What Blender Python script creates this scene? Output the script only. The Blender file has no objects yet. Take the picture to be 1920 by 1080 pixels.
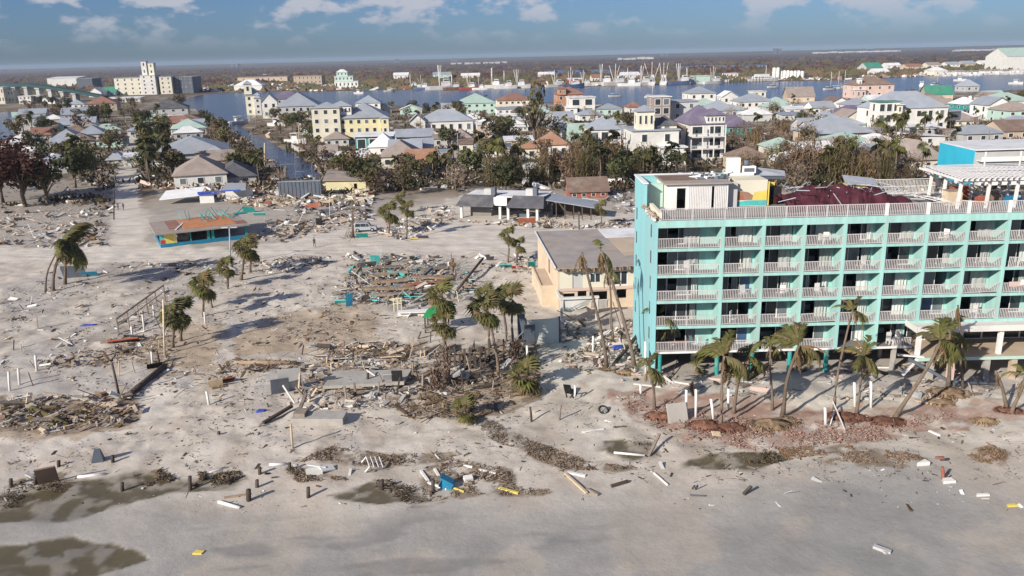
import bpy, math, random
import numpy as np
from mathutils import Vector, Matrix, Euler

R = math.radians
C = bpy.context.scene
COL = C.collection

# ------------------------------------------------------------------ camera
F = 1550.0                                   # focal length in pixels of a 1920 px wide frame
PITCH = math.atan(435 / F)
ROLL = math.atan(46 / 1920.0)
H = 32.4                                     # camera height above the sand
cam = bpy.data.cameras.new('camera')
cam.sensor_width = 36.0
cam.lens = 36.0 * F / 1920.0
cam.clip_start = 0.5
cam.clip_end = 80000
camo = bpy.data.objects.new('camera', cam)
COL.objects.link(camo)
camo.matrix_world = Matrix.Translation((0, 0, H)) @ Matrix.Rotation(R(90) - PITCH, 4, 'X') @ Matrix.Rotation(-ROLL, 4, 'Z')
C.camera = camo

# ------------------------------------------------------------------ light
SUN_EL, SHADOW_AZ = 26.0, 45.0               # shadows run to the right and away from the camera
sl = bpy.data.lights.new('sun', 'SUN')
sl.energy = 5.0
sl.angle = R(0.55)
sl.color = (1.0, 0.92, 0.81)
so = bpy.data.objects.new('sun', sl)
COL.objects.link(so)
_d = Vector((math.cos(R(SHADOW_AZ)) * math.cos(R(SUN_EL)), math.sin(R(SHADOW_AZ)) * math.cos(R(SUN_EL)), -math.sin(R(SUN_EL))))
so.rotation_euler = _d.to_track_quat('-Z', 'Y').to_euler()

W = bpy.data.worlds.new('World')
C.world = W
W.use_nodes = True
nt = W.node_tree
nt.nodes.clear()
out = nt.nodes.new('ShaderNodeOutputWorld')
bg = nt.nodes.new('ShaderNodeBackground')
bg.inputs['Strength'].default_value = 0.09
sky = nt.nodes.new('ShaderNodeTexSky')
sky.sky_type = 'NISHITA'
sky.sun_disc = False
sky.sun_elevation = R(SUN_EL)
# sun stands towards (-x, -y); rotation is measured from +y clockwise
sky.sun_rotation = math.atan2(-_d.x, -_d.y)
sky.altitude = 30
sky.air_density = 1.0
sky.dust_density = 0.6
sky.ozone_density = 2.0
tc = nt.nodes.new('ShaderNodeTexCoord')
tint = nt.nodes.new('ShaderNodeMix'); tint.data_type = 'RGBA'; tint.blend_type = 'MULTIPLY'
tint.inputs[0].default_value = 1.0
tint.inputs[7].default_value = (0.31, 0.455, 0.78, 1)
nt.links.new(sky.outputs[0], tint.inputs[6])
# clouds: noise over the sky's direction, flattened towards the horizon
mp = nt.nodes.new('ShaderNodeMapping'); mp.vector_type = 'POINT'
mp.inputs['Scale'].default_value = (17.0, 17.0, 36.0)
mp.inputs['Location'].default_value = (3.6, 0.7, 1.35)
nt.links.new(tc.outputs['Generated'], mp.inputs[0])
nz = nt.nodes.new('ShaderNodeTexNoise'); nz.inputs['Scale'].default_value = 1.0
nz.inputs['Detail'].default_value = 7; nz.inputs['Roughness'].default_value = 0.55
nt.links.new(mp.outputs[0], nz.inputs['Vector'])
cr = nt.nodes.new('ShaderNodeMapRange'); cr.interpolation_type = 'SMOOTHSTEP'
cr.inputs['From Min'].default_value = 0.475; cr.inputs['From Max'].default_value = 0.60
nt.links.new(nz.outputs[0], cr.inputs['Value'])
sep = nt.nodes.new('ShaderNodeSeparateXYZ')
nt.links.new(tc.outputs['Generated'], sep.inputs[0])
el = nt.nodes.new('ShaderNodeMapRange'); el.interpolation_type = 'SMOOTHSTEP'
el.inputs['From Min'].default_value = 0.008; el.inputs['From Max'].default_value = 0.06
nt.links.new(sep.outputs[2], el.inputs['Value'])
mul = nt.nodes.new('ShaderNodeMath'); mul.operation = 'MULTIPLY'
nt.links.new(cr.outputs[0], mul.inputs[0]); nt.links.new(el.outputs[0], mul.inputs[1])
mul2 = nt.nodes.new('ShaderNodeMath'); mul2.operation = 'MULTIPLY'; mul2.inputs[1].default_value = 0.8
nt.links.new(mul.outputs[0], mul2.inputs[0])
cm = nt.nodes.new('ShaderNodeMix'); cm.data_type = 'RGBA'
cm.inputs[7].default_value = (4.9, 4.9, 5.4, 1)
nt.links.new(mul2.outputs[0], cm.inputs[0]); nt.links.new(tint.outputs[2], cm.inputs[6])
nt.links.new(cm.outputs[2], bg.inputs[0])
nt.links.new(bg.outputs[0], out.inputs[0])

vs = C.view_settings
vs.view_transform = 'Standard'
try: vs.look = 'None'
except Exception: pass
vs.gamma = 1.0
vs.use_curve_mapping = False
vs.exposure = 0.35
C.cycles.max_bounces = 5
C.cycles.diffuse_bounces = 2
C.cycles.glossy_bounces = 2
C.cycles.transmission_bounces = 2
C.cycles.transparent_max_bounces = 4
C.cycles.volume_bounces = 0
C.cycles.use_denoising = True

# ------------------------------------------------------------------ picture <-> place
_cr, _sr, _cp, _sp = math.cos(ROLL), math.sin(ROLL), math.cos(PITCH), math.sin(PITCH)
def ray(px, py):
    x, y = px - 960, 540 - py
    xr, yr = x * _cr + y * _sr, -x * _sr + y * _cr
    a, u = xr / F, yr / F
    return Vector((a, _cp + u * _sp, -_sp + u * _cp))
def at(px, py, z=0.0):
    d = ray(px, py); t = (z - H) / d.z
    return Vector((d.x * t, d.y * t, z))
def on_y(px, py, Y):
    d = ray(px, py); t = Y / d.y
    return Vector((d.x * t, Y, H + d.z * t))
def scale_at(p):                             # pixels per metre at a point
    return F / (p[1] * _cp - (p[2] - H) * _sp)
def proj_np(x, y, z):
    zz = z - H
    f = np.maximum(y * _cp - zz * _sp, 0.5); u = y * _sp + zz * _cp
    xr, yr = x / f * F, u / f * F
    return 960 + xr * _cr - yr * _sr, 540 - (xr * _sr + yr * _cr)

# ------------------------------------------------------------------ noise for the terrain
def _hash(ix, iy, s):
    n = (ix * 374761393 + iy * 668265263 + s * 1442695041).astype(np.int64) & 0xffffffff
    n = ((n ^ (n >> 13)) * 1274126177) & 0xffffffff
    return ((n ^ (n >> 16)) & 0xffff) / 65535.0
def vnoise(x, y, s=0):
    x = np.asarray(x, float); y = np.asarray(y, float)
    ix, iy = np.floor(x).astype(np.int64), np.floor(y).astype(np.int64)
    fx, fy = x - ix, y - iy
    fx, fy = fx * fx * (3 - 2 * fx), fy * fy * (3 - 2 * fy)
    a, b = _hash(ix, iy, s), _hash(ix + 1, iy, s)
    c, d = _hash(ix, iy + 1, s), _hash(ix + 1, iy + 1, s)
    return (a * (1 - fx) + b * fx) * (1 - fy) + (c * (1 - fx) + d * fx) * fy
def fbm(x, y, s=0, o=4):
    t, a, n = 0, 0.5, 0
    for k in range(o):
        t = t + a * vnoise(x * 2 ** k, y * 2 ** k, s + k); n += a; a *= 0.5
    return t / n
def inpoly(px, py, poly):
    res = np.zeros(np.shape(px), bool); j = len(poly) - 1
    for i in range(len(poly)):
        (xi, yi), (xj, yj) = poly[i], poly[j]
        c = ((yi > py) != (yj > py)) & (px < (xj - xi) * (py - yi) / ((yj - yi) + 1e-9) + xi)
        res ^= c; j = i
    return res
def inside(px, py, poly):
    c = False; j = len(poly) - 1
    for i in range(len(poly)):
        xi, yi = poly[i]; xj, yj = poly[j]
        if (yi > py) != (yj > py) and px < (xj - xi) * (py - yi) / (yj - yi) + xi: c = not c
        j = i
    return c
def hgt(x, y):
    x = np.asarray(x, float); y = np.asarray(y, float)
    k = np.clip((190 - y) / 60, 0, 1) * np.clip((y - 20) / 15, 0, 1)
    rough = np.clip((y - 52) / 16, 0.12, 1)
    flat = 1 - np.clip((y - 76) / 3, 0, 1) * np.clip((x - 12) / 3, 0, 1)
    h = (fbm(x / 9, y / 9, 11, 3) - 0.5) * 0.55 + (fbm(x / 1.7, y / 1.7, 5, 4) - 0.5) * 0.42 * rough
    return h * k * (0.25 + 0.75 * flat)
_gx, _gy, _gs = -150.0, 30.0, 0.4
_GH = hgt(*np.meshgrid(np.arange(_gx, 110, _gs), np.arange(_gy, 195, _gs))).tolist()
def gz(x, y):
    i, j = (x - _gx) / _gs, (y - _gy) / _gs
    i0, j0 = int(i), int(j)
    if not (0 <= i0 < len(_GH[0]) - 1 and 0 <= j0 < len(_GH) - 1): return 0.0
    i -= i0; j -= j0; a, b = _GH[j0], _GH[j0 + 1]
    return (a[i0] * (1 - i) + a[i0 + 1] * i) * (1 - j) + (b[i0] * (1 - i) + b[i0 + 1] * i) * j
def ground(px, py, sink=0.0):
    p = at(px, py); p.z = gz(p.x, p.y) - sink
    return p

# ------------------------------------------------------------------ meshes
class MB:
    def __init__(s): s.v, s.f, s.m, s.sm = [], [], [], []
    def add(s, vs_, fs, m=0, smooth=False):
        b = len(s.v); s.v.extend(vs_)
        for f in fs: s.f.append(tuple(i + b for i in f)); s.m.append(m); s.sm.append(smooth)
    def box(s, c, d, rot=None, m=0, taper=1.0):
        x, y, z = d[0] / 2, d[1] / 2, d[2] / 2; t = taper
        pts = [(-x, -y, -z), (x, -y, -z), (x, y, -z), (-x, y, -z), (-x * t, -y * t, z), (x * t, -y * t, z), (x * t, y * t, z), (-x * t, y * t, z)]
        if rot is not None:
            M = Euler(rot).to_matrix(); pts = [tuple(M @ Vector(p)) for p in pts]
        s.add([(p[0] + c[0], p[1] + c[1], p[2] + c[2]) for p in pts],
              [(0, 3, 2, 1), (4, 5, 6, 7), (0, 1, 5, 4), (1, 2, 6, 5), (2, 3, 7, 6), (3, 0, 4, 7)], m)
        return s
    def bx(s, x0, x1, y0, y1, z0, z1, m=0):
        return s.box(((x0 + x1) / 2, (y0 + y1) / 2, (z0 + z1) / 2), (x1 - x0, y1 - y0, z1 - z0), None, m)
    def tube(s, pts, rad, n=6, m=0, cap=True, smooth=True):
        pts = [Vector(p) for p in pts]
        if not isinstance(rad, (list, tuple)): rad = [rad] * len(pts)
        vs_, fs = [], []
        for i, p in enumerate(pts):
            t = (pts[min(i + 1, len(pts) - 1)] - pts[max(i - 1, 0)]).normalized()
            u = t.cross(Vector((0, 0, 1)))
            if u.length < 1e-3: u = Vector((1, 0, 0))
            u.normalize(); w = t.cross(u)
            for k in range(n):
                a = 2 * math.pi * (k + 0.5) / n
                vs_.append(tuple(p + (u * math.cos(a) + w * math.sin(a)) * rad[i]))
        for i in range(len(pts) - 1):
            for k in range(n):
                k2 = (k + 1) % n
                fs.append((i * n + k, i * n + k2, (i + 1) * n + k2, (i + 1) * n + k))
        if cap:
            fs.append(tuple(range(n - 1, -1, -1))); fs.append(tuple(range((len(pts) - 1) * n, len(pts) * n)))
        s.add(vs_, fs, m, smooth)
        return s
    def beam(s, a, b, w, h, m=0):                       # rectangular bar between two points
        a, b = Vector(a), Vector(b); t = (b - a); L = t.length
        q = t.to_track_quat('X', 'Z').to_euler()
        s.box(tuple((a + b) / 2), (L, w, h), q, m); return s
    def poly(s, pts, m=0): s.add([tuple(p) for p in pts], [tuple(range(len(pts)))], m); return s
    def prism(s, pts, z0, z1, m=0):                     # outline in xy, ccw
        n = len(pts)
        v = [(p[0], p[1], z0) for p in pts] + [(p[0], p[1], z1) for p in pts]
        s.add(v, [tuple(range(n - 1, -1, -1)), tuple(range(n, 2 * n))] + [(i, (i + 1) % n, n + (i + 1) % n, n + i) for i in range(n)], m)
        return s
    def lathe(s, prof, n=12, m=0, c=(0, 0, 0), smooth=True):
        v, f = [], []
        for r, z in prof:
            for k in range(n):
                a = 2 * math.pi * k / n; v.append((c[0] + r * math.cos(a), c[1] + r * math.sin(a), c[2] + z))
        for i in range(len(prof) - 1):
            for k in range(n):
                k2 = (k + 1) % n; f.append((i * n + k, i * n + k2, (i + 1) * n + k2, (i + 1) * n + k))
        s.add(v, f, m, smooth)
        return s
    def mesh(s, name, mats):
        me = bpy.data.meshes.new(name)
        me.from_pydata(s.v, [], s.f)
        if not isinstance(mats, (list, tuple)): mats = [mats]
        for k in mats: me.materials.append(k)
        if len(mats) > 1: me.polygons.foreach_set('material_index', s.m)
        if any(s.sm): me.polygons.foreach_set('use_smooth', s.sm)
        me.update()
        return me

def tag(o, label=None, cat=None, group=None, kind=None):
    if label: o['label'] = label
    if cat: o['category'] = cat
    if group: o['group'] = group
    if kind: o['kind'] = kind
    return o
def obj(name, me, parent=None, loc=(0, 0, 0), rot=(0, 0, 0), scale=(1, 1, 1)):
    o = bpy.data.objects.new(name, me); COL.objects.link(o)
    o.location = loc; o.rotation_euler = rot
    o.scale = scale if isinstance(scale, (tuple, list, Vector)) else (scale,) * 3
    if parent is not None: o.parent = parent
    return o
def thing(name, label, cat, loc=(0, 0, 0), rz=0.0, group=None, rot=None):
    o = bpy.data.objects.new(name, None); COL.objects.link(o)
    o.empty_display_size = 0.3
    o.location = loc; o.rotation_euler = rot or (0, 0, rz)
    return tag(o, label, cat, group)

# ------------------------------------------------------------------ materials
def M(name, col, rough=0.8, var=0.25, scale=1.0, bump=0.0, spec=0.3, obvar=0.0, dirt=None, transl=0.0, streak=0.0, metal=0.0):
    m = bpy.data.materials.new(name); m.use_nodes = True
    t = m.node_tree; n = t.nodes; L = t.links
    b = n['Principled BSDF']
    b.inputs['Roughness'].default_value = rough
    b.inputs['Specular IOR Level'].default_value = spec
    b.inputs['Metallic'].default_value = metal
    tcn = n.new('ShaderNodeTexCoord'); mpn = n.new('ShaderNodeMapping')
    mpn.inputs['Scale'].default_value = (scale, scale, scale * (0.12 if streak else 1))
    oi = n.new('ShaderNodeObjectInfo')
    addv = n.new('ShaderNodeVectorMath'); addv.operation = 'ADD'
    mulv = n.new('ShaderNodeVectorMath'); mulv.operation = 'SCALE'; mulv.inputs['Scale'].default_value = 1.0
    L.new(oi.outputs['Location'], mulv.inputs[0])
    L.new(tcn.outputs['Object'], addv.inputs[0]); L.new(mulv.outputs[0], addv.inputs[1])
    L.new(addv.outputs[0], mpn.inputs[0])
    nz = n.new('ShaderNodeTexNoise'); nz.inputs['Scale'].default_value = 1.0; nz.inputs['Detail'].default_value = 6; nz.inputs['Roughness'].default_value = 0.62
    L.new(mpn.outputs[0], nz.inputs['Vector'])
    mr = n.new('ShaderNodeMapRange'); mr.inputs['From Min'].default_value = 0.28; mr.inputs['From Max'].default_value = 0.72
    mr.inputs['To Min'].default_value = 1 - var; mr.inputs['To Max'].default_value = 1 + var
    L.new(nz.outputs[0], mr.inputs['Value'])
    fac = mr.outputs[0]
    if obvar:
        r2 = n.new('ShaderNodeMapRange'); r2.inputs['To Min'].default_value = 1 - obvar; r2.inputs['To Max'].default_value = 1 + obvar
        L.new(oi.outputs['Random'], r2.inputs['Value'])
        mm = n.new('ShaderNodeMath'); mm.operation = 'MULTIPLY'; L.new(fac, mm.inputs[0]); L.new(r2.outputs[0], mm.inputs[1]); fac = mm.outputs[0]
    sc = n.new('ShaderNodeVectorMath'); sc.operation = 'SCALE'; sc.inputs[0].default_value = col[:3]
    L.new(fac, sc.inputs['Scale'])
    colr = sc.outputs[0]
    if dirt:
        dc, amt = dirt
        n2 = n.new('ShaderNodeTexNoise'); n2.inputs['Scale'].default_value = 0.45; n2.inputs['Detail'].default_value = 8; n2.inputs['Roughness'].default_value = 0.7
        L.new(mpn.outputs[0], n2.inputs['Vector'])
        m2 = n.new('ShaderNodeMapRange'); m2.interpolation_type = 'SMOOTHSTEP'
        m2.inputs['From Min'].default_value = 0.47; m2.inputs['From Max'].default_value = 0.68; m2.inputs['To Max'].default_value = amt
        L.new(n2.outputs[0], m2.inputs['Value'])
        mx = n.new('ShaderNodeMix'); mx.data_type = 'RGBA'; mx.inputs[7].default_value = (*dc, 1)
        L.new(m2.outputs[0], mx.inputs[0]); L.new(colr, mx.inputs[6]); colr = mx.outputs[2]
    L.new(colr, b.inputs['Base Color'])
    if bump:
        bn = n.new('ShaderNodeBump'); bn.inputs['Strength'].default_value = bump; bn.inputs['Distance'].default_value = 0.05
        L.new(nz.outputs[0], bn.inputs['Height']); L.new(bn.outputs[0], b.inputs['Normal'])
    if transl:
        tr = n.new('ShaderNodeBsdfTranslucent'); L.new(colr, tr.inputs[0])
        ms = n.new('ShaderNodeMixShader'); ms.inputs[0].default_value = transl
        L.new(b.outputs[0], ms.inputs[1]); L.new(tr.outputs[0], ms.inputs[2])
        L.new(ms.outputs[0], n['Material Output'].inputs[0])
    return m

DUST = (0.42, 0.38, 0.33)
MT = dict(
    turq=M('turquoise_paint', (0.32, 0.56, 0.52), 0.8, 0.14, 1.5, 0, 0.2, 0.05, ((0.32, 0.42, 0.38), 0.65), 0, 1),
    blue=M('pale_blue_paint', (0.24, 0.53, 0.56), 0.7, 0.08, 0.6, 0, 0.3, 0, ((0.33, 0.44, 0.45), 0.55), 0, 1),
    teal=M('teal_paint', (0.02, 0.27, 0.25), 0.6, 0.2, 1.0, 0, 0.3, 0, (DUST, 0.3)),
    mint=M('mint_paint', (0.42, 0.58, 0.50), 0.7, 0.1, 0.8, 0, 0.3, 0, (DUST, 0.3)),
    white=M('white_paint', (0.72, 0.70, 0.68), 0.6, 0.08, 1.5, 0, 0.3, 0.04, ((0.5, 0.47, 0.42), 0.35)),
    rail=M('weathered_white_railing_paint', (0.56, 0.535, 0.53), 0.6, 0.12, 1.5, 0, 0.3, 0.06, ((0.38, 0.35, 0.33), 0.4)),
    wallwhite=M('white_render', (0.68, 0.67, 0.63), 0.8, 0.1, 0.3, 0, 0.2, 0.1, ((0.45, 0.42, 0.37), 0.35)),
    cream=M('cream_render', (0.66, 0.62, 0.50), 0.8, 0.1, 0.3, 0, 0.2, 0.1, ((0.45, 0.42, 0.34), 0.35)),
    paleyellow=M('pale_yellow_render', (0.66, 0.60, 0.36), 0.8, 0.1, 0.3, 0, 0.2, 0, ((0.45, 0.40, 0.3), 0.3)),
    yellow=M('yellow_paint', (0.70, 0.56, 0.12), 0.7, 0.1, 1, 0, 0.3, 0, (DUST, 0.25)),
    beige=M('beige_stucco', (0.62, 0.50, 0.37), 0.85, 0.12, 0.5, 0.1, 0.2, 0, ((0.45, 0.33, 0.24), 0.45)),
    tan=M('tan_render', (0.50, 0.40, 0.30), 0.85, 0.12, 0.4, 0, 0.2, 0.1, (DUST, 0.3)),
    pink=M('pink_render', (0.60, 0.45, 0.39), 0.85, 0.1, 0.4, 0, 0.2, 0.05, (DUST, 0.3)),
    orange=M('orange_render', (0.42, 0.21, 0.12), 0.8, 0.12, 0.5, 0, 0.2, 0, (DUST, 0.2)),
    lightgrey=M('light_grey_render', (0.46, 0.46, 0.45), 0.8, 0.1, 0.3, 0, 0.2, 0.1, (DUST, 0.3)),
    skyblue=M('sky_blue_paint', (0.04, 0.43, 0.60), 0.6, 0.08, 0.3, 0, 0.3),
    rgrey=M('grey_metal_roof', (0.30, 0.33, 0.37), 0.5, 0.14, 0.25, 0, 0.4, 0.1, (DUST, 0.3)),
    rdark=M('dark_shingle_roof', (0.10, 0.10, 0.11), 0.85, 0.2, 0.6, 0, 0.2, 0.1, (DUST, 0.2)),
    rbrown=M('brown_shingle_roof', (0.20, 0.14, 0.11), 0.85, 0.2, 0.5, 0, 0.2, 0.1, (DUST, 0.3)),
    rred=M('red_tile_roof', (0.25, 0.13, 0.095), 0.8, 0.2, 0.6, 0, 0.2, 0.1, (DUST, 0.2)),
    rorange=M('orange_tile_roof', (0.34, 0.185, 0.12), 0.8, 0.15, 0.6, 0, 0.2, 0.08, (DUST, 0.25)),
    rmint=M('mint_metal_roof', (0.36, 0.48, 0.42), 0.6, 0.12, 0.3, 0, 0.3, 0.05, (DUST, 0.25)),
    rgreen=M('green_metal_roof', (0.05, 0.24, 0.16), 0.6, 0.15, 0.3, 0, 0.3, 0.05, (DUST, 0.15)),
    rteal=M('dark_teal_metal_roof', (0.02, 0.07, 0.075), 0.6, 0.15, 0.3, 0, 0.3),
    rwhite=M('white_membrane_roof', (0.70, 0.70, 0.70), 0.7, 0.12, 0.3, 0, 0.3, 0.05, ((0.4, 0.38, 0.36), 0.5)),
    rpurple=M('purple_grey_roof', (0.15, 0.13, 0.19), 0.7, 0.15, 0.3, 0, 0.3, 0.05, (DUST, 0.2)),
    rtaupe=M('taupe_shingle_roof', (0.30, 0.25, 0.22), 0.85, 0.15, 0.5, 0, 0.2, 0.05, (DUST, 0.3)),
    roofgrav=M('grey_flat_roof_felt', (0.33, 0.30, 0.28), 0.9, 0.2, 0.35, 0.05, 0.2, 0, ((0.43, 0.34, 0.24), 0.85)),
    glass=M('dark_window_glass', (0.035, 0.045, 0.05), 0.08, 0.2, 0.5, 0, 0.6),
    glassgrey=M('grey_window_glass', (0.13, 0.16, 0.17), 0.1, 0.25, 0.8, 0, 0.6),
    glassblue=M('blue_window_glass', (0.05, 0.10, 0.20), 0.1, 0.3, 0.6, 0, 0.6),
    black=M('black_void_paint', (0.02, 0.02, 0.02), 0.9, 0.2, 1),
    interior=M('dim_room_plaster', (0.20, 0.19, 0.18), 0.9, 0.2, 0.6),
    curtain=M('pale_curtain_cloth', (0.52, 0.56, 0.53), 0.95, 0.15, 2, 0, 0.1, 0.3, None, 0.2),
    concrete=M('weathered_concrete', (0.36, 0.34, 0.31), 0.9, 0.2, 0.8, 0.15, 0.2, 0.1, (DUST, 0.5)),
    slab=M('bluish_grey_concrete', (0.34, 0.34, 0.35), 0.9, 0.15, 0.35, 0.1, 0.2, 0.08, (DUST, 0.6)),
    wood=M('grey_brown_timber', (0.25, 0.205, 0.165), 0.85, 0.3, 2.5, 0.1, 0.2, 0.3, (DUST, 0.3)),
    darkwood=M('dark_wet_timber', (0.075, 0.06, 0.05), 0.8, 0.3, 2.5, 0.1, 0.2, 0.25),
    paleboard=M('pale_lumber', (0.55, 0.44, 0.30), 0.8, 0.2, 2, 0, 0.2, 0.2, (DUST, 0.3)),
    brownbeam=M('brown_roof_beam', (0.28, 0.20, 0.135), 0.85, 0.25, 1.5, 0.1, 0.2, 0.2, (DUST, 0.35)),
    redbrown=M('red_brown_panel', (0.30, 0.10, 0.06), 0.8, 0.25, 1.2, 0, 0.2, 0.1, (DUST, 0.3)),
    maroon=M('maroon_canvas', (0.06, 0.012, 0.02), 0.75, 0.4, 1.3, 0.3, 0.3, 0, ((0.09, 0.035, 0.04), 0.5)),
    red=M('red_paint', (0.50, 0.05, 0.04), 0.6, 0.2, 1, 0, 0.3, 0, (DUST, 0.2)),
    royal=M('royal_blue_plastic', (0.04, 0.08, 0.42), 0.5, 0.2, 1, 0, 0.4),
    binblue=M('teal_blue_plastic', (0.02, 0.20, 0.34), 0.5, 0.2, 1, 0, 0.4),
    turqpanel=M('turquoise_panel', (0.08, 0.50, 0.48), 0.6, 0.2, 1, 0, 0.3, 0.2, (DUST, 0.35)),
    green=M('green_plastic', (0.01, 0.23, 0.07), 0.5, 0.2, 1, 0, 0.4),
    greymetal=M('grey_sheet_metal', (0.32, 0.34, 0.37), 0.5, 0.2, 0.8, 0, 0.4, 0.2, (DUST, 0.25)),
    slate=M('blue_grey_steel', (0.10, 0.12, 0.15), 0.6, 0.2, 0.8, 0, 0.3, 0.1, ((0.2, 0.13, 0.09), 0.3)),
    trunk=M('palm_bark', (0.165, 0.125, 0.095), 0.9, 0.3, 3, 0.3, 0.15, 0.2),
    bark=M('grey_brown_bark', (0.14, 0.11, 0.085), 0.9, 0.3, 3, 0.2, 0.15, 0.2),
    frond=M('green_palm_leaf', (0.115, 0.115, 0.032), 0.6, 0.3, 1.5, 0, 0.35, 0.3, None, 0.25),
    frondolive=M('olive_palm_leaf', (0.12, 0.10, 0.04), 0.65, 0.3, 1.5, 0, 0.3, 0.3, None, 0.2),
    frondbrown=M('dead_palm_leaf', (0.20, 0.135, 0.07), 0.85, 0.3, 1.5, 0, 0.15, 0.25, None, 0.15),
    leafgreen=M('tree_leaf_green', (0.075, 0.08, 0.033), 0.7, 0.4, 0.8, 0, 0.25, 0.4, None, 0.2),
    leafolive=M('tree_leaf_olive', (0.115, 0.10, 0.048), 0.75, 0.4, 0.8, 0, 0.2, 0.35, None, 0.2),
    leafbrown=M('withered_leaf_brown', (0.155, 0.105, 0.065), 0.85, 0.4, 0.8, 0, 0.15, 0.35, None, 0.15),
    leafrust=M('rust_red_foliage', (0.075, 0.036, 0.028), 0.85, 0.4, 0.6, 0, 0.15, 0.2, None, 0.15),
    twig=M('dry_twigs', (0.25, 0.195, 0.145), 0.9, 0.3, 1, 0, 0.1, 0.3),
    brick=M('pink_red_paver', (0.40, 0.24, 0.20), 0.9, 0.3, 1, 0.1, 0.2, 0.3, (DUST, 0.25)),
    fibre=M('red_brown_root_fibre', (0.19, 0.095, 0.065), 0.95, 0.4, 3, 0.5, 0.1, 0.2),
    fibretan=M('tan_root_fibre', (0.27, 0.19, 0.12), 0.95, 0.4, 3, 0.5, 0.1, 0.2),
    hull=M('white_boat_hull', (0.60, 0.60, 0.60), 0.4, 0.08, 0.3, 0, 0.5, 0.1, ((0.4, 0.3, 0.22), 0.35)),
    hullblue=M('blue_boat_hull', (0.08, 0.12, 0.22), 0.4, 0.1, 0.3, 0, 0.5, 0.2),
    hullred=M('dark_red_boat_hull', (0.30, 0.07, 0.05), 0.5, 0.1, 0.3, 0, 0.4),
    rust=M('rusty_steel', (0.24, 0.13, 0.08), 0.8, 0.3, 0.6, 0, 0.2, 0.2),
    carpaint=M('silver_car_paint', (0.50, 0.51, 0.53), 0.3, 0.06, 0.8, 0, 0.5, 0, (DUST, 0.3), 0, 0, 0.3),
    rubber=M('black_rubber', (0.025, 0.025, 0.025), 0.8, 0.2, 2),
    skin=M('skin', (0.42, 0.25, 0.17), 0.6, 0.1, 4),
    darkcloth=M('dark_cloth', (0.025, 0.025, 0.03), 0.9, 0.3, 4),
    greycloth=M('grey_blue_cloth', (0.12, 0.13, 0.16), 0.9, 0.3, 4),
    terracotta=M('terracotta_tiles', (0.47, 0.20, 0.09), 0.85, 0.2, 1.2, 0.1, 0.2, 0, (DUST, 0.35)),
)
# ------------------------------------------------------------------ the ground
ROADS = [[(-400, 496), (-400, 468), (0, 468), (215, 461), (300, 463), (440, 468), (520, 458), (580, 440), (640, 428), (690, 432), (760, 432), (780, 408), (850, 370), (905, 372), (880, 400), (850, 415), (1015, 418), (1090, 404), (1190, 400), (1190, 430), (1010, 436), (1000, 478), (850, 474), (640, 472), (500, 480), (400, 490), (200, 494)],
         [(212, 466), (275, 466), (262, 400), (260, 350), (250, 300), (264, 240), (250, 232), (222, 300), (214, 350), (213, 400)]]
SLABS = [[(0, 585), (0, 530), (95, 512), (210, 500), (140, 560), (60, 590)],
         [(-60, 742), (-60, 700), (60, 640), (150, 660), (210, 705), (330, 690), (250, 735)],
         [(470, 735), (520, 690), (590, 672), (760, 690), (760, 740), (640, 742)],
         [(1260, 700), (1230, 668), (1720, 668), (1920, 690), (1920, 740), (1560, 735), (1330, 740)]]
POOLS = [[(-100, 935), (0, 932), (140, 902), (250, 886), (330, 900), (440, 884), (470, 900), (440, 922), (320, 925), (230, 952), (120, 975), (-100, 985)],
         [(-100, 1030), (60, 1020), (140, 1008), (250, 1030), (280, 1046), (140, 1085), (-100, 1085)],
         [(1128, 826), (1222, 828), (1240, 850), (1190, 860), (1140, 852)],
         [(1280, 868), (1340, 852), (1430, 846), (1490, 860), (1420, 878), (1330, 882)],
         [(610, 930), (690, 905), (770, 915), (830, 938), (720, 948)]]
CREEK = [(880, 778), (905, 800), (930, 822), (980, 838), (1020, 842), (985, 820), (940, 800), (910, 780)]
DRY = [[(430, 640), (500, 600), (620, 565), (720, 590), (690, 640), (560, 660), (440, 665)], [(250, 640), (330, 620), (420, 600), (400, 690), (300, 700)],
       [(800, 740), (880, 690), (1000, 700), (1000, 750), (880, 780), (780, 770)], [(0, 745), (250, 740), (260, 800), (60, 830), (0, 810)]]
BRICKRED = [[(1140, 735), (1210, 722), (1300, 740), (1420, 745), (1560, 760), (1700, 762), (1840, 750), (1930, 770), (1930, 785), (1720, 810), (1660, 830), (1560, 838), (1420, 848), (1300, 838), (1220, 800), (1160, 770)]]

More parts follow.
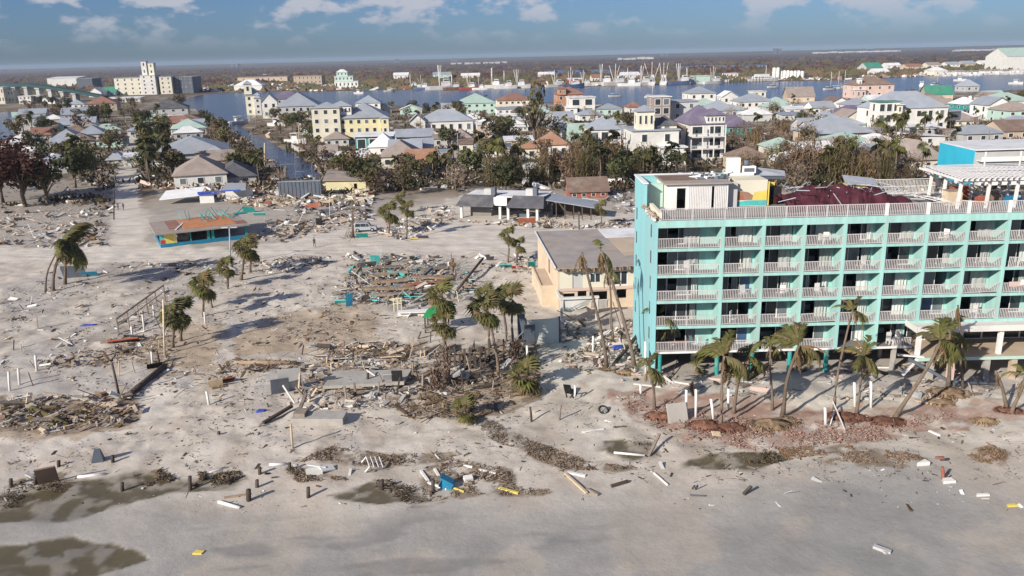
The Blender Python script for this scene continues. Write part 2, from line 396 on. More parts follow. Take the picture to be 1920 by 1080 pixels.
WRACK = [[(790, 940), (795, 880), (850, 858), (960, 880), (970, 910), (1040, 922), (1020, 930), (880, 934), (760, 955)], [(960, 835), (1030, 836), (1100, 864), (1200, 878), (1150, 888), (1050, 884)], [(550, 868), (620, 836), (720, 848), (860, 846), (870, 864), (720, 874), (600, 870)], [(535, 878), (570, 880), (660, 902), (560, 908)],
         [(0, 960), (0, 905), (150, 880), (165, 905), (90, 940)], [(245, 895), (300, 880), (340, 902), (280, 916)], [(390, 895), (450, 884), (465, 910), (400, 914)], [(1500, 852), (1580, 836), (1700, 848), (1750, 862), (1700, 880), (1560, 872)], [(1800, 850), (1860, 830), (1895, 850), (1885, 880), (1830, 870)], [(560, 745), (600, 650), (760, 640), (1010, 640), (1015, 750), (900, 790), (760, 765)], [(0, 800), (0, 745), (250, 738), (270, 775), (220, 806), (100, 816)]]
LOTS = [[(-60, 462), (-60, 330), (210, 345), (207, 464)], [(278, 458), (290, 350), (700, 366), (780, 395), (640, 425), (560, 445), (440, 464)], [(870, 372), (870, 350), (1190, 360), (1190, 408), (1090, 410), (1030, 404)], [(0, 560), (110, 505), (300, 490), (440, 488), (420, 545), (300, 600), (200, 640), (0, 690)], [(620, 575), (650, 495), (840, 485), (920, 515), (890, 570), (760, 585)]]
def make_ground():
    ys = [-400, -150, -40, 0, 20, 34]
    y = 40.0
    while y < 14000:
        ys.append(y)
        y += 0.24 if y < 64 else 0.3 if y < 120 else 0.6 if y < 210 else y * 0.012
    us = list(np.linspace(-1.0, 1.0, 430))
    us = [-12, -6, -3.5, -2.2, -1.6, -1.25] + us + [1.25, 1.6, 2.2, 3.5, 6, 12]
    Y, U = np.meshgrid(np.array(ys), np.array(us), indexing='ij')
    X = np.clip(U * np.maximum(Y, 44), -14400, 14400)
    Z = hgt(X, Y)
    PX, PY = proj_np(X, Y, 0 * X)
    PX = np.where(Y < 25, -5000, PX)
    nr, nc = X.shape
    # base colours of the ground by what lies there
    col = np.zeros((nr, nc, 3)); col[:] = (0.54, 0.488, 0.418)
    def mix(mask, c, k=1.0):
        mk = np.clip(mask, 0, 1)[..., None] * k
        col[:] = col * (1 - mk) + np.array(c) * mk
    def ss(v, a, b): t = np.clip((v - a) / (b - a), 0, 1); return t * t * (3 - 2 * t)
    big = fbm(X / 14, Y / 14, 3, 4); med = fbm(X / 4, Y / 4, 8, 4); fine = fbm(X / 1.1, Y / 1.1, 21, 4)
    # firm damp sand nearest the water's edge, tan sand above it
    mix(1 - ss(Y + (big - .5) * 14, 50, 63), (0.30, 0.29, 0.272))
    mix(ss(med, .5, .66) * (1 - ss(Y, 58, 80)), (0.43, 0.37, 0.305), .5)
    mix(ss(med, .52, .7) * ss(Y, 80, 100) * (1 - ss(Y, 190, 230)), (0.43, 0.375, 0.32), .5)
    mix(ss(fine, .5, .7) * ss(Y, 60, 75) * (1 - ss(Y, 140, 170)), (0.36, 0.305, 0.25), .5)
    # ground of the streets beyond: brown soil, grey mud, pale sand drifts
    far = ss(Y, 176, 214)
    mix(far, (0.19, 0.145, 0.10))
    mix(far * ss(fbm(X / 11, Y / 11, 40, 4), .56, .66), (0.36, 0.32, 0.28), .8)
    mix(far * ss(fbm(X / 6, Y / 6, 48, 3), .55, .68), (0.085, 0.075, 0.045), .8)
    # far marsh
    mar = ss(Y, 880, 960)
    mix(mar, (0.085, 0.06, 0.05))
    mix(mar * ss(fbm(X / 260, Y / 900, 60, 4), .48, .62), (0.062, 0.055, 0.05), .8)
    mix(mar * ss(fbm(X / 500, Y / 300, 66, 4), .56, .66), (0.13, 0.09, 0.075), .7)
    jx, jy = (fbm(X / 2.2, Y / 2.2, 31, 4) - .5) * 26, (fbm(X / 2.2, Y / 2.2, 37, 4) - .5) * 14
    near = (Y > 25)
    def zone(polys, c, k, ja=1.0, blur=None):
        for p in polys:
            mix((inpoly(PX + jx * ja, PY + jy * ja, p) & near).astype(float), c, k)
    zone(LOTS, (0.34, 0.305, 0.265), .75, 1.6)
    zone(ROADS, (0.585, 0.54, 0.475), .9, .8)
    ruts = ss(fbm(X / 16, Y / .55, 131, 3), .52, .64) * (inpoly(PX, PY, ROADS[0]) | inpoly(PX, PY, ROADS[1])) * near
    mix(ruts, (0.40, 0.34, 0.27), .45)
    wash = ss(fbm(X / 2.2 + Y / 9, Y / 13, 141, 4), .53, .63) * ss(Y, 56, 64) * (1 - ss(Y, 92, 110))
    mix(wash, (0.36, 0.30, 0.235), .5)
    pale = ss(fbm(X / 3 - Y / 8, Y / 9, 151, 4), .53, .64) * ss(Y, 60, 66) * (1 - ss(Y, 120, 140))
    mix(pale, (0.61, 0.565, 0.495), .5)
    zone(SLABS, (0.40, 0.375, 0.345), .7, .7)
    zone(DRY, (0.35, 0.265, 0.175), .65, 2.2)
    for p in BRICKRED:
        mk = inpoly(PX + jx * 2, PY + jy * 2, p) & near
        mix(mk * ss(fine, .36, .55), (0.37, 0.235, 0.19), .7)
        mix(mk * ss(fbm(X / 1.6, Y / 1.6, 77, 4), .5, .6), (0.31, 0.18, 0.13), .65)
    for p in WRACK:
        mk = sum((inpoly(PX + jx * a, PY + jy * a, p) & near) for a in (.4, .9, 1.5)) / 3.0
        mix(mk * ss(fine, .38, .58), (0.20, 0.15, 0.105), .85)
    wet = np.zeros((nr, nc))
    for p in POOLS:
        mk = 0
        for a in (0.2, .6, 1.0, 1.4, 1.9, 2.6): mk = mk + (inpoly(PX + jx * a, PY + jy * a, p) & near) / 6.0
        wet = np.maximum(wet, mk * (0.55 + 0.6 * ss(fine, .35, .6)))
    wet = np.clip(wet, 0, 1)
    mix(wet, (0.085, 0.068, 0.034), .92)
    mix((inpoly(PX + jx * .8, PY + jy * .8, CREEK) & near).astype(float), (0.28, 0.25, 0.215), .8)
    # faint wet streaks on the lowest sand, along the waterline
    st = ss(fbm(X / 9 + Y / 7, Y / 2.2 - X / 16, 90, 4), .56, .68) * (1 - ss(Y, 50, 57)) * ss(12 - X, 0, 12)
    mix(st, (0.185, 0.18, 0.175), .6)
    wet = np.maximum(wet, st * .4)
    # a hollow under each pool and the creek
    Z = Z - wet * 0.07
    me = bpy.data.meshes.new('ground')
    v = np.stack([X, Y, Z], -1).reshape(-1, 3)
    idx = np.arange(nr * nc).reshape(nr, nc)
    q = np.stack([idx[:-1, :-1], idx[:-1, 1:], idx[1:, 1:], idx[1:, :-1]], -1).reshape(-1, 4)
    me.vertices.add(len(v)); me.vertices.foreach_set('co', v.ravel())
    me.loops.add(q.size); me.loops.foreach_set('vertex_index', q.ravel().astype(np.int32))
    me.polygons.add(len(q)); me.polygons.foreach_set('loop_start', (np.arange(len(q)) * 4).astype(np.int32))
    me.polygons.foreach_set('use_smooth', np.ones(len(q), bool))
    me.update(calc_edges=True)
    a = me.color_attributes.new('soil', 'FLOAT_COLOR', 'POINT')
    a.data.foreach_set('color', np.concatenate([col.reshape(-1, 3), np.ones((nr * nc, 1))], 1).ravel().astype(np.float32))
    w = me.attributes.new('wet', 'FLOAT', 'POINT'); w.data.foreach_set('value', wet.ravel().astype(np.float32))
    m = bpy.data.materials.new('sand_and_soil'); m.use_nodes = True
    t = m.node_tree; n = t.nodes; L = t.links; b = n['Principled BSDF']
    b.inputs['Specular IOR Level'].default_value = 0.25
    ca = n.new('ShaderNodeAttribute'); ca.attribute_name = 'soil'
    wa = n.new('ShaderNodeAttribute'); wa.attribute_name = 'wet'
    tcn = n.new('ShaderNodeTexCoord')
    def noise(s, d, r=.6):
        k = n.new('ShaderNodeTexNoise'); k.inputs['Scale'].default_value = s; k.inputs['Detail'].default_value = d; k.inputs['Roughness'].default_value = r
        L.new(tcn.outputs['Object'], k.inputs['Vector']); return k.outputs[0]
    def mrange(x, a0, b0, c0, d0):
        k = n.new('ShaderNodeMapRange'); k.inputs['From Min'].default_value = a0; k.inputs['From Max'].default_value = b0
        k.inputs['To Min'].default_value = c0; k.inputs['To Max'].default_value = d0; L.new(x, k.inputs['Value']); return k.outputs[0]
    def mth(op, x, y):
        k = n.new('ShaderNodeMath'); k.operation = op
        for i, z in enumerate((x, y)):
            if isinstance(z, (int, float)): k.inputs[i].default_value = z
            else: L.new(z, k.inputs[i])
        return k.outputs[0]
    f1 = mrange(noise(0.35, 8, .6), .3, .7, .88, 1.12)
    f2 = mrange(noise(3.0, 5, .7), .3, .7, .93, 1.06)
    # small dark flecks of trodden and littered sand
    fl = mrange(noise(1.4, 9, .75), .62, .74, 1.0, .7)
    k = mth('MULTIPLY', mth('MULTIPLY', f1, f2), fl)
    sc = n.new('ShaderNodeVectorMath'); sc.operation = 'SCALE'
    L.new(ca.outputs['Color'], sc.inputs[0]); L.new(k, sc.inputs['Scale'])
    L.new(sc.outputs[0], b.inputs['Base Color'])
    L.new(mrange(wa.outputs['Fac'], 0, 1, .93, .6), b.inputs['Roughness'])
    bp = n.new('ShaderNodeBump'); bp.inputs['Distance'].default_value = 0.16; bp.inputs['Strength'].default_value = 0.3
    L.new(mth('ADD', noise(1.6, 6, .6), mth('MULTIPLY', noise(6, 3, .6), .35)), bp.inputs['Height'])
    L.new(mrange(wa.outputs['Fac'], 0, .6, .3, .05), bp.inputs['Strength'])
    L.new(bp.outputs[0], b.inputs['Normal'])
    me.materials.append(m)
    o = obj('ground', me); tag(o, kind='structure')
    return o
make_ground()

# ------------------------------------------------------------------ water
def water_mat(name, col, bump):
    m = bpy.data.materials.new(name); m.use_nodes = True
    t = m.node_tree; n = t.nodes; L = t.links; b = n['Principled BSDF']
    b.inputs['Base Color'].default_value = (*col, 1); b.inputs['Roughness'].default_value = 0.18; b.inputs['Specular IOR Level'].default_value = 0.22
    tcn = n.new('ShaderNodeTexCoord'); mpn = n.new('ShaderNodeMapping'); mpn.inputs['Scale'].default_value = (.12, .3, 1)
    k = n.new('ShaderNodeTexNoise'); k.inputs['Scale'].default_value = 1; k.inputs['Detail'].default_value = 8
    L.new(tcn.outputs['Object'], mpn.inputs[0]); L.new(mpn.outputs[0], k.inputs['Vector'])
    bp = n.new('ShaderNodeBump'); bp.inputs['Strength'].default_value = bump; bp.inputs['Distance'].default_value = 0.6
    L.new(k.outputs[0], bp.inputs['Height']); L.new(bp.outputs[0], b.inputs['Normal'])
    return m
WM = water_mat('bay_water', (0.024, 0.029, 0.05), 0.75)
CM = water_mat('canal_water', (0.08, 0.085, 0.11), 0.25)
def sheet(name, px, z, m):
    b = MB(); pts = [at(x, y, z) for x, y in px]
    b.poly(pts); me = b.mesh(name, m)
    if me.polygons[0].normal.z < 0: me.flip_normals()
    return tag(obj(name, me), kind='structure')
BAY = [(330, 196), (352, 184), (372, 179), (400, 176), (470, 172), (600, 172), (700, 169), (800, 167), (1000, 165), (1100, 163), (1250, 159), (1400, 154), (1560, 152), (1640, 148), (1740, 143), (1920, 138), (2300, 130),
       (2300, 160), (1920, 168), (1800, 175), (1700, 180), (1600, 186), (1500, 190), (1350, 190), (1250, 199), (1150, 199), (1100, 190), (900, 196), (800, 204), (720, 196), (620, 198), (490, 212), (470, 226), (452, 238), (470, 250), (500, 262), (528, 280), (552, 285), (580, 305), (606, 334),
       (540, 336), (528, 318), (500, 294), (470, 268), (440, 244), (418, 236), (400, 224), (376, 214), (366, 204)]
sheet('bay_water', BAY, 0.10, WM)
sheet('canal_water', [(-60, 262), (-60, 222), (30, 206), (66, 200), (74, 210), (48, 228), (20, 262)], 0.10, CM)
sheet('inlet_water', [(985, 138), (1000, 133), (1100, 130), (1210, 131), (1180, 136), (1060, 140)], 0.10, WM)
sheet('inlet_water', [(1230, 127), (1330, 122), (1480, 121), (1440, 126), (1300, 130)], 0.10, WM)

# ------------------------------------------------------------------ the air
hm = bpy.data.materials.new('thin_sea_haze'); hm.use_nodes = True
hn = hm.node_tree.nodes; hn.clear()
ho = hn.new('ShaderNodeOutputMaterial'); hv = hn.new('ShaderNodeVolumePrincipled')
hv.inputs['Color'].default_value = (0.62, 0.76, 0.96, 1)
hv.inputs['Density'].default_value = 0.00006
hv.inputs['Anisotropy'].default_value = 0.0
hm.node_tree.links.new(hv.outputs[0], ho.inputs['Volume'])
b = MB(); b.bx(-14500, 14500, -420, 14200, -1.2, 66.0)
tag(obj('haze', b.mesh('haze', hm)), kind='stuff')
# ------------------------------------------------------------------ the hotel
rnd = random.Random(7)
Y0 = 80.0
FL = [2.72, 5.47, 8.17, 10.87, 13.57, 16.3]          # top of each slab
DIV = [14.55, 21.0, 25.03, 29.06, 33.09, 37.12, 41.2, 45.23, 49.26, 53.3, 57.34]
DEEP, CORE, BACK = 2.0, 86.5, 93.0                   # balcony depth, room's rear wall, rear of the building
hotel = thing('hotel', 'long turquoise beachfront hotel on stilts with rows of white balcony railings', 'hotel', (14.55, Y0, 0))
def hp(name, b, mats, par=None, **k):                # a part given in place coordinates
    me = b.mesh(name, MT[mats] if isinstance(mats, str) else [MT[x] for x in mats])
    if par is None:
        return obj(name, me, hotel, (-14.55, -Y0, 0), **k)
    return obj(name, me, par, **k)
XL, XR = 14.2, 57.5
for i, z in enumerate(FL):
    b = MB()
    x1 = XR if i else 41.0
    if i == 0: b.bx(XL + .02, x1, Y0 + .12, BACK - .02, z - .22, z)
    else: b.bx(XL + .02, x1, Y0 + .1, BACK - .02, z - .2, z)
    b.bx(XL + .3, x1, Y0 - .02, Y0 + .098, z - (.27 if i else .2), z + .02, m=1)
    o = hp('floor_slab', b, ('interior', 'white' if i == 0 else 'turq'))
    if i == 0: o['label'] = 'lowest slab with a torn white edge'
# deep turquoise band under the roof railing
b = MB(); b.bx(XL + .3, XR, Y0 - .07, Y0 + .1, 15.72, 16.42); hp('roof_band', b, 'turq')
# cross walls between the rooms
for k, x in enumerate(DIV):
    if k == 0:
        b = MB(); b.bx(14.2, 14.55, Y0 - .05, BACK, 2.5, 16.28); o = hp('end_wall', b, 'blue')
        o['label'] = 'pale blue end wall streaked by the storm'
        b = MB(); b.bx(14.215, 14.55, Y0 - .06, Y0 + .3, 1.0, 2.497); b.bx(14.215, 14.55, Y0 + 1.6, BACK, 0, 2.497); hp('end_wall', b, 'blue')
        # narrow slit windows of the end wall
        for zz in FL[:5]:
            for yy in (81.5, 91.0):
                bb = MB(); bb.bx(14.165, 14.205, yy, yy + .5, zz + .9, zz + 2.2); hp('slit_window', bb, 'glass')
        continue
    z0 = 2.5 if k < 6 else 5.2
    b = MB(); b.bx(x - .17, x + .17, Y0 - .045, CORE, z0, 16.28); hp('cross_wall', b, 'turq')
# rear wall of the rooms and of the building
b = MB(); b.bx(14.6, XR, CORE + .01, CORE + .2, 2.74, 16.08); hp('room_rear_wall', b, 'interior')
b = MB(); b.bx(14.24, XR, BACK - .01, BACK + .22, 2.5, 16.28); hp('rear_wall', b, 'turq')
# balcony railings: one mesh per width
def railing(w, h=1.06, sp=0.165, drop=0.0):
    b = MB()
    b.bx(0, w, -.035, .035, h - .06, h); b.bx(0, w, -.025, .025, .07, .12)
    n = int(w / sp)
    for i in range(n + 1):
        x = .03 + (w - .06) * i / n
        b.bx(x - .026, x + .026, -.018, .018, .12, h - .06)
    for x in (0.04, w / 2, w - .04): b.bx(x - .03, x + .03, -.034, .034, 0, h - .01)
    return b.mesh('balcony_railing', MT['rail'])
rail_wide, rail_std = railing(DIV[1] - DIV[0] - .2), railing(DIV[2] - DIV[1] - .38)
rail_half = railing(1.9)
pane_me = {k: (lambda b: b.mesh('pane', MT[k]))(MB().bx(-.5, .5, -.015, .015, 0, 1)) for k in ('glass', 'glassgrey', 'glassblue')}
fr = MB(); fr.bx(-.5, -.46, -.04, .04, 0, 1); fr.bx(.46, .5, -.04, .04, 0, 1); fr.bx(-.459, .459, -.04, .04, 0, .03); fr.bx(-.459, .459, -.04, .04, .97, 1)
frame_me = fr.mesh('door_frame', MT['white'])
def curtain_mesh(n):
    b = MB(); v = []
    for i in range(n + 1):
        x = -.5 + i / n; y = .09 * math.sin(i * 1.7) + .04 * math.sin(i * .6)
        v += [(x, y, 0.0), (x, y + .012, 1)]
    b.add(v, [(2 * i, 2 * i + 2, 2 * i + 3, 2 * i + 1) for i in range(n)], 0, True)
    return b.mesh('curtain', MT['curtain'])
curt = [curtain_mesh(14), curtain_mesh(9)]
def room(k, f):
    xa, xb = DIV[k] + (.17 if k else 0), DIV[k + 1] - .17
    z0, z1 = FL[f], FL[f + 1] - .2
    yb = Y0 + DEEP
    w = xb - xa
    wide = k == 0
    gx0 = xa + (.3 if wide else .006); gx1 = xb - (1.7 if wide else .3)
    # solid wall beside the glass
    b = MB(); b.bx(gx1, xb - .003, yb, yb + .15, z0 + .002, z1 - .003)
    hp('room_wall', b, 'turq')
    if wide: b = MB(); b.bx(xa + .003, gx0, yb, yb + .15, z0 + .002, z1 - .003); hp('room_wall', b, 'turq')
    n = 4 if wide else 3
    pw = (gx1 - gx0) / n; ph = z1 - z0 - .05
    open_at = {rnd.randrange(n) if wide else rnd.choice((0, 1, 1, 2))}
    if f == 0 and rnd.random() < .5: open_at = set(range(n - 1))
    for i in range(n):
        xc = gx0 + pw * (i + .5)
        if i in open_at: continue
        fo = obj('sliding_door', frame_me, hotel, (xc - 14.55, yb + .07 - Y0 + .03 * (i % 2), z0 + .02), (0, 0, 0), (pw, 1, ph))
        obj('pane', pane_me[rnd.choices(('glass', 'glassgrey', 'glassblue'), (5, 4, .7))[0]], fo, (0, 0, .03), (0, 0, 0), (.92, 1, .94))
    if rnd.random() < .8 and (f > 0 or rnd.random() < .5):
        q = rnd.choice((.6, .9, 1.2, 1.6)); xc = gx1 - q / 2 - rnd.random() * .2
        o = obj('curtain', curt[rnd.randrange(2)], hotel, (xc - 14.55, yb - .14 - Y0, z0 + .1), (0, 0, 0), (q, 1, ph - .12))
    if rnd.random() < .45 and f > 0:
        q = rnd.choice((.5, .7)); xc = gx0 + pw * rnd.uniform(.4, 1.8)
        obj('curtain', curt[1], hotel, (xc - 14.55, yb + .3 - Y0, z0 + .05), (0, 0, 0), (q, 1, ph - .1))
    # dim bed and headboard shapes in the room
    b = MB(); yy = rnd.uniform(84, 84.8); b.bx(xa + w * .3, xa + w * .3 + 1.6, yy, CORE - .02, z0 + .01, z0 + .55)
    hp('bed', b, 'curtain')
    # railing
    if wide: obj('balcony_railing', rail_wide, hotel, (xa + .02 - 14.55, .05, z0 + .02))
    elif f == 0 and k == 5: obj('balcony_railing', rail_half, hotel, (xa + 1.6 - 14.55, .05, z0 + .02), (0, R(4), 0))
    elif f == 0 and k == 4: pass
    elif (k, f) in ((2, 0), (8, 3)): obj('balcony_railing', rail_half, hotel, (xa + .3 - 14.55, .05, z0 + .02), (0, R(3), R(-4)))
    elif (k, f) in ((3, 1), (7, 2)): obj('balcony_railing', rail_std, hotel, (xa + .02 - 14.55, .0, z0 + .04), (R(11), R(-1.5), R(1)))
    else: obj('balcony_railing', rail_std, hotel, (xa + .02 - 14.55, .05, z0 + .02), (R(rnd.uniform(-2, 3)), R(rnd.uniform(-.6, .6)), 0))
for k in range(len(DIV) - 1):
    for f in range(5):
        if f == 0 and k >= 6: continue
        room(k, f)
# stilts and the dim space beneath
pil = MB().lathe([(.24, -.4), (.24, 2.5)], 10).mesh('stilt', MT['teal'])
pil2 = MB().bx(-.2, .2, -.2, .2, -.4, 2.5).mesh('stilt', MT['concrete'])
for px in (1342, 1408, 1480, 1550): obj('stilt', pil, hotel, (at(px, 700).x - 14.55, .35, 0))
obj('stilt', pil, hotel, (.6, .5, 0)); obj('stilt', pil2, hotel, (35.9 - 14.55, .4, 0)); obj('stilt', pil2, hotel, (39.4 - 14.55, .5, 0))
for yy in (4.2, 8.4):
    for i in range(11): obj('stilt', pil2, hotel, (.8 + i * 4.05, yy, 0))
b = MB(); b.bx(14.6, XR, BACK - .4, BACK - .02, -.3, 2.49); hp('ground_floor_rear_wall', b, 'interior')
# lobby terrace at the right: deck, white canopy, posts, glazed front
b = MB(); b.bx(40.3, XR, 77.2, 86.4, 2.28, 2.46); b.bx(40.28, XR, 77.13, 77.2, 2.14, 2.47, 1); hp('terrace_deck', b, ('tan', 'mint'))
b = MB(); b.bx(40.1, XR, 77.6, 80.0, 5.05, 5.22); b.bx(40.08, XR, 77.5, 77.6, 5.0, 5.62); b.bx(40.02, 40.1, 77.5, 80, 5.0, 5.62); hp('terrace_canopy', b, 'wallwhite')
for x in (40.55, 44.6, 48.7, 52.8, 56.9):
    b = MB(); b.bx(x - .2, x + .2, 77.75, 78.15, 2.46, 5.05); hp('terrace_post', b, 'white')
for i, x in enumerate(np.arange(41.5, 57, 2.0)):
    fo = obj('sliding_door', frame_me, hotel, (x + 1 - 14.55, 2.5, 2.47), (0, 0, 0), (2.0, 1, 2.5))
    if i % 3 != 1: obj('pane', pane_me['glass'], fo, (0, 0, .03), (0, 0, 0), (.92, 1, .94))
for i, x in enumerate((41.8, 43.9, 47.4, 50.1, 53.9)):
    b = MB(); b.bx(x - .28, x + .28, 77.3, 77.85, -.4, 2.27); hp('stilt', b, ('concrete', 'pink', 'concrete', 'tan', 'concrete')[i])
b = MB(); b.beam((40.3, 77.3, 2.3), (38.9, 77.2, .7), .25, .25); b.beam((38.6, 77.9, 2.6), (41, 77.4, 2.5), .3, .12); hp('broken_stair_beam', b, 'white')
b = MB(); b.beam((39.4, 77.25, 2.4), (43.6, 75.9, .1), .3, .28); b.beam((43.2, 76.2, .3), (47.3, 75.6, .25), .2, .2); hp('fallen_terrace_beam', b, 'slate')

# roof: railing, parapet, white room, mural wall, canopy, pergola
ZR = 16.3
for k in range(10):
    xa, xb = (DIV[k] + .2, DIV[k + 1] + (.2 if k < 4 else -.1))
    me = railing(xb - xa, 1.22, .17)
    obj('roof_railing', me, hotel, (xa - 14.55, .35, ZR + .06))
    if k < 4: continue
    b = MB(); b.bx(xb, xb + .3, Y0 + .22, Y0 + .48, ZR + .1, ZR + 1.3); hp('railing_post', b, 'white')
b = MB(); b.bx(14.19, 14.42, 80.5, 86.0, 16.29, 16.75); hp('parapet', b, 'white')['label'] = 'low end parapet with its cap torn off'
b = MB()
for i in range(26):
    y = rnd.uniform(80.3, 86.5); b.box((14.2 + rnd.uniform(-.1, .5), y, 16.6 + rnd.uniform(0, .25)), (rnd.uniform(.3, .8), rnd.uniform(.1, .3), .06), (rnd.uniform(-.6, .6), rnd.uniform(-.6, .6), rnd.uniform(0, 3)))
o = hp('torn_parapet_cap', b, 'brownbeam'); o['kind'] = 'stuff'
b = MB(); b.bx(14.75, 15.1, 80.6, 86.4, 16.31, 17.1); hp('roof_side_wall', b, 'cream')
# upper part of the end wall behind the white room
b = MB(); b.bx(14.2, 14.5, 86.6, 93.2, 16.282, 19.1); b.bx(14.5, 24.2, 92.9, 93.2, 16.31, 19.1); hp('rooftop_stair_wall', b, 'blue')
b = MB(); b.bx(14.1, 14.62, 86.5, 93.3, 19.1, 19.24); b.bx(14.62, 22.5, 92.8, 93.3, 19.1, 19.24); hp('wall_coping', b, 'rwhite')
b = MB(); b.bx(14.51, 16.5, 88.3, 88.5, 16.31, 18.9); hp('stair_inner_wall', b, 'mint')
wr = MB()
x0, x1, yf = 16.6, 23.0, 86.4
wr.bx(x0, x0 + 1.0, yf, yf + .2, ZR + .01, 19.0); wr.bx(x0 + 1.95, x0 + 2.2, yf, yf + .2, ZR + .01, 19.0); wr.bx(x1 - .15, x1, yf, yf + .2, ZR + .01, 19.0)
wr.bx(x0 + 1.0, x0 + 1.95, yf, yf + .2, 18.6, 19.0); wr.bx(x0, x0 + .2, yf + .2, 92.8, ZR + .01, 19.0); wr.bx(x1 - .2, x1, yf + .2, 92.8, ZR + .01, 19.0); wr.bx(x0 + .2, x1 - .2, 92.5, 92.8, ZR + .01, 19.0)
wr.bx(x0 + 2.2, x1 - .15, yf, yf + .2, 18.75, 19.0)
rw = hp('rooftop_room', wr, 'wallwhite'); rw['label'] = 'white rooftop room with corrugated shutters and one dark doorway'
for xa, xb in ((x0 + 2.2, x0 + 4.7), (x0 + 4.95, x1 - .15)):
    sh = MB(); n = int((xb - xa) / .17)
    for i in range(n):
        xx = xa + (xb - xa) * i / n; sh.bx(xx, xx + .125, yf - .06, yf + .06, ZR + .05, 18.72); sh.bx(xx + .125, xx + .17, yf - .01, yf + .04, ZR + .05, 18.72)
    obj('corrugated_shutter', sh.mesh('corrugated_shutter', MT['white']), rw)
rf = MB(); rf.bx(x0 - .35, x1 + .3, yf - .35, 92.75, 19.01, 19.16); rr = obj('roof', rf.mesh('roof', MT['roofgrav']), rw)
rp = MB(); rp.bx(x0 - .2, x0 + 4.3, yf + 1.6, 91.6, 19.165, 19.22); obj('bare_roof_patch', rp.mesh('bare_roof_patch', MT['rbrown']), rw)
rq = MB()
for i in range(30): rq.box((rnd.uniform(x0 + 3.5, x1 + .5), rnd.uniform(88.5, 92.5), 19.24 + rnd.uniform(0, .2)), (rnd.uniform(.3, 1.4), rnd.uniform(.2, .7), rnd.uniform(.05, .3)), (rnd.uniform(-.3, .3), rnd.uniform(-.3, .3), rnd.uniform(0, 3)), i % 3)
o = obj('torn_roofing', rq.mesh('torn_roofing', [MT['rwhite'], MT['slate'], MT['greymetal']]), rw); o['kind'] = 'stuff'
b = MB(); b.bx(23.01, 24.2, 87.2, 87.4, ZR + .01, 18.9); hp('grey_roof_wall', b, 'lightgrey')
# painted wall: flat bands of colour like a sunset beach
mw = MB(); mw.bx(24.2, 27.5, 87.6, 91.0, ZR + .01, 19.1); mural = hp('mural_wall', mw, 'cream')
yy = 87.594
def flat(pts, m, par, nm): bb = MB(); bb.add([(x, yy, z) for x, z in pts], [tuple(range(len(pts)))]); bb.add([(x, yy + .004, z) for x, z in pts], [tuple(range(len(pts) - 1, -1, -1))]); obj(nm, bb.mesh(nm, MT[m]), par)
flat([(24.22, ZR + .06), (27.48, ZR + .06), (27.48, ZR + .62), (25.4, ZR + .62), (24.22, ZR + .45)], 'turqpanel', mural, 'painted_sea')
yy -= .006
flat([(24.22, ZR + .68), (26.9, ZR + .66), (26.1, ZR + 1.1), (25.5, ZR + 1.5), (24.9, ZR + 1.62), (24.22, ZR + 1.6)], 'rorange', mural, 'painted_hill')
yy -= .006
flat([(25.9, ZR + .66), (27.48, ZR + .66), (27.48, ZR + 1.7), (26.1, ZR + 1.5)], 'yellow', mural, 'painted_sun_band')
yy -= .006
flat([(24.3, ZR + .7), (25.1, ZR + .7), (24.9, ZR + 1.15), (24.4, ZR + 1.2)], 'redbrown', mural, 'painted_rock')
b = MB(); b.bx(27.52, 28.9, 89.6, 89.8, ZR + .01, 18.5); b.bx(27.6, 27.75, 87.7, 89.6, ZR + .01, 18.9); hp('yellow_roof_wall', b, 'yellow')
b = MB(); b.bx(24.1, 30.5, 91.2, 92.8, 18.6, 18.9); hp('dark_roof_beam', b, 'slate')
b = MB(); b.bx(27.9, 29.3, 88.4, 89.5, ZR + .02, 18.1); hp('bar_counter', b, 'black')
# collapsed maroon canopy: a crumpled cloth sheet
nx, ny = 44, 12
v, f = [], []
for j in range(ny + 1):
    for i in range(nx + 1):
        s, t = i / nx, j / ny
        x = 28.4 + s * 13.4; y = 83.2 + t * 6.6
        ridge = math.sin(math.pi * min(1, t * 1.25)) ** .7
        z = ZR + .12 + 1.9 * ridge * (.55 + .45 * math.sin(math.pi * (s * .9 + .08))) * (1 - .75 * max(0, s - .78) / .22)
        z += 1.1 * (float(vnoise(np.array(x * .8), np.array(y * .7), 4)) - .5) + .4 * (float(vnoise(np.array(x * 3), np.array(y * 3), 9)) - .5)
        v.append((x, y + .4 * float(vnoise(np.array(x), np.array(3.), 2)), max(ZR + .05, z)))
for j in range(ny):
    for i in range(nx):
        a = j * (nx + 1) + i; f.append((a, a + 1, a + nx + 2, a + nx + 1))
mb = MB(); mb.add(v, f)
o = hp('collapsed_canopy', mb, 'maroon'); o['label'] = 'crumpled maroon canopy fallen across the roof'
mb = MB()
for i in range(60):
    x, y = rnd.uniform(28.6, 41.5), rnd.uniform(84, 90)
    mb.beam((x, y, ZR + rnd.uniform(1.2, 2.3)), (x + rnd.uniform(-2, 2), y + rnd.uniform(-1.5, 1.5), ZR + rnd.uniform(.6, 2.3)), .07, .07)
o = hp('canopy_poles', mb, 'greymetal'); o['kind'] = 'stuff'
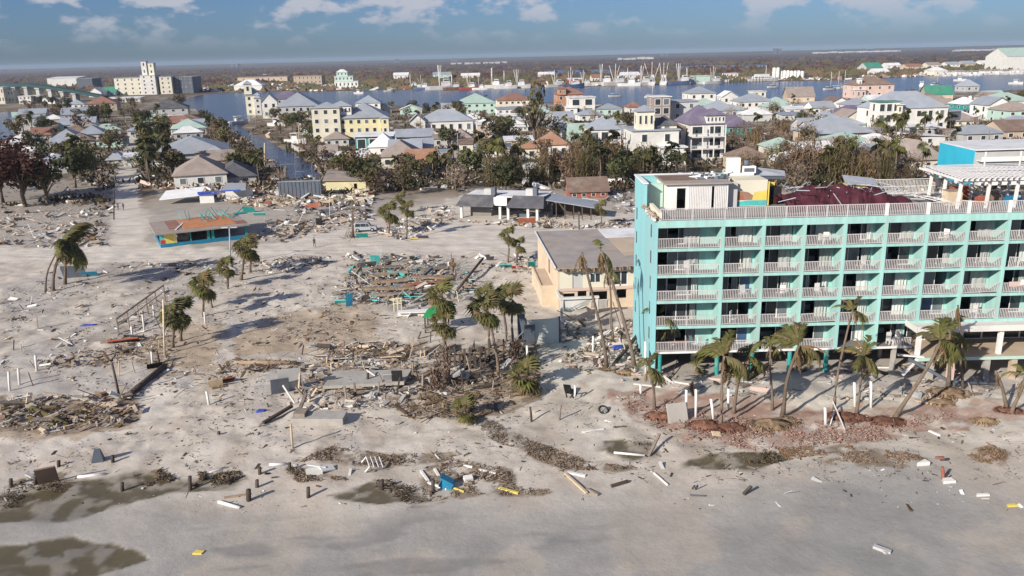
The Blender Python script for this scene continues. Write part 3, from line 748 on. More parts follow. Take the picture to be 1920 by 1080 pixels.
# roof sheds and equipment
b = MB(); b.prism([(36.2, 89), (39.6, 88.6), (40.2, 91.4), (36.8, 92)], ZR + .02, 17.9); hp('roof_shed', b, 'yellow')
b = MB(); b.add([(36.3, 88.8, 18.2), (39.6, 88.2, 18.0), (40.3, 91.0, 18.4), (36.9, 91.4, 18.8), (36.3, 88.8, 18.28), (39.6, 88.2, 18.08), (40.3, 91.0, 18.48), (36.9, 91.4, 18.88)],
      [(3, 2, 1, 0), (4, 5, 6, 7), (0, 1, 5, 4), (1, 2, 6, 5), (2, 3, 7, 6), (3, 0, 4, 7)]); hp('bent_roof_sheet', b, 'greymetal')
b = MB(); b.add([(27.2, 91.5, 19.0), (30.5, 91.2, 18.95), (31.0, 92.9, 19.2), (27.6, 93.0, 19.7), (27.2, 91.5, 19.06), (30.5, 91.2, 19.01), (31, 92.9, 19.26), (27.6, 93, 19.76)],
      [(3, 2, 1, 0), (4, 5, 6, 7), (0, 1, 5, 4), (1, 2, 6, 5), (2, 3, 7, 6), (3, 0, 4, 7)]); hp('bent_roof_sheet', b, 'greymetal')
b = MB(); b.bx(24.4, 27.0, 91.1, 92.6, 19.1, 19.35); b.prism([(24.0, 91.3), (25.5, 91.2), (25.7, 92.4), (24.2, 92.5)], 19.35, 21.0); b.bx(25.8, 27.2, 91.1, 92.2, 19.35, 20.1); b.bx(25.9, 27.0, 91.05, 91.1, 19.5, 19.9, 1)
b.tube([(26.3, 91.7, 20.1), (26.3, 91.7, 20.7)], .35, 8, 1); b.beam((23.4, 91.4, 19.3), (24.6, 91.2, 19.6), .3, .2, 0)
hp('rooftop_machinery', b, ('wallwhite', 'slate'))
# white lattice at the back of the roof
b = MB()
for i in range(60): x = 40.5 + i * .16; b.bx(x - .02, x + .02, 92.2, 92.24, ZR + .05, ZR + 1.9 - .006 * i)
for z in (.2, 1.0, 1.8): b.bx(40.5, 50.1, 92.17, 92.2, ZR + z - .03, ZR + z + .03)
hp('rear_lattice', b, 'white')
b = MB()
for i in range(26):
    x, y = rnd.uniform(41, 46), rnd.uniform(83, 91); L_ = rnd.uniform(1, 3); a = rnd.uniform(-.5, .5)
    b.beam((x, y, ZR + rnd.uniform(.1, 1.3)), (x + L_ * math.cos(a), y + L_ * math.sin(a), ZR + rnd.uniform(.1, 1.0)), .12, .06, rnd.choice((0, 0, 0, 1)))
o = hp('broken_roof_timber', b, ('white', 'slate')); o['kind'] = 'stuff'
# pergola
pg = thing('pergola', 'white slatted pergola on slim posts over the rooftop bar', 'pergola', (45.5, 83.0, ZR + .004))
post = MB().bx(-.13, .13, -.13, .13, 0, 2.7).mesh('post', MT['white'])
for i in range(5):
    for j in range(3):
        obj('post', post, pg, (i * 2.9 + .2 + j * .3, .3 + j * 3.6, 0), (0, R(2.5), 0))
bm_ = MB().bx(-.4, 13, -.09, .09, 0, .24).mesh('beam', MT['white'])
for j in range(3): obj('beam', bm_, pg, (j * .3, .3 + j * 3.6, 2.7))
sl_ = MB().bx(-.07, .07, -.7, 8.6, 0, .2).mesh('rafter', MT['white'])
for i in range(24): obj('rafter', sl_, pg, (-.2 + i * .56, 0, 2.945), (R(rnd.uniform(-.3, .6)), 0, R(-2 + rnd.uniform(-.8, .8))))
sl2 = MB().bx(-.4, 13, -.16, .16, 0, .04).mesh('slat', MT['white'])
for j in range(13): obj('slat', sl2, pg, (j * .05, -.5 + j * .7, 3.25 + .012 * j), (0, R(rnd.uniform(-.4, .4)), R(rnd.uniform(-.6, .6))))
# ------------------------------------------------------------------ houses, built from blocks
rnd = random.Random(21)
wf = MB(); wf.bx(-.5, -.42, -.05, .05, 0, 1); wf.bx(.42, .5, -.05, .05, 0, 1); wf.bx(-.419, .419, -.05, .05, 0, .07); wf.bx(-.419, .419, -.05, .05, .93, 1)
WIN = wf.mesh('window_frame', MT['white'])
PANE = MB().bx(-.44, .44, -.02, .02, .03, .97).mesh('pane', MT['glass'])
PANE2 = MB().bx(-.44, .44, -.02, .02, .03, .97).mesh('pane', MT['glassgrey'])
DOOR = MB().bx(-.5, .5, -.04, .04, 0, 1).mesh('door', MT['slate'])
def roof_mesh(kind, x0, x1, y0, y1, z, h, m, ov=.5):
    b = MB(); t = .14
    x0 -= ov; x1 += ov; y0 -= ov; y1 += ov; w, d = x1 - x0, y1 - y0
    if kind == 'flat':
        b.bx(x0, x1, y0, y1, z, z + .35); return b
    if kind == 'shed':
        b.add([(x0, y0, z), (x1, y0, z), (x1, y1, z + h), (x0, y1, z + h), (x0, y0, z + t), (x1, y0, z + t), (x1, y1, z + h + t), (x0, y1, z + h + t)],
              [(3, 2, 1, 0), (4, 5, 6, 7), (0, 1, 5, 4), (1, 2, 6, 5), (2, 3, 7, 6), (3, 0, 4, 7)]); return b
    base = [(x0, y0, z), (x1, y0, z), (x1, y1, z), (x0, y1, z)]
    if kind == 'hip':
        k = min(w, d) / 2
        if w >= d: r = [((x0 + k), (y0 + y1) / 2, z + h), (max(x1 - k, x0 + k + .01), (y0 + y1) / 2, z + h)]; ends = [(0, 1), (1, 1)]
        else: r = [((x0 + x1) / 2, y0 + k, z + h), ((x0 + x1) / 2, max(y1 - k, y0 + k + .01), z + h)]
        v = base + [(p[0], p[1], z + t) for p in base] + [(p[0], p[1], p[2] + t) for p in r]
        f = [(3, 2, 1, 0), (0, 1, 5, 4), (1, 2, 6, 5), (2, 3, 7, 6), (3, 0, 4, 7)]
        f += [(4, 5, 9, 8), (5, 6, 9), (6, 7, 8, 9), (7, 4, 8)] if w >= d else [(4, 5, 8), (5, 6, 9, 8), (6, 7, 9), (7, 4, 8, 9)]
        b.add(v, f); return b
    if kind == 'gable':      # ridge along x
        ym = (y0 + y1) / 2
        v = [(x0, y0, z), (x1, y0, z), (x1, y1, z), (x0, y1, z), (x0, ym, z + h), (x1, ym, z + h)]
    else:                    # gabley: ridge along y, gable to the front
        xm = (x0 + x1) / 2
        v = [(x0, y0, z), (x1, y0, z), (x1, y1, z), (x0, y1, z), (xm, y0, z + h), (xm, y1, z + h)]
    n = len(v); v = v + [(p[0], p[1], p[2] + t) for p in v]
    if kind == 'gable': f = [(0, 4, 5, 1), (2, 5, 4, 3), (6, 7, 11, 10), (8, 9, 10, 11), (0, 1, 7, 6), (2, 3, 9, 8), (0, 6, 10, 4), (4, 10, 9, 3), (1, 5, 11, 7), (5, 2, 8, 11)]
    else: f = [(0, 3, 5, 4), (1, 4, 5, 2), (6, 10, 11, 9), (7, 8, 11, 10), (0, 6, 9, 3), (1, 2, 8, 7), (0, 4, 10, 6), (4, 1, 7, 10), (3, 9, 11, 5), (5, 11, 8, 2)]
    b.add(v, f); return b
def block(root, x, y, w, d, z0, h, wall, roof=None, rmat='rgrey', rh=2.0, fl=1, nf=3, ns=2, ov=.5, big=False, door=False, porch=False, stilts=False, base=-.4):
    """one storeyed body with roof and windows in the house's own frame (front faces -y)"""
    x0, x1, y0, y1 = x - w / 2, x + w / 2, y, y + d
    zb = z0
    if stilts:
        st = MB()
        for i in range(4):
            for j in range(2):
                st.bx(x0 + .3 + (w - .9) * i / 3, x0 + .6 + (w - .9) * i / 3, y0 + .3 + (d - 1) * j, y0 + .6 + (d - 1) * j, base, z0)
        obj('stilts', st.mesh('stilts', MT['concrete']), root)
    else: zb = z0 if z0 > 0.1 else base
    b = MB(); b.bx(x0, x1, y0, y1, zb, z0 + h)
    if roof in ('gable', 'gabley'):
        if roof == 'gable':
            for xx in (x0, x1 - .12): b.add([(xx, y0, z0 + h), (xx, y1, z0 + h), (xx, (y0 + y1) / 2, z0 + h + rh * (d / (d + 2 * ov))), (xx + .12, y0, z0 + h), (xx + .12, y1, z0 + h), (xx + .12, (y0 + y1) / 2, z0 + h + rh * (d / (d + 2 * ov)))], [(0, 2, 1), (3, 4, 5), (0, 3, 5, 2), (1, 2, 5, 4)])
        else:
            for q in (y0, y1 - .12): b.add([(x0, q, z0 + h), (x1, q, z0 + h), (x, q, z0 + h + rh * (w / (w + 2 * ov))), (x0, q + .12, z0 + h), (x1, q + .12, z0 + h), (x, q + .12, z0 + h + rh * (w / (w + 2 * ov)))], [(0, 1, 2), (3, 5, 4), (0, 2, 5, 3), (1, 4, 5, 2)])
    wo = obj('wall', b.mesh('wall', MT[wall]), root)
    if roof: obj('roof', roof_mesh(roof, x0, x1, y0, y1, z0 + h + .004, rh, rmat, ov).mesh('roof', MT[rmat]), root)
    fh = h / fl
    for k in range(fl):
        wz, wh = z0 + k * fh + fh * (.12 if big else .32), fh * (.74 if big else .5)
        for i in range(nf):
            ww = min(w / (nf + .3) * (.85 if big else .5), 4.5 if big else 1.8)
            xx = x0 + w * (i + .5) / nf
            if door and k == 0 and i == nf // 2:
                obj('door', DOOR, root, (xx, y0 - .042, z0), (0, 0, 0), (1.1, 1, min(2.2, fh * .8))); continue
            o = obj('window', WIN, root, (xx, y0 - .03, wz), (0, 0, 0), (ww, 1, wh)); obj('pane', PANE if rnd.random() < .75 else PANE2, o)
        for i in range(ns):
            yy = y0 + d * (i + .5) / ns; ww = min(d / (ns + .5) * .5, 1.6)
            for xx, rz in ((x0 - .03, R(-90)), (x1 + .03, R(90))):
                o = obj('window', WIN, root, (xx, yy, wz), (0, 0, rz), (ww, 1, wh)); obj('pane', PANE if rnd.random() < .75 else PANE2, o)
    if porch:
        for k in range(fl):
            zz = z0 + k * fh
            p = MB(); p.bx(x0, x1, y0 - 2.2, y0 - .01, zz - .15, zz + .02); obj('porch_floor', p.mesh('porch_floor', MT['white']), root)
            p = MB(); n = max(4, int(w / .5)); p.bx(x0, x1, y0 - 2.2, y0 - 2.12, zz + .95, zz + 1.05)
            for i in range(n + 1): p.bx(x0 + (w - .08) * i / n, x0 + (w - .08) * i / n + .06, y0 - 2.19, y0 - 2.13, zz + .02, zz + .95)
            obj('porch_railing', p.mesh('porch_railing', MT['white']), root)
            for i in range(4):
                p = MB(); xx = x0 + .15 + (w - .3) * i / 3; p.bx(xx - .14, xx + .14, y0 - 2.19, y0 - 1.9, (base if k == 0 else zz + .02), zz + fh - .15); obj('porch_post', p.mesh('porch_post', MT['white']), root)
    return wo
HOUSES = []
FOOT = []                                     # footprints, so that trees keep clear of the houses
def house(label, xl, xr, yb, wall_px, depth, wall, roof, rmat, rh, rot=0, cat='house', name='house', group=None, w_over=None, fl=1, nf=3, ns=2, z0=0.0, blocks=(), **k):
    """front edge from (xl, yb) to (xr, yb) in the photograph, wall height in its pixels there"""
    a, c = at(xl, yb), at(xr, yb); p = (a + c) / 2
    if roof in ('hip', 'gable', 'gabley'): rh *= 1.3; depth = depth and depth * 1.15
    s = scale_at(p); w = w_over or (xr - xl) / s; h = wall_px / s - z0
    root = thing(name, label, cat, (p.x, p.y, 0), R(rot), group)
    if depth is None: depth = w * .75
    block(root, 0, 0, w, depth, z0, h, wall, roof, rmat, rh, fl, nf, ns, **k)
    for bl in blocks: block(root, **bl)
    FOOT.append((p.x - math.sin(R(rot)) * depth / 2, p.y + math.cos(R(rot)) * depth / 2, max(w, depth) * .62)); HOUSES.append((FOOT[-1][0], FOOT[-1][1], label))
    return root
B = lambda x, y, w, d, z0, h, wall, roof=None, rmat='rgrey', rh=1.5, fl=1, nf=2, ns=1, **k: dict(x=x, y=y, w=w, d=d, z0=z0, h=h, wall=wall, roof=roof, rmat=rmat, rh=rh, fl=fl, nf=nf, ns=ns, **k)
# ------------------------------------------------------------------ the town, near to far
rnd = random.Random(5)
LR = 18       # the streets left of the canal run at this angle
# left of and along the canal
house('low house with a broad blue-grey hip roof left of the canal', 300, 424, 302, 14, 26, 'lightgrey', 'hip', 'rgrey', 3.6, LR, nf=4, ov=.9)
house('taupe shingle house at the near end of the canal street', 332, 425, 352, 24, 16, 'wallwhite', 'hip', 'rtaupe', 3.2, LR, nf=3)
house('dark shingle house wing behind the smashed blue-trimmed shop', 405, 480, 346, 14, 15, 'lightgrey', 'hip', 'rdark', 2.6, LR, nf=2)
house('white house with a mint hip roof and open veranda', 324, 386, 254, 13, 16, 'wallwhite', 'hip', 'rmint', 3.0, LR, nf=5, big=True)
house('low house with red-brown tiles behind the mint roof', 292, 372, 240, 9, 14, 'tan', 'hip', 'rred', 2.6, LR)
house('two storey house with a dark slate hip roof by the bay', 284, 352, 222, 18, 22, 'lightgrey', 'hip', 'rdark', 4.4, LR, fl=2, nf=4)
house('white flat-roofed shed in front of the slate-roofed house', 298, 354, 224, 6, 6, 'wallwhite', 'flat', 'rwhite', .4, LR, nf=2)
house('pale house with two blue-grey roof tiers', 118, 178, 224, 9, 17, 'lightgrey', 'gable', 'rgrey', 3.0, LR)
house('red-ridged bungalow between grey roofs on the left', 116, 176, 243, 9, 14, 'mint', 'gable', 'rgrey', 2.6, LR)
house('mint bungalow with a pale metal roof in dark trees', 98, 150, 274, 12, 15, 'mint', 'hip', 'rgrey', 3.0, LR)
house('long low building with a plain white roof at the left edge', 22, 118, 302, 8, 13, 'lightgrey', 'gable', 'rwhite', 2.2, LR)
house('small red-roofed bungalow at the left', 60, 94, 262, 8, 12, 'tan', 'gable', 'rred', 2.4, LR)
house('blue-grey block in shade at the far left', 30, 70, 250, 28, 12, 'lightgrey', 'flat', 'rgrey', .5, LR, fl=2, nf=2)
house('tiny pavilion with a pale cone roof beside the side street', 202, 232, 306, 6, 7, 'wallwhite', 'hip', 'rgrey', 2.2, LR, nf=2)
house('torn cream house beside the side street', 234, 274, 310, 14, 9, 'cream', 'shed', 'rwhite', .8, LR, nf=2)
house('tan villa with a red tile roof near the green bridge', 164, 218, 208, 13, 22, 'tan', 'hip', 'rred', 4.0, LR, fl=2, nf=4)
house('long white warehouse roof below the big white block', 204, 262, 192, 7, 16, 'wallwhite', 'shed', 'rwhite', 1.0, 10, nf=5, cat='warehouse', name='warehouse')
house('white gable house beside a green roof near the bridge', 168, 190, 182, 8, 20, 'wallwhite', 'gabley', 'rwhite', 4.0, 10, nf=2)
house('green-roofed boathouse near the white block', 190, 216, 180, 5, 26, 'lightgrey', 'gable', 'rgreen', 5.0, 10, nf=2)
# large block with silos, hall and the bridge
house('large white block with twin towers beyond the left streets', 220, 296, 178, 31, 60, 'cream', 'flat', 'rgrey', .5, 6, cat='apartment block', name='apartment_block', fl=4, nf=6, ns=3,
      blocks=[B(14, -1.5, 16, 22, 0, 21, 'wallwhite', 'flat', 'rwhite', nf=2, fl=5), B(10.5, 2, 5.5, 8, 21, 15, 'wallwhite', 'flat', 'rgrey', nf=1, fl=2), B(18, 2, 6, 9, 21, 13, 'cream', 'flat', 'rgrey', nf=1, fl=2),
              B(32, 1, 13, 40, 0, 19, 'cream', 'flat', 'rgrey', nf=2, fl=4), B(49.5, 8, 20, 40, 0, 18, 'slate', 'flat', 'rgrey', nf=4, fl=4)])
house('long white hall roof beyond the green bridge', 92, 146, 162, 15, 40, 'wallwhite', 'shed', 'rwhite', 2, 6, nf=0, ns=0, cat='warehouse', name='warehouse')
house('blue-grey hall beside the white hall', 146, 174, 164, 16, 40, 'slate', 'flat', 'rgrey', 2, 6, nf=0, ns=0, cat='warehouse', name='warehouse')
# right bank of the canal and the middle
house('narrow cream tower house with a turret on the canal mouth', 464, 490, 216, 36, 16, 'cream', 'hip', 'rgrey', 3.5, 14, fl=3, nf=2, ns=2, blocks=[B(-2.4, -.6, 4.6, 4.6, 13, 6, 'cream', 'hip', 'rgrey', 2.4, fl=1, nf=1), B(2.8, -2.0, 4.0, 4.5, 0, 10.5, 'wallwhite', 'hip', 'rgrey', 1.8, fl=3, nf=1)])
house('white gabled house front beside the cream tower house', 494, 522, 222, 30, 20, 'wallwhite', 'gabley', 'rgrey', 4.0, 14, fl=2, nf=2)
house('wide grey-roofed apartment house by the canal mouth', 522, 598, 226, 26, 30, 'lightgrey', 'hip', 'rgrey', 5.5, 10, fl=2, nf=6, ns=4)
house('long house with a purple-grey roof beside the bay', 506, 570, 196, 10, 18, 'lightgrey', 'hip', 'rpurple', 4.5, 12, nf=5)
house('big yellow stucco house with grey metal roof and white tower', 640, 726, 268, 46, 17, 'paleyellow', 'hip', 'rgrey', 4.2, 4, fl=3, nf=6, ns=3, ov=.7,
      blocks=[B(-14.2, -1.2, 11.0, 14, 0, 14.2, 'cream', 'hip', 'rgrey', 2.0, fl=4, nf=3, ns=2), B(-8.6, 1.0, 8.6, 8, 11.2, 3.4, 'wallwhite', 'hip', 'rgrey', 1.8, nf=6), B(8.9, -1.2, 3, 3, 0, 9.6, 'paleyellow', 'hip', 'rgrey', 1.0, fl=3, nf=1)])
house('pale mint house between the yellow house and the bay', 668, 714, 214, 20, 15, 'wallwhite', 'hip', 'rgrey', 3.4, 4, fl=2, nf=3)
house('white flat canopy on teal posts below the yellow house', 668, 735, 282, 26, 9, 'teal', 'shed', 'rwhite', .6, 3, nf=3, ns=0, big=True, cat='pavilion', name='pavilion', ov=1.0)
house('white domed tent roof beside the teal pavilion', 692, 744, 290, 14, 10, 'wallwhite', 'hip', 'rwhite', 3.4, 3, nf=1)
house('cream bungalow with broad grey shingle roof', 716, 788, 316, 22, 15, 'cream', 'hip', 'rtaupe', 3.2, 5, nf=3)
house('cream garage with an orange tile gable', 762, 818, 330, 20, 11, 'cream', 'gable', 'rorange', 3.0, 4, nf=3, door=True)
house('grey metal roof between the two cream bungalows', 730, 790, 296, 12, 12, 'lightgrey', 'gable', 'rgrey', 2.6, 4, nf=2)
house('long house with sage roof and white front gable', 790, 888, 252, 24, 14, 'wallwhite', 'hip', 'rgrey', 3.6, 6, nf=6, fl=1, blocks=[B(-12.6, -2, 6.4, 9, 0, 6.0, 'wallwhite', 'gabley', 'rgrey', 3.2, nf=1, fl=2)])
house('mint-roofed house by the bay near the tall bare tree', 860, 930, 214, 20, 20, 'mint', 'hip', 'rmint', 4.0, 5, nf=5, fl=2)
house('tan house with red tiles facing the harbour', 934, 1000, 206, 17, 16, 'cream', 'hip', 'rred', 3.2, 5, nf=6, fl=2)
house('terracotta tower villa by the harbour', 1046, 1096, 206, 28, 15, 'orange', 'hip', 'rred', 3.4, 5, nf=4, fl=2, blocks=[B(-5.5, -1, 4.5, 5, 9, 3.6, 'orange', 'hip', 'rred', 1.6, nf=2)])
house('white modern cube house right of the terracotta villa', 1068, 1116, 217, 33, 12, 'wallwhite', 'flat', 'rwhite', .4, 5, nf=2, fl=2, big=True, blocks=[B(-6.2, -2.5, 6, 6, 0, 4.4, 'wallwhite', 'shed', 'rwhite', .6, nf=1)])
house('pink house with a white flat roof among palms', 896, 930, 258, 24, 13, 'pink', 'flat', 'rwhite', .4, 5, nf=2, fl=2)
house('low house with long white flat roof behind the palms', 934, 986, 226, 8, 11, 'lightgrey', 'flat', 'rwhite', .3, 5, nf=4)
house('white cottage with pale grey hip roof near the palms', 1034, 1076, 262, 20, 12, 'wallwhite', 'hip', 'rgrey', 2.6, 4, nf=2)
house('mint cottage beside the pale grey hip roof', 1070, 1108, 268, 18, 12, 'mint', 'gable', 'rmint', 2.4, 4, nf=2)
house('white house with a vivid orange tile roof', 1014, 1066, 300, 28, 12, 'wallwhite', 'hip', 'rorange', 2.6, 3, nf=3, blocks=[B(-7.4, -1, 5, 8, 0, 4.0, 'cream', 'hip', 'rorange', 1.4, nf=1)])
house('white two storey house with a veranda and grey hip roof', 1106, 1162, 290, 46, 11, 'wallwhite', 'hip', 'rgrey', 2.8, 3, nf=3, fl=2, porch=True, big=True)
house('white low roof by the wrecked yard in the middle', 985, 1030, 330, 14, 8, 'lightgrey', 'shed', 'rwhite', .7, 4, nf=2)
# the pair of tall houses in front of the hotel's roof
house('white villa with a square cream lookout tower', 1186, 1272, 308, 62, 15, 'wallwhite', 'flat', 'rgrey', .4, 3, fl=2, nf=2, ns=2,
      blocks=[B(-3.0, .6, 5.0, 5.2, 10.0, 5.6, 'cream', 'hip', 'rgrey', 1.7, nf=3, fl=1), B(4.0, 3.2, 6.0, 7, 10.0, 1.2, 'cream', 'hip', 'rdark', 2.6, nf=1), B(4.4, -4.2, 7.4, 4.0, 0, 5.2, 'wallwhite', 'flat', 'rwhite', nf=1)])
h3 = house('white three storey house with large dark window openings and purple-grey hip roof', 1290, 1356, 300, 66, 15, 'wallwhite', 'hip', 'rpurple', 3.8, 3, fl=3, nf=2, ns=2, big=True, porch=True,
      blocks=[B(2.6, -.3, 5.8, 5.5, 10.9, 2.6, 'wallwhite', 'hip', 'rpurple', 1.9, nf=5), B(-8.2, 2, 4.6, 9, 0, 9.5, 'lightgrey', 'hip', 'rbrown', 1.8, nf=1, fl=2)])
house('brown flat-roofed tower house with white cornice', 1224, 1256, 250, 66, 12, 'rtaupe', 'flat', 'rwhite', .4, 4, fl=4, nf=2, ns=1, big=True)
house('grey flat-roofed modern house beside the brown tower', 1256, 1308, 246, 54, 14, 'lightgrey', 'flat', 'rgrey', .4, 4, fl=3, nf=2)
house('white house with pale hip roof above the flat modern house', 1292, 1342, 202, 26, 14, 'wallwhite', 'hip', 'rgrey', 3.0, 4, fl=2, nf=3)
house('mint-roofed low house behind the three storey house', 1300, 1352, 210, 12, 12, 'mint', 'hip', 'rmint', 2.6, 4, nf=4)
house('wide grey hip roof behind the three storey house', 1330, 1384, 222, 14, 16, 'lightgrey', 'hip', 'rgrey', 3.6, 4, nf=4)
house('white house with a broad blue-grey roof near the water', 1386, 1450, 204, 13, 14, 'wallwhite', 'hip', 'rgrey', 3.2, 4, nf=5)
house('little white house with a pink gable by the water', 1354, 1384, 196, 14, 10, 'wallwhite', 'gabley', 'rwhite', 2.6, 4, nf=2)
house('cream cube house close to the water', 1412, 1436, 184, 12, 10, 'cream', 'flat', 'rwhite', .4, 4, nf=2)
house('brown thatch-coloured gable house by the water', 1478, 1526, 192, 10, 20, 'tan', 'gable', 'rtaupe', 4.4, -10, nf=2)
house('teal-roofed house left of the thatch-coloured gable', 1446, 1482, 204, 9, 13, 'lightgrey', 'hip', 'rmint', 2.6, 4, nf=3)
house('low white house with a torn white roof', 1474, 1530, 214, 9, 10, 'wallwhite', 'shed', 'rwhite', 1.0, 6, nf=3)
house('house with a stripped purple-grey roof right of the three storey house', 1362, 1410, 252, 14, 14, 'teal', 'hip', 'rpurple', 3.2, 4, nf=3)
house('small grey roof at the edge of the bare trees', 1504, 1542, 248, 10, 10, 'lightgrey', 'gable', 'rgrey', 2.4, 6, nf=2)
# right side
house('tan house under a large grey hip roof behind the bare trees', 1528, 1636, 272, 22, 17, 'tan', 'hip', 'rgrey', 4.2, 4, nf=5, ov=.9)
house('little white lookout house beside the grey hip roof', 1544, 1568, 238, 18, 8, 'wallwhite', 'hip', 'rgrey', 1.8, 4, nf=2)
house('cream gable house behind the grey hip roof', 1584, 1626, 236, 14, 12, 'cream', 'gabley', 'rtaupe', 2.6, 4, nf=3)
house('big white house with a green roof corner and a bare side wall', 1642, 1776, 250, 46, 15, 'wallwhite', 'hip', 'rgrey', 4.6, 4, fl=2, nf=6, ns=1, ov=.4,
      blocks=[B(-10.6, -1.6, 8.4, 7, 0, 12.2, 'wallwhite', 'flat', 'rgreen', nf=3, fl=3, big=True), B(-6.6, -2.0, 2.2, 3, 0, 11.0, 'cream', 'flat', 'rwhite', nf=1, fl=3), B(17.4, 1, 5, 6, 4.4, 3.4, 'slate', 'flat', 'rgrey', nf=0, ns=0)])
house('pink villa with brown tile roofs and a round turret by the water', 1602, 1676, 184, 24, 16, 'pink', 'hip', 'rbrown', 4.0, 3, fl=2, nf=4, blocks=[B(-10, -2, 6.5, 8, 0, 5.5, 'pink', 'flat', 'rwhite', nf=2), B(-9.8, 1, 2.6, 2.6, 5, 7.5, 'wallwhite', 'hip', 'rwhite', .6, nf=1)])
house('flat grey-roofed house right of the pink villa', 1680, 1734, 192, 11, 14, 'lightgrey', 'flat', 'rgrey', .5, 3, nf=4)
house('house with a moss-green gable roof and tan end wall', 1738, 1784, 190, 12, 16, 'tan', 'gable', 'rgreen', 4.0, -14, nf=1)
house('pale grey house with a rounded roof by the water', 1810, 1836, 172, 10, 12, 'lightgrey', 'hip', 'rgrey', 3.4, 3, nf=2)
house('small teal cabin on the right', 1802, 1834, 214, 18, 10, 'teal', 'hip', 'rwhite', 2.4, 3, nf=3, z0=2.0, stilts=True)
house('white gabled house with a two storey veranda at the right', 1850, 1896, 226, 28, 12, 'wallwhite', 'gabley', 'rgrey', 2.6, 3, fl=2, nf=4, big=True, porch=True)
house('mint-roofed house at the right edge', 1858, 1935, 204, 14, 14, 'wallwhite', 'hip', 'rmint', 3.0, 3, nf=5)
house('mint house with white windows at the right edge', 1886, 1945, 232, 24, 12, 'mint', 'hip', 'rtaupe', 2.8, 3, fl=2, nf=3)
house('white row of grey-roofed houses at the right of the bare trees', 1524, 1566, 214, 11, 11, 'wallwhite', 'gable', 'rgrey', 2.4, 3, nf=3)
house('house with a broken lavender-grey roof left of the white house', 1570, 1640, 224, 10, 12, 'lightgrey', 'hip', 'rpurple', 2.8, 3, nf=4)
house('wrecked brown pavilion in front of the white house', 1776, 1820, 262, 15, 9, 'tan', 'flat', 'rbrown', .4, 3, nf=3, big=True, z0=1.0, stilts=True)
house('cream cottage among yellow palms at the right', 1838, 1870, 258, 14, 9, 'cream', 'shed', 'rwhite', .8, 3, nf=2)
house('brown-roofed house at the right edge above the blue building', 1880, 1960, 262, 16, 12, 'tan', 'gable', 'rbrown', 2.6, 3, nf=3)
house('grey shingle house just behind the hotel roof', 1706, 1772, 322, 22, 14, 'cream', 'hip', 'rtaupe', 3.6, 8, nf=3)
# harbour front, far shore
house('long tan warehouse on the far shore', 552, 604, 158, 15, 30, 'tan', 'flat', 'rtaupe', .4, 3, cat='warehouse', name='warehouse', nf=7, fl=2, ns=1)
house('low tan shed on the far shore left of the warehouse', 448, 540, 153, 8, 20, 'tan', 'shed', 'rtaupe', 1.0, 3, cat='warehouse', name='warehouse', nf=4, ns=0)
house('white round-roofed boat shed on the far shore', 440, 492, 170, 9, 20, 'wallwhite', 'hip', 'rwhite', 5.0, 3, cat='boat shed', name='boat_shed', nf=0, ns=0)
house('white shed with red doors among the trawlers', 1066, 1092, 155, 6, 14, 'red', 'shed', 'rwhite', 1.2, 3, cat='boat shed', name='boat_shed', nf=1, ns=0)
house('pale green tank house at the harbour', 1302, 1332, 156, 13, 16, 'mint', 'flat', 'rwhite', .4, 3, cat='boat shed', name='boat_shed', nf=0, ns=0)
house('white harbour office right of the trawler masts', 1360, 1384, 146, 8, 14, 'wallwhite', 'flat', 'rwhite', .4, 3, cat='office', name='harbour_office', nf=3, ns=0)
house('tan quay building left of the silos', 1398, 1420, 152, 7, 16, 'tan', 'flat', 'rtaupe', .4, 3, cat='office', name='harbour_office', nf=2, ns=0)
si = thing('silo_group', 'row of white storage silos on the far quay', 'silo', at(1476, 149))
for i, (dx, h) in enumerate(((-15, 12.5), (-11, 12.5), (-6.5, 9), (-2.5, 9), (1.5, 9), (5.5, 8.5), (9.5, 8.5), (13.5, 8.5), (17.5, 8))):
    obj('silo_tank', MB().lathe([(2.1, -.3), (2.1, h), (.6, h + .9), (.05, h + 1.0)], 12).mesh('silo_tank', MT['wallwhite']), si, (dx, 3 if i > 1 else 0, 0))
house('pale mint dry-storage hall at the right edge of the far shore', 1886, 1990, 132, 26, 40, 'wallwhite', 'gable', 'rmint', 8, 2, cat='warehouse', name='warehouse', nf=0, ns=0)
house('bright green roofed hall on the far shore', 1626, 1656, 132, 4, 30, 'lightgrey', 'gable', 'rgreen', 6, 2, cat='warehouse', name='warehouse', nf=0, ns=0)
house('white marina canopy on the right far shore', 1752, 1776, 142, 9, 20, 'cream', 'hip', 'rwhite', 3, 2, cat='boat shed', name='boat_shed', nf=2, ns=0)
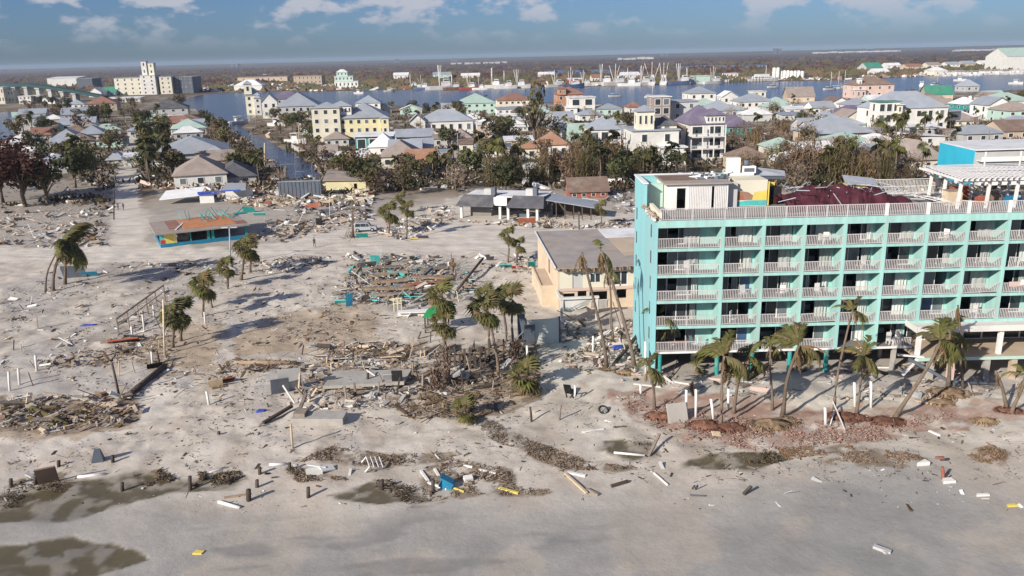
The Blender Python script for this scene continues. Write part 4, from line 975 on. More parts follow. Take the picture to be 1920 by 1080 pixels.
for i, (xl, xr, yb, hp_, wl, rm, lb) in enumerate(((1700, 1730, 130, 5, 'tan', 'rred', 'red-roofed low house on the far right shore'), (1662, 1690, 128, 5, 'wallwhite', 'rwhite', 'white low house on the far right shore beside the green hall'), (1740, 1765, 127, 5, 'cream', 'rtaupe', 'cream low house on the far right shore'),
        (1776, 1800, 126, 5, 'wallwhite', 'rgrey', 'white house among far trees right of the marina canopy'), (1806, 1830, 124, 5, 'tan', 'rgrey', 'tan grey-roofed house among far trees'), (1640, 1668, 140, 5, 'wallwhite', 'rwhite', 'white boat store below the bright green hall'),
        (1840, 1866, 122, 4, 'wallwhite', 'rwhite', 'small white store left of the dry-storage hall'), (738, 766, 148, 7, 'wallwhite', 'rwhite', 'white house above the first trawlers'), (812, 846, 146, 6, 'mint', 'rgrey', 'mint hall behind the tall-masted trawler'), (865, 900, 146, 4, 'cream', 'rwhite', 'cream shed row behind the trawlers'),
        (1110, 1128, 152, 6, 'cream', 'rred', 'cream house with red roof on the quay'), (1165, 1200, 146, 5, 'wallwhite', 'rwhite', 'white shed roof behind the middle trawlers'), (1010, 1040, 144, 4, 'lightgrey', 'rwhite', 'pale shed behind the gap between the trawlers'))):
    house(lb, xl, xr, yb, hp_, 18, wl, 'gable', rm, 3, 2, nf=3, ns=0)
# the sage-and-white ferry-like building by the boatyard
house('pale green stepped ferry terminal at the boatyard', 628, 672, 165, 12, 22, 'wallwhite', 'flat', 'rwhite', .4, 3, cat='terminal', name='terminal', nf=6, ns=2, blocks=[B(-3, 3, 22, 14, 7.5, 6, 'mint', 'flat', 'rwhite', nf=5), B(-5, 5, 13, 9, 13.5, 5, 'mint', 'hip', 'rwhite', 3, nf=3)])
# blue building behind the hotel
bb = thing('blue_building', 'low building with a bright sky-blue end wall and white flat roof behind the hotel', 'building', (103, 178, 0))
pc, pn = at(1764, 267, 9.2), at(1829, 282, 9.2)
b = MB(); b.prism([(pn.x - 103, pn.y - 178), (pn.x + 60 - 103, pn.y + 3 - 178), (pc.x + 62 - 103, pc.y + 3 - 178), (pc.x - 103, pc.y - 178)], -.3, 8.9); obj('wall', b.mesh('wall', MT['lightgrey']), bb)
dv = (pn - pc); nv = Vector((dv.y, -dv.x, 0)).normalized()
if nv.x > 0: nv = -nv
b = MB(); b.prism([(pc.x + nv.x * .25 - 103, pc.y + nv.y * .25 - 178), (pn.x + nv.x * .25 - 103, pn.y + nv.y * .25 - 178), (pn.x - 103 + nv.x * .003, pn.y - 178 + nv.y * .003), (pc.x - 103 + nv.x * .003, pc.y - 178 + nv.y * .003)], -.3, 9.15); obj('end_wall', b.mesh('end_wall', MT['skyblue']), bb)
b = MB(); b.prism([(pn.x - .2 - 103, pn.y - .6 - 178), (pn.x + 60 - 103, pn.y + 2.4 - 178), (pc.x + 62 - 103, pc.y + 3.3 - 178), (pc.x - .2 - 103, pc.y + .4 - 178)], 9.16, 9.45); obj('roof', b.mesh('roof', MT['rwhite']), bb)
for z in (1.6, 4.4, 7.0):
    b = MB(); b.bx(pn.x + .5 - 103, pn.x + 58 - 103, pn.y - 2.2 - 178, pn.y - 178 - .05, z - .15, z); b.bx(pn.x + .5 - 103, pn.x + 58 - 103, pn.y - 2.2 - 178, pn.y - 2.1 - 178, z, z + .9); obj('gallery', b.mesh('gallery', MT['wallwhite']), bb, (0, 0, 0))
for i in range(7):
    b = MB(); b.bx(pn.x + 1 + i * 8 - 103, pn.x + 1.3 + i * 8 - 103, pn.y - 2.35 - 178, pn.y - 2.22 - 178, -.3, 9.1); obj('gallery_post', b.mesh('gallery_post', MT['white']), bb)
b = MB(); b.bx(pn.x + 21 - 103, pn.x + 45 - 103, pn.y + 6 - 178, pn.y + 14 - 178, 9.45, 12.4); obj('roof_box', b.mesh('roof_box', MT['blue']), bb)
FOOT.append((120, 190, 22))

# bridge at the far left
br = thing('bridge', 'long dark teal road bridge on pale piers at the far left', 'bridge', at(70, 192))
s = scale_at(br.location)
def brx(px): return (px - 70) / s
pts = [(-130, 34), (-40, 32), (0, 30), (60, 30), (100, 25), (150, 17), (200, 8)]
b = MB()
for (xa, za), (xb, zb) in zip(pts, pts[1:]):
    xa, xb, za, zb = brx(xa), brx(xb), za / s * 1.15, zb / s * 1.15
    b.add([(xa, -5, za - 2.6), (xb, -5, zb - 2.6), (xb, 5, zb - 2.6), (xa, 5, za - 2.6), (xa, -5, za), (xb, -5, zb), (xb, 5, zb), (xa, 5, za)], [(3, 2, 1, 0), (4, 5, 6, 7), (0, 1, 5, 4), (2, 3, 7, 6)])
obj('deck', b.mesh('deck', MT['rteal']), br)
for px in range(-120, 150, 22):
    z = np.interp(px, [p[0] for p in pts], [p[1] for p in pts]) / s * 1.15 - 2.6
    b = MB(); b.bx(-1.6, 1.6, -4, 4, -.5, z - 1.2); b.bx(-2.2, 2.2, -4.8, 4.8, z - 1.2, z); obj('pier', b.mesh('pier', MT['lightgrey']), br, (brx(px), 0, 0))
for i, (px, w, h) in enumerate(((20, 16, 24), (48, 22, 14), (66, 20, 14), (92, 22, 10), (116, 18, 9), (2, 16, 30))):
    house(('cream balcony block under the bridge', 'pale apartment house behind the first pier', 'grey apartment house behind the second pier', 'low white shop under the bridge ramp', 'white shop at the foot of the bridge', 'cream block at the far left edge under the bridge')[i], px - w / 2, px + w / 2, 194 + (i % 2), h, 12, ('cream', 'wallwhite', 'lightgrey', 'wallwhite', 'wallwhite', 'cream')[i], 'flat', 'rwhite', .4, 5, cat='building', name='building', nf=3, fl=2 if h > 12 else 1)
# distant towers and pale rows on the skyline
for lb, px, w, D_, h, mt in (('pair of blue-grey towers on the skyline at right', 1468, 14, 6500, 42, 'slate'), ('single dark tower on the skyline in the middle', 1256, 12, 7000, 24, 'slate'), ('small tower on the left skyline', 450, 14, 6500, 22, 'slate'), ('distant block on the skyline left of the middle', 755, 10, 7000, 30, 'slate'), ('low distant block on the skyline', 862, 10, 7000, 28, 'slate')):
    x = (px - 960) / F * (D_ * _cp); wm = w / F * D_ * _cp
    t = thing('distant_tower', lb, 'tower', (x, D_, 0)); b = MB(); b.bx(-wm / 2, -wm * .06, -15, 15, -1, h); b.bx(wm * .06, wm / 2, -15, 15, -1, h * .95); b.bx(-wm * .06, wm * .06, -5, 5, -1, h * .9); obj('wall', b.mesh('wall', MT[mt]), t)
    b = MB(); b.bx(-wm / 2 - 1, wm / 2 + 1, -16, 16, h + .1, h + 2); obj('roof', b.mesh('roof', MT['rgrey']), t)
def far_row(lb, x0, x1, y, n, hh, seed):
    r = random.Random(seed); b = MB(); p0 = at(x0, y)
    for i in range(n):
        px = x0 + (x1 - x0) * (i + .5) / n + r.uniform(-2, 2); p = at(px, y + (px - x0) * -.024 + r.uniform(-1, 1) * .5)
        w = (x1 - x0) / n * .8 / scale_at(p); h = hh * r.uniform(.5, 1.2); b.bx(p.x - w / 2, p.x + w / 2, p.y, p.y + 40, -1, h); b.prism([(p.x - w / 2 - 1, p.y - 1), (p.x + w / 2 + 1, p.y - 1), (p.x + w / 2 + 1, p.y + 41), (p.x - w / 2 - 1, p.y + 41)], h + .01, h + 2, 1)
    tag(obj('distant_buildings', b.mesh('distant_buildings', [MT['lightgrey'], MT['lightgrey']])), lb, 'buildings', None, 'stuff')
far_row('pale row of far buildings along the right skyline', 1528, 1690, 100, 24, 7, 1)
far_row('pale row of far buildings at the right end of the skyline', 1790, 1990, 96, 26, 7, 2)
far_row('pale halls on the skyline in the middle', 1160, 1228, 112, 8, 9, 3)
far_row('thin row of white houses on the middle skyline', 845, 950, 121, 9, 6, 4)

for a in (('low white house with a dull grey roof in the middle palms', 772, 812, 290, 11, 12, 'cream', 'gable', 'rgrey', 2.2, 5), ('grey flat-roofed shed behind the orange garage', 820, 858, 296, 9, 10, 'lightgrey', 'flat', 'rgrey', .4, 4), ('little red-roofed white house at the water above the white villa', 1178, 1204, 212, 10, 10, 'wallwhite', 'hip', 'rred', 2.2, 4), ('pale bungalow between the sage roof and the pink house', 846, 884, 268, 9, 10, 'wallwhite', 'hip', 'rtaupe', 2.4, 4),
          ('white shed with a shallow roof before the tan harbour house', 958, 990, 246, 8, 9, 'wallwhite', 'shed', 'rwhite', .8, 4), ('grey-roofed cottage beneath the terracotta villa', 1040, 1076, 232, 9, 10, 'cream', 'gable', 'rgrey', 2.4, 4), ('pale cottage at the end of the canal dock', 600, 632, 300, 9, 9, 'lightgrey', 'gable', 'rtaupe', 2.2, 10), ('white cottage with flat roof beside the canal dock', 560, 592, 252, 8, 9, 'wallwhite', 'flat', 'rwhite', .3, 10),
          ('low cream house right of the bare thicket', 1650, 1690, 292, 8, 9, 'cream', 'shed', 'rwhite', .8, 4), ('grey-roofed white house behind the lavender-grey roof', 1590, 1640, 206, 9, 12, 'wallwhite', 'hip', 'rgrey', 2.6, 4), ('pale low house by the left canal', 38, 84, 222, 8, 12, 'lightgrey', 'gable', 'rgrey', 2.4, 18), ('small white house left of the red tile villa', 128, 158, 204, 8, 12, 'wallwhite', 'hip', 'rgrey', 2.6, 14), ('grey-roofed house in the trees left of the side street', 148, 196, 262, 10, 13, 'lightgrey', 'hip', 'rgrey', 2.8, 18),
          ('white house with blue-grey roof near the right water edge', 1700, 1742, 212, 9, 12, 'wallwhite', 'hip', 'rgrey', 2.6, 3), ('cream house under a taupe roof left of the teal cabin', 1792, 1836, 236, 9, 10, 'cream', 'hip', 'rtaupe', 2.4, 3)):
    house(*a, nf=3)
dk = thing('canal_dock', 'pale timber dock with piles along the right bank of the canal', 'dock', at(560, 284, 0), R(22))
for i in range(9):
    obj('dock_plank', MB().bx(-1.2, 1.2, -.9, .9, .9, 1.05).mesh('dock_plank', MT['paleboard']), dk, (0, (i - 4) * 1.95, 0)); obj('pile', MB().bx(-1.4, -1.1, -.15, .15, -.5, 2.2).mesh('pile', MT['wallwhite']), dk, (0, (i - 4) * 1.95, 0))

# the many small low roofs between the named houses: each told by the house it stands next to
def cottages(n, poly, rot, seed):
    r = random.Random(seed); xs = [q[0] for q in poly]; ys = [q[1] for q in poly]; c = tr = 0
    while c < n and tr < n * 90:
        tr += 1; px, py = r.uniform(min(xs), max(xs)), r.uniform(min(ys), max(ys))
        if not inside(px, py, poly) or inside(px, py, BAY) or inside(px, py, ROADS[1]): continue
        p = at(px, py); w = r.uniform(9, 15); d = r.uniform(8, 12)
        if any(math.hypot(p.x - a, p.y + d / 2 - b_) < k * .8 + w * .5 for a, b_, k in FOOT): continue
        c += 1; s = scale_at(p); rt, rn = r.choice((('rgrey', 'grey'), ('rgrey', 'grey'), ('rwhite', 'white'), ('rtaupe', 'taupe'), ('rmint', 'sage'), ('rbrown', 'brown'))); wl, wn = r.choice((('wallwhite', 'white'), ('cream', 'cream'), ('lightgrey', 'grey'), ('tan', 'tan'), ('mint', 'mint')))
        kd = r.choice(('hip', 'gable', 'hip', 'shed')); hx, hy, lb = min(HOUSES[:N_NAMED], key=lambda q: (q[0] - p.x) ** 2 + (q[1] - p.y) ** 2); dx, dy = p.x - hx, p.y - hy
        rel = ('right of' if dx > 0 else 'left of') if abs(dx) > abs(dy) * .8 else ('behind' if dy > 0 else 'in front of')
        COTT.setdefault('%s cottage with %s %s roof %s the %s' % (wn, rn, kd, rel, short(lb)), []).append(house('', px - w * s / 2, px + w * s / 2, py, r.uniform(2.5, 3.4) * s, d, wl, kd, rt, 2.0 if kd != 'shed' else .8, rot + r.choice((0, 0, 90)) + r.uniform(-6, 6), nf=3, ns=1, name='cottage'))
N_NAMED, COTT = len(HOUSES), {}
def short(lb):
    for c in (' left of ', ' right of ', ' behind ', ' beside ', ' by ', ' near ', ' among ', ' at ', ' in ', ' below ', ' under ', ' above ', ' close ', ' facing ', ' between ', ' just ', ' with ', ' and ', ' from ', ' on ', ' beneath '):
        if c in lb and len(lb.split(c)[0].split()) > 2: lb = lb.split(c)[0]
    return ' '.join(lb.split()[:6])
cottages(16, [(0, 300), (0, 215), (200, 205), (215, 330), (60, 330)], 18, 1); cottages(8, [(262, 330), (270, 215), (370, 215), (420, 300), (400, 335)], 18, 2); cottages(16, [(640, 320), (610, 230), (730, 205), (900, 205), (880, 320)], 5, 3)
cottages(16, [(880, 300), (900, 205), (1180, 205), (1180, 290)], 5, 4); cottages(30, [(1290, 245), (1290, 205), (1930, 175), (1930, 270), (1640, 270), (1530, 280), (1400, 262)], 4, 5); cottages(8, [(1370, 320), (1400, 265), (1720, 280), (1700, 320)], 4, 6)
for lb, os_ in COTT.items():
    os_.sort(key=lambda o: o.location.y)
    for i, o in enumerate(os_): o['label'] = lb if len(os_) == 1 else ('nearer ', 'more distant ', 'third ', 'fourth ')[min(i, 3)] + lb
# ------------------------------------------------------------------ palms and trees
rnd = random.Random(33)
def frond_mesh(L, bend, leaf, mats, n=20, hang=.5, seed=0):
    r = random.Random(seed); b = MB(); pts = []; th = 0.0; p = Vector((0, 0, 0)); st = L / n
    for i in range(n + 1):
        pts.append(p.copy()); th -= bend / n * (0.4 + 1.2 * i / n)
        p = p + Vector((math.cos(th), 0, math.sin(th))) * st
    b.tube(pts, [.035 * (1 - .8 * i / n) + .006 for i in range(n + 1)], 3, 0, False)
    for i in range(2, n + 1):
        t = i / n; l = leaf * (math.sin(math.pi * min(1, .12 + .8 * t)) ** .7) * r.uniform(.75, 1.1)
        d = (pts[i] - pts[i - 1]).normalized()
        for sd in (-1, 1):
            if r.random() < .24: continue
            a = r.uniform(.5, .75); s = Vector((0, sd, 0)) * math.cos(a) + d * math.sin(a) + Vector((0, 0, -hang * r.uniform(.5, 1.5)))
            s.normalize(); q = pts[i]; m = q + s * l * .5 + Vector((0, 0, .03)); e = q + s * l + Vector((0, 0, -hang * l * .35)); w = d * .075
            b.add([tuple(q - w), tuple(q + w), tuple(m + w * 1.2), tuple(e), tuple(m - w * 1.2)], [(0, 1, 2, 4), (4, 2, 3)])
    return b.mesh('frond', mats)
def fan_mesh(mats, seed, pet=.8, rad=.95, droop=.5, ns=13):
    r = random.Random(seed); b = MB()
    b.tube([(0, 0, 0), (pet * .55, 0, .03), (pet, 0, -.06)], [.03, .022, .018], 3, 0, False)
    c = Vector((pet, 0, -.06))
    for i in range(ns):
        a = R(-115 + 230 * i / (ns - 1)); l = rad * (1 - .3 * abs(a) / 2.0) * r.uniform(.8, 1.1)
        d = Vector((math.cos(a), math.sin(a), 0)); sd = Vector((-d.y, d.x, 0)) * .085 * rad
        m = c + d * l * .55; e = c + d * l + Vector((0, 0, -droop * l * r.uniform(.5, 1.3)))
        b.add([tuple(c), tuple(m + sd), tuple(e), tuple(m - sd)], [(0, 3, 2, 1)])
    return b.mesh('frond', mats)
FR_G = [frond_mesh(2.9, R(95), .85, MT['frond'], 20, .7, i) for i in range(3)]
FR_O = [frond_mesh(2.7, R(115), .8, MT['frondolive'], 20, .9, i + 9) for i in range(2)]
FR_B = [frond_mesh(2.3, R(60), .35, MT['frondbrown'], 12, .9, i + 20) for i in range(2)]
FAN_G = [fan_mesh(MT['frond'], i) for i in range(2)] + [fan_mesh(MT['frondolive'], 5)]
FAN_B = [fan_mesh(MT['frondbrown'], 8, .7, .8, 1.1)]
def palm(label, base, crown, kind, n=16, size=1.0, wind=0.5, group='storm-battered palms', dead=4, r0=.19, bow=0.4, by=0.0, name='palm_tree', green=True, up=0.0, wdir=20):
    size *= 1.25 if kind == 'fan' else 1.06; n = int(n * 1.15); r0 *= .9
    p = ground(*base); t = on_y(crown[0], crown[1], p.y + by)
    root = thing(name, label, 'palm tree', p, 0, group)
    rel = t - p; h = rel.length
    side = Vector((rel.x, rel.y, 0)); 
    pts = []
    for i in range(9):
        s = i / 8; q = rel * s; q = q - side * bow * math.sin(math.pi * s) * .8 + Vector((0.06 * math.sin(s * 7 + h), 0, 0))
        pts.append(q)
    pts[0] = Vector((pts[0].x, pts[0].y, -.3))
    b = MB(); b.tube(pts, [r0 * (1.55 if i == 0 else 1.15 if i == 1 else 1.0 - .035 * i) for i in range(9)], 8)
    if kind == 'fan':                         # shaggy boots below the crown
        for i in range(14):
            a = rnd.uniform(0, 6.28); q = rel * rnd.uniform(.82, 1.0); b.beam(q, q + Vector((math.cos(a) * .3, math.sin(a) * .3, .28)), .06, .03)
    obj('trunk', b.mesh('trunk', MT['trunk']), root)
    mg, mb = (FR_G + FR_O, FR_B) if kind == 'coco' else (FAN_G, FAN_B)
    wd = R(wdir)
    for i in range(n):
        a = i * 2.39996 + rnd.uniform(-.3, .3)
        # the storm has pushed the fronds to one side
        da = (a - wd + math.pi) % (2 * math.pi) - math.pi
        a2 = wd + da * (1 - .55 * wind)
        elv = R(-45 + 125 * ((i * .618 + .1) % 1)) if kind == 'coco' else R(-50 + 135 * ((i * .618) % 1))
        elv += up
        sc = size * rnd.uniform(.8, 1.12)
        obj('frond', rnd.choice(mg) if green and rnd.random() > .14 else rnd.choice(mb), root, rel, (rnd.uniform(-.3, .3), -elv, a2), (sc, sc, sc))
    for i in range(dead):
        a = rnd.uniform(0, 6.28); sc = size * rnd.uniform(.7, 1.0)
        obj('frond', rnd.choice(mb), root, rel - rel.normalized() * .15, (rnd.uniform(-.4, .4), R(rnd.uniform(45, 80)), a), (sc, sc, sc))['label'] = 'dead brown frond hanging down'
    return root
# in front of the hotel
palm('palm with two drooping fronds against the hotel\'s left corner, rooted below the first balcony', (1227, 700), (1236, 590), 'coco', 10, 1.0, .95, None, 3, .15, .1)
palm('short palm left of the first teal stilt with a grey straight trunk', (1229, 766), (1217, 688), 'coco', 14, .75, .6, None, 4, .16, .1)
palm('bent palm with the big dark green crown before the second balcony column', (1350, 797), (1357, 668), 'coco', 24, 1.05, .8, None, 6, .17, -1.0, wdir=55)
palm('palm leaning right with a drooping crown beside the bent palm', (1376, 772), (1404, 668), 'coco', 15, .8, .9, None, 5, .17, .4, wdir=10)
palm('thin palm with hardly any leaves left under the third column', (1448, 766), (1444, 648), 'coco', 7, .6, .8, None, 3, .12, 0)
palm('stout palm with a tall upswept crown in front of the fourth balcony column', (1466, 782), (1497, 648), 'coco', 20, 1.0, .7, None, 7, .2, .3, up=R(15), wdir=60)
palm('slender palm with a small yellow-green tuft before the fifth balcony column', (1565, 768), (1600, 582), 'coco', 10, .62, .5, None, 2, .13, .5, up=R(10))
palm('palm with pale feathery fronds spread low before the torn slab', (1606, 774), (1621, 668), 'coco', 16, .85, .3, None, 5, .15, .2)
palm('long leaning palm with a full crown in front of the white terrace canopy', (1674, 782), (1763, 640), 'coco', 22, 1.0, .7, None, 7, .2, -.12, up=R(8))
palm('upright palm topped by a broken brown stub beside the terrace deck', (1778, 726), (1782, 622), 'coco', 14, .8, .8, None, 6, .2, 0, wdir=0)
palm('left trunk of the crossed leafless palms at the right edge', (1890, 762), (1868, 695), 'coco', 0, .8, .5, None, 3, .18, 0)
palm('right trunk of the crossed leafless palms at the right edge', (1897, 774), (1924, 705), 'coco', 6, .8, .5, None, 3, .18, 0)
palm('brown withered palm stump with hanging fronds between white posts', (1299, 742), (1297, 712), 'coco', 0, .6, .5, None, 9, .16, 0)
palm('low green palm tuft under the hotel\'s first balcony', (1306, 700), (1306, 688), 'coco', 14, .45, .6, None, 2, .16, 0)
palm('yellow-green palm tuft on the lowest railing by the third column', (1447, 684), (1448, 646), 'coco', 9, .5, .6, None, 2, .1, 0)
palm('dead palm stub with brown leaf ends standing above the terrace canopy', (1806, 728), (1796, 572), 'coco', 0, .6, .4, None, 9, .13, 0)
# before the beige motel
palm('left one of two bare leaning palms before the beige motel', (1138, 692), (1090, 474), 'coco', 0, .9, .7, None, 8, .2, .12)
palm('right one of two leaning palms before the beige motel, with yellow-brown rags', (1190, 690), (1126, 470), 'coco', 2, 1.0, .7, None, 12, .22, .12)
palm('wilted palm behind the right leaning palm, draped with olive fronds', (1150, 640), (1140, 505), 'coco', 3, .9, .7, None, 8, .14, .1)
# middle clump
palm('cabbage palm over the green hut roof, upper crown', (836, 716), (829, 556), 'fan', 30, 1.0, .2, None, 6, .19, .1)
palm('cabbage palm over the green hut roof, lower crown', (842, 722), (834, 606), 'fan', 26, .95, .2, None, 6, .19, .1)
palm('leaning cabbage palm with two-tiered crown right of the green hut', (934, 700), (912, 582), 'fan', 34, 1.1, .2, None, 8, .19, .3)
palm('cabbage palm just behind the leaning one', (917, 650), (912, 556), 'fan', 20, .9, .2, None, 4, .18, .1)
palm('left palm of the dark pair beside the pale wall panel', (950, 650), (944, 562), 'fan', 26, 1.0, .2, None, 6, .18, .1)
palm('right palm of the dark pair beside the pale wall panel', (962, 668), (960, 562), 'fan', 28, 1.05, .2, None, 6, .18, .1)
palm('low shaggy palm half buried beside the sand track', (990, 735), (988, 706), 'fan', 26, 1.15, .3, None, 12, .2, 0)
palm('squat green palm at the head of the sand gully', (868, 788), (872, 770), 'fan', 22, .85, .4, None, 10, .2, 0)
palm('headless brown palm stub among the flattened beams', (848, 520), (848, 485), 'fan', 0, .7, .3, None, 16, .34, 0)
# by the road
palm('taller of two palms on the road edge left of the motel', (953, 490), (954, 442), 'fan', 26, .95, .2, None, 5, .2, .05)
palm('shorter of two palms on the road edge left of the motel', (968, 490), (974, 460), 'fan', 24, .85, .2, None, 5, .24, .05)
palm('lone slim palm behind the motel roof', (1127, 428), (1128, 390), 'fan', 24, .85, .2, None, 5, .14, 0)
palm('left palm of the bushy pair beside the silver car', (729, 441), (730, 398), 'fan', 40, 1.25, .2, None, 14, .22, 0)
palm('right palm of the bushy pair beside the silver car', (762, 447), (764, 392), 'fan', 30, .95, .2, None, 8, .16, 0)
palm('far palm on the road behind the silver car pair', (756, 400), (752, 372), 'fan', 22, .9, .2, None, 6, .16, 0)
# left
palm('big windswept palm at the left with a dense dark crown', (98, 546), (122, 452), 'coco', 30, 1.6, .85, None, 12, .24, .15, wdir=10)
palm('second trunk of the windswept left group, crown pushed right', (121, 533), (130, 455), 'coco', 24, 1.45, .85, None, 10, .24, .1, wdir=0)
palm('third leaning trunk of the windswept left group', (84, 548), (112, 462), 'coco', 8, 1.2, .9, None, 6, .15, .2)
palm('round-headed palm near the street lamp, left trunk', (452, 525), (462, 462), 'fan', 34, 1.25, .2, None, 12, .24, .1)
palm('round-headed palm near the street lamp, right trunk', (470, 512), (470, 470), 'fan', 26, 1.1, .2, None, 8, .2, .05)
palm('small palm left of the round-headed pair', (428, 542), (426, 500), 'fan', 26, 1.0, .2, None, 10, .2, 0)
palm('dark palm on the sand ridge, upper one of the diagonal row', (382, 592), (380, 534), 'fan', 34, 1.15, .2, None, 8, .18, .1)
palm('thin palm behind the dark palm on the ridge', (398, 575), (390, 540), 'fan', 22, .9, .2, None, 6, .14, .1)
palm('dark palm by the tall pole, lowest of the diagonal row', (325, 652), (326, 590), 'fan', 34, 1.1, .2, None, 10, .18, .1)
palm('companion palm right behind the one by the tall pole', (340, 640), (342, 584), 'fan', 30, 1.0, .2, None, 8, .18, .1)

# ---- trees of the town: shared meshes, one object per tree
def clump_crown(kind, seed):
    r = random.Random(seed); b = MB()
    if kind in ('leafy', 'sparse', 'rusty'):
        lobes = [(Vector((r.uniform(-.3, .3), r.uniform(-.3, .3), r.uniform(.45, .85))), r.uniform(.14, .27)) for _ in range(9)]
        n = dict(leafy=620, sparse=260, rusty=3000)[kind]
        for i in range(n):
            c, rad = r.choice(lobes); d = Vector((r.gauss(0, 1), r.gauss(0, 1), r.gauss(0, 1))).normalized()
            p = c + d * rad * r.uniform(.55, 1.08); s = r.uniform(.022, .05) * (.5 if kind == 'rusty' else 1)
            u = d.cross(Vector((r.gauss(0, 1), r.gauss(0, 1), r.gauss(0, 1)))).normalized(); w = (d + Vector((r.gauss(0, .6), r.gauss(0, .6), r.gauss(0, .6)))).normalized().cross(u)
            b.add([tuple(p - u * s - w * s * .7), tuple(p + u * s - w * s * .5), tuple(p + u * s * .7 + w * s), tuple(p - u * s * .8 + w * s * .8)], [(0, 1, 2, 3)])
    elif kind == 'twiggy':
        for i in range(330):
            a = r.uniform(0, 6.28); rr = r.uniform(0, .36) ; z = r.uniform(.25, 1.0); p = Vector((rr * math.cos(a), rr * math.sin(a), z * (1 - rr * .5)))
            d = Vector((math.cos(a) * .5 + r.gauss(0, .35), math.sin(a) * .5 + r.gauss(0, .35), r.uniform(.2, 1))).normalized(); l = r.uniform(.08, .2)
            u = d.cross(Vector((r.gauss(0, 1), r.gauss(0, 1), 0.1))).normalized() * .007
            b.add([tuple(p - u), tuple(p + u), tuple(p + d * l)], [(0, 1, 2)])
            if i % 2:
                s = r.uniform(.015, .032); q = p + d * l; w = d.cross(u).normalized() * s; uu = u.normalized() * s
                b.add([tuple(q - uu), tuple(q + w), tuple(q + uu), tuple(q - w)], [(0, 1, 2, 3)])
    elif kind == 'canes':                      # clump of upright canes with ragged leaves
        for i in range(26):
            a = r.uniform(0, 6.28); rr = r.uniform(.02, .3); p = Vector((rr * math.cos(a), rr * math.sin(a), 0)); top = p * r.uniform(1, 1.7) + Vector((0, 0, r.uniform(.5, .95)))
            u = Vector((.008, 0, 0)); b.add([tuple(p - u), tuple(p + u), tuple(top + u * .6), tuple(top - u * .6)], [(0, 1, 2, 3)]); u = Vector((0, .008, 0)); b.add([tuple(p - u), tuple(p + u), tuple(top + u * .6), tuple(top - u * .6)], [(0, 1, 2, 3)])
            for k in range(13):
                q = p.lerp(top, r.uniform(.35, 1.05)); a2 = r.uniform(0, 6.28); l = r.uniform(.1, .24); d = Vector((math.cos(a2), math.sin(a2), r.uniform(-.6, .9))).normalized()
                m = q + d * l * .5; e = q + d * l + Vector((0, 0, -l * .6)); s = Vector((-d.y, d.x, 0)) * .016
                b.add([tuple(q), tuple(m + s), tuple(e), tuple(m - s)], [(0, 1, 2, 3)])
    elif kind == 'palmhead':
        for i in range(30):
            a = i * 2.4; el_ = R(-55 + 130 * ((i * .618) % 1)); d = Vector((math.cos(a) * math.cos(el_), math.sin(a) * math.cos(el_), math.sin(el_)))
            q = Vector((0, 0, .82)); l = r.uniform(.2, .3); s = Vector((-math.sin(a), math.cos(a), 0)) * .055; m = q + d * l * .6; e = q + d * l + Vector((0, 0, -l * .45))
            b.add([tuple(q), tuple(m + s), tuple(e), tuple(m - s)], [(0, 1, 2, 3)])
            for sd in (-1, 1):
                e2 = m + s * sd * 2 + d * l * .15 + Vector((0, 0, -l * .35)); b.add([tuple(q + d * l * .3), tuple(m), tuple(e2)], [(0, 1, 2)])
    return b
def limbs(kind, seed):
    r = random.Random(seed); b = MB()
    if kind == 'palmhead': b.tube([(0, 0, -.05), (r.uniform(-.03, .03), 0, .4), (0, 0, .84)], [.03, .022, .018], 6); return b
    if kind == 'canes':
        for i in range(5): a = r.uniform(0, 6.28); b.tube([(.1 * math.cos(a), .1 * math.sin(a), -.05), (.2 * math.cos(a), .2 * math.sin(a), r.uniform(.5, .9))], [.012, .007], 4)
        return b
    b.tube([(0, 0, -.05), (r.uniform(-.02, .02), 0, .2), (r.uniform(-.05, .05), r.uniform(-.05, .05), .5)], [.035, .026, .015], 6)
    for i in range(9):
        a = r.uniform(0, 6.28); z = r.uniform(.18, .45); q = Vector((0, 0, z)); e = Vector((math.cos(a) * r.uniform(.15, .35), math.sin(a) * r.uniform(.15, .35), z + r.uniform(.2, .5)))
        b.tube([q, (q + e) / 2 + Vector((0, 0, .05)), e], [.016, .01, .004], 4)
    return b
CROWN, LIMB = {}, {}
for kind, mats in (('leafy', ('leafgreen', 'leafolive')), ('sparse', ('leafolive', 'leafbrown')), ('rusty', ('leafrust',)), ('twiggy', ('leafbrown', 'twig')), ('canes', ('frondolive', 'leafbrown', 'frondbrown')), ('palmhead', ('frond', 'frondolive', 'leafgreen'))):
    CROWN[kind] = [clump_crown(kind, 100 + i).mesh('crown', MT[mats[i % len(mats)]]) for i in range(3 if len(mats) != 2 else 4)]
    LIMB[kind] = [limbs(kind, 200 + i).mesh('trunk', MT['trunk' if kind in ('palmhead', 'canes') else 'bark']) for i in range(2)]
KIND_NAME = dict(leafy=('tree', 'broadleaf_tree', 'green leafy tree'), sparse=('tree', 'thin_tree', 'half-stripped olive tree'), rusty=('tree', 'rust_tree', 'rust-brown tree'), twiggy=('tree', 'bare_tree', 'bare brown tree'), canes=('bamboo clump', 'cane_clump', 'ragged cane clump'), palmhead=('palm tree', 'town_palm', 'small palm'))
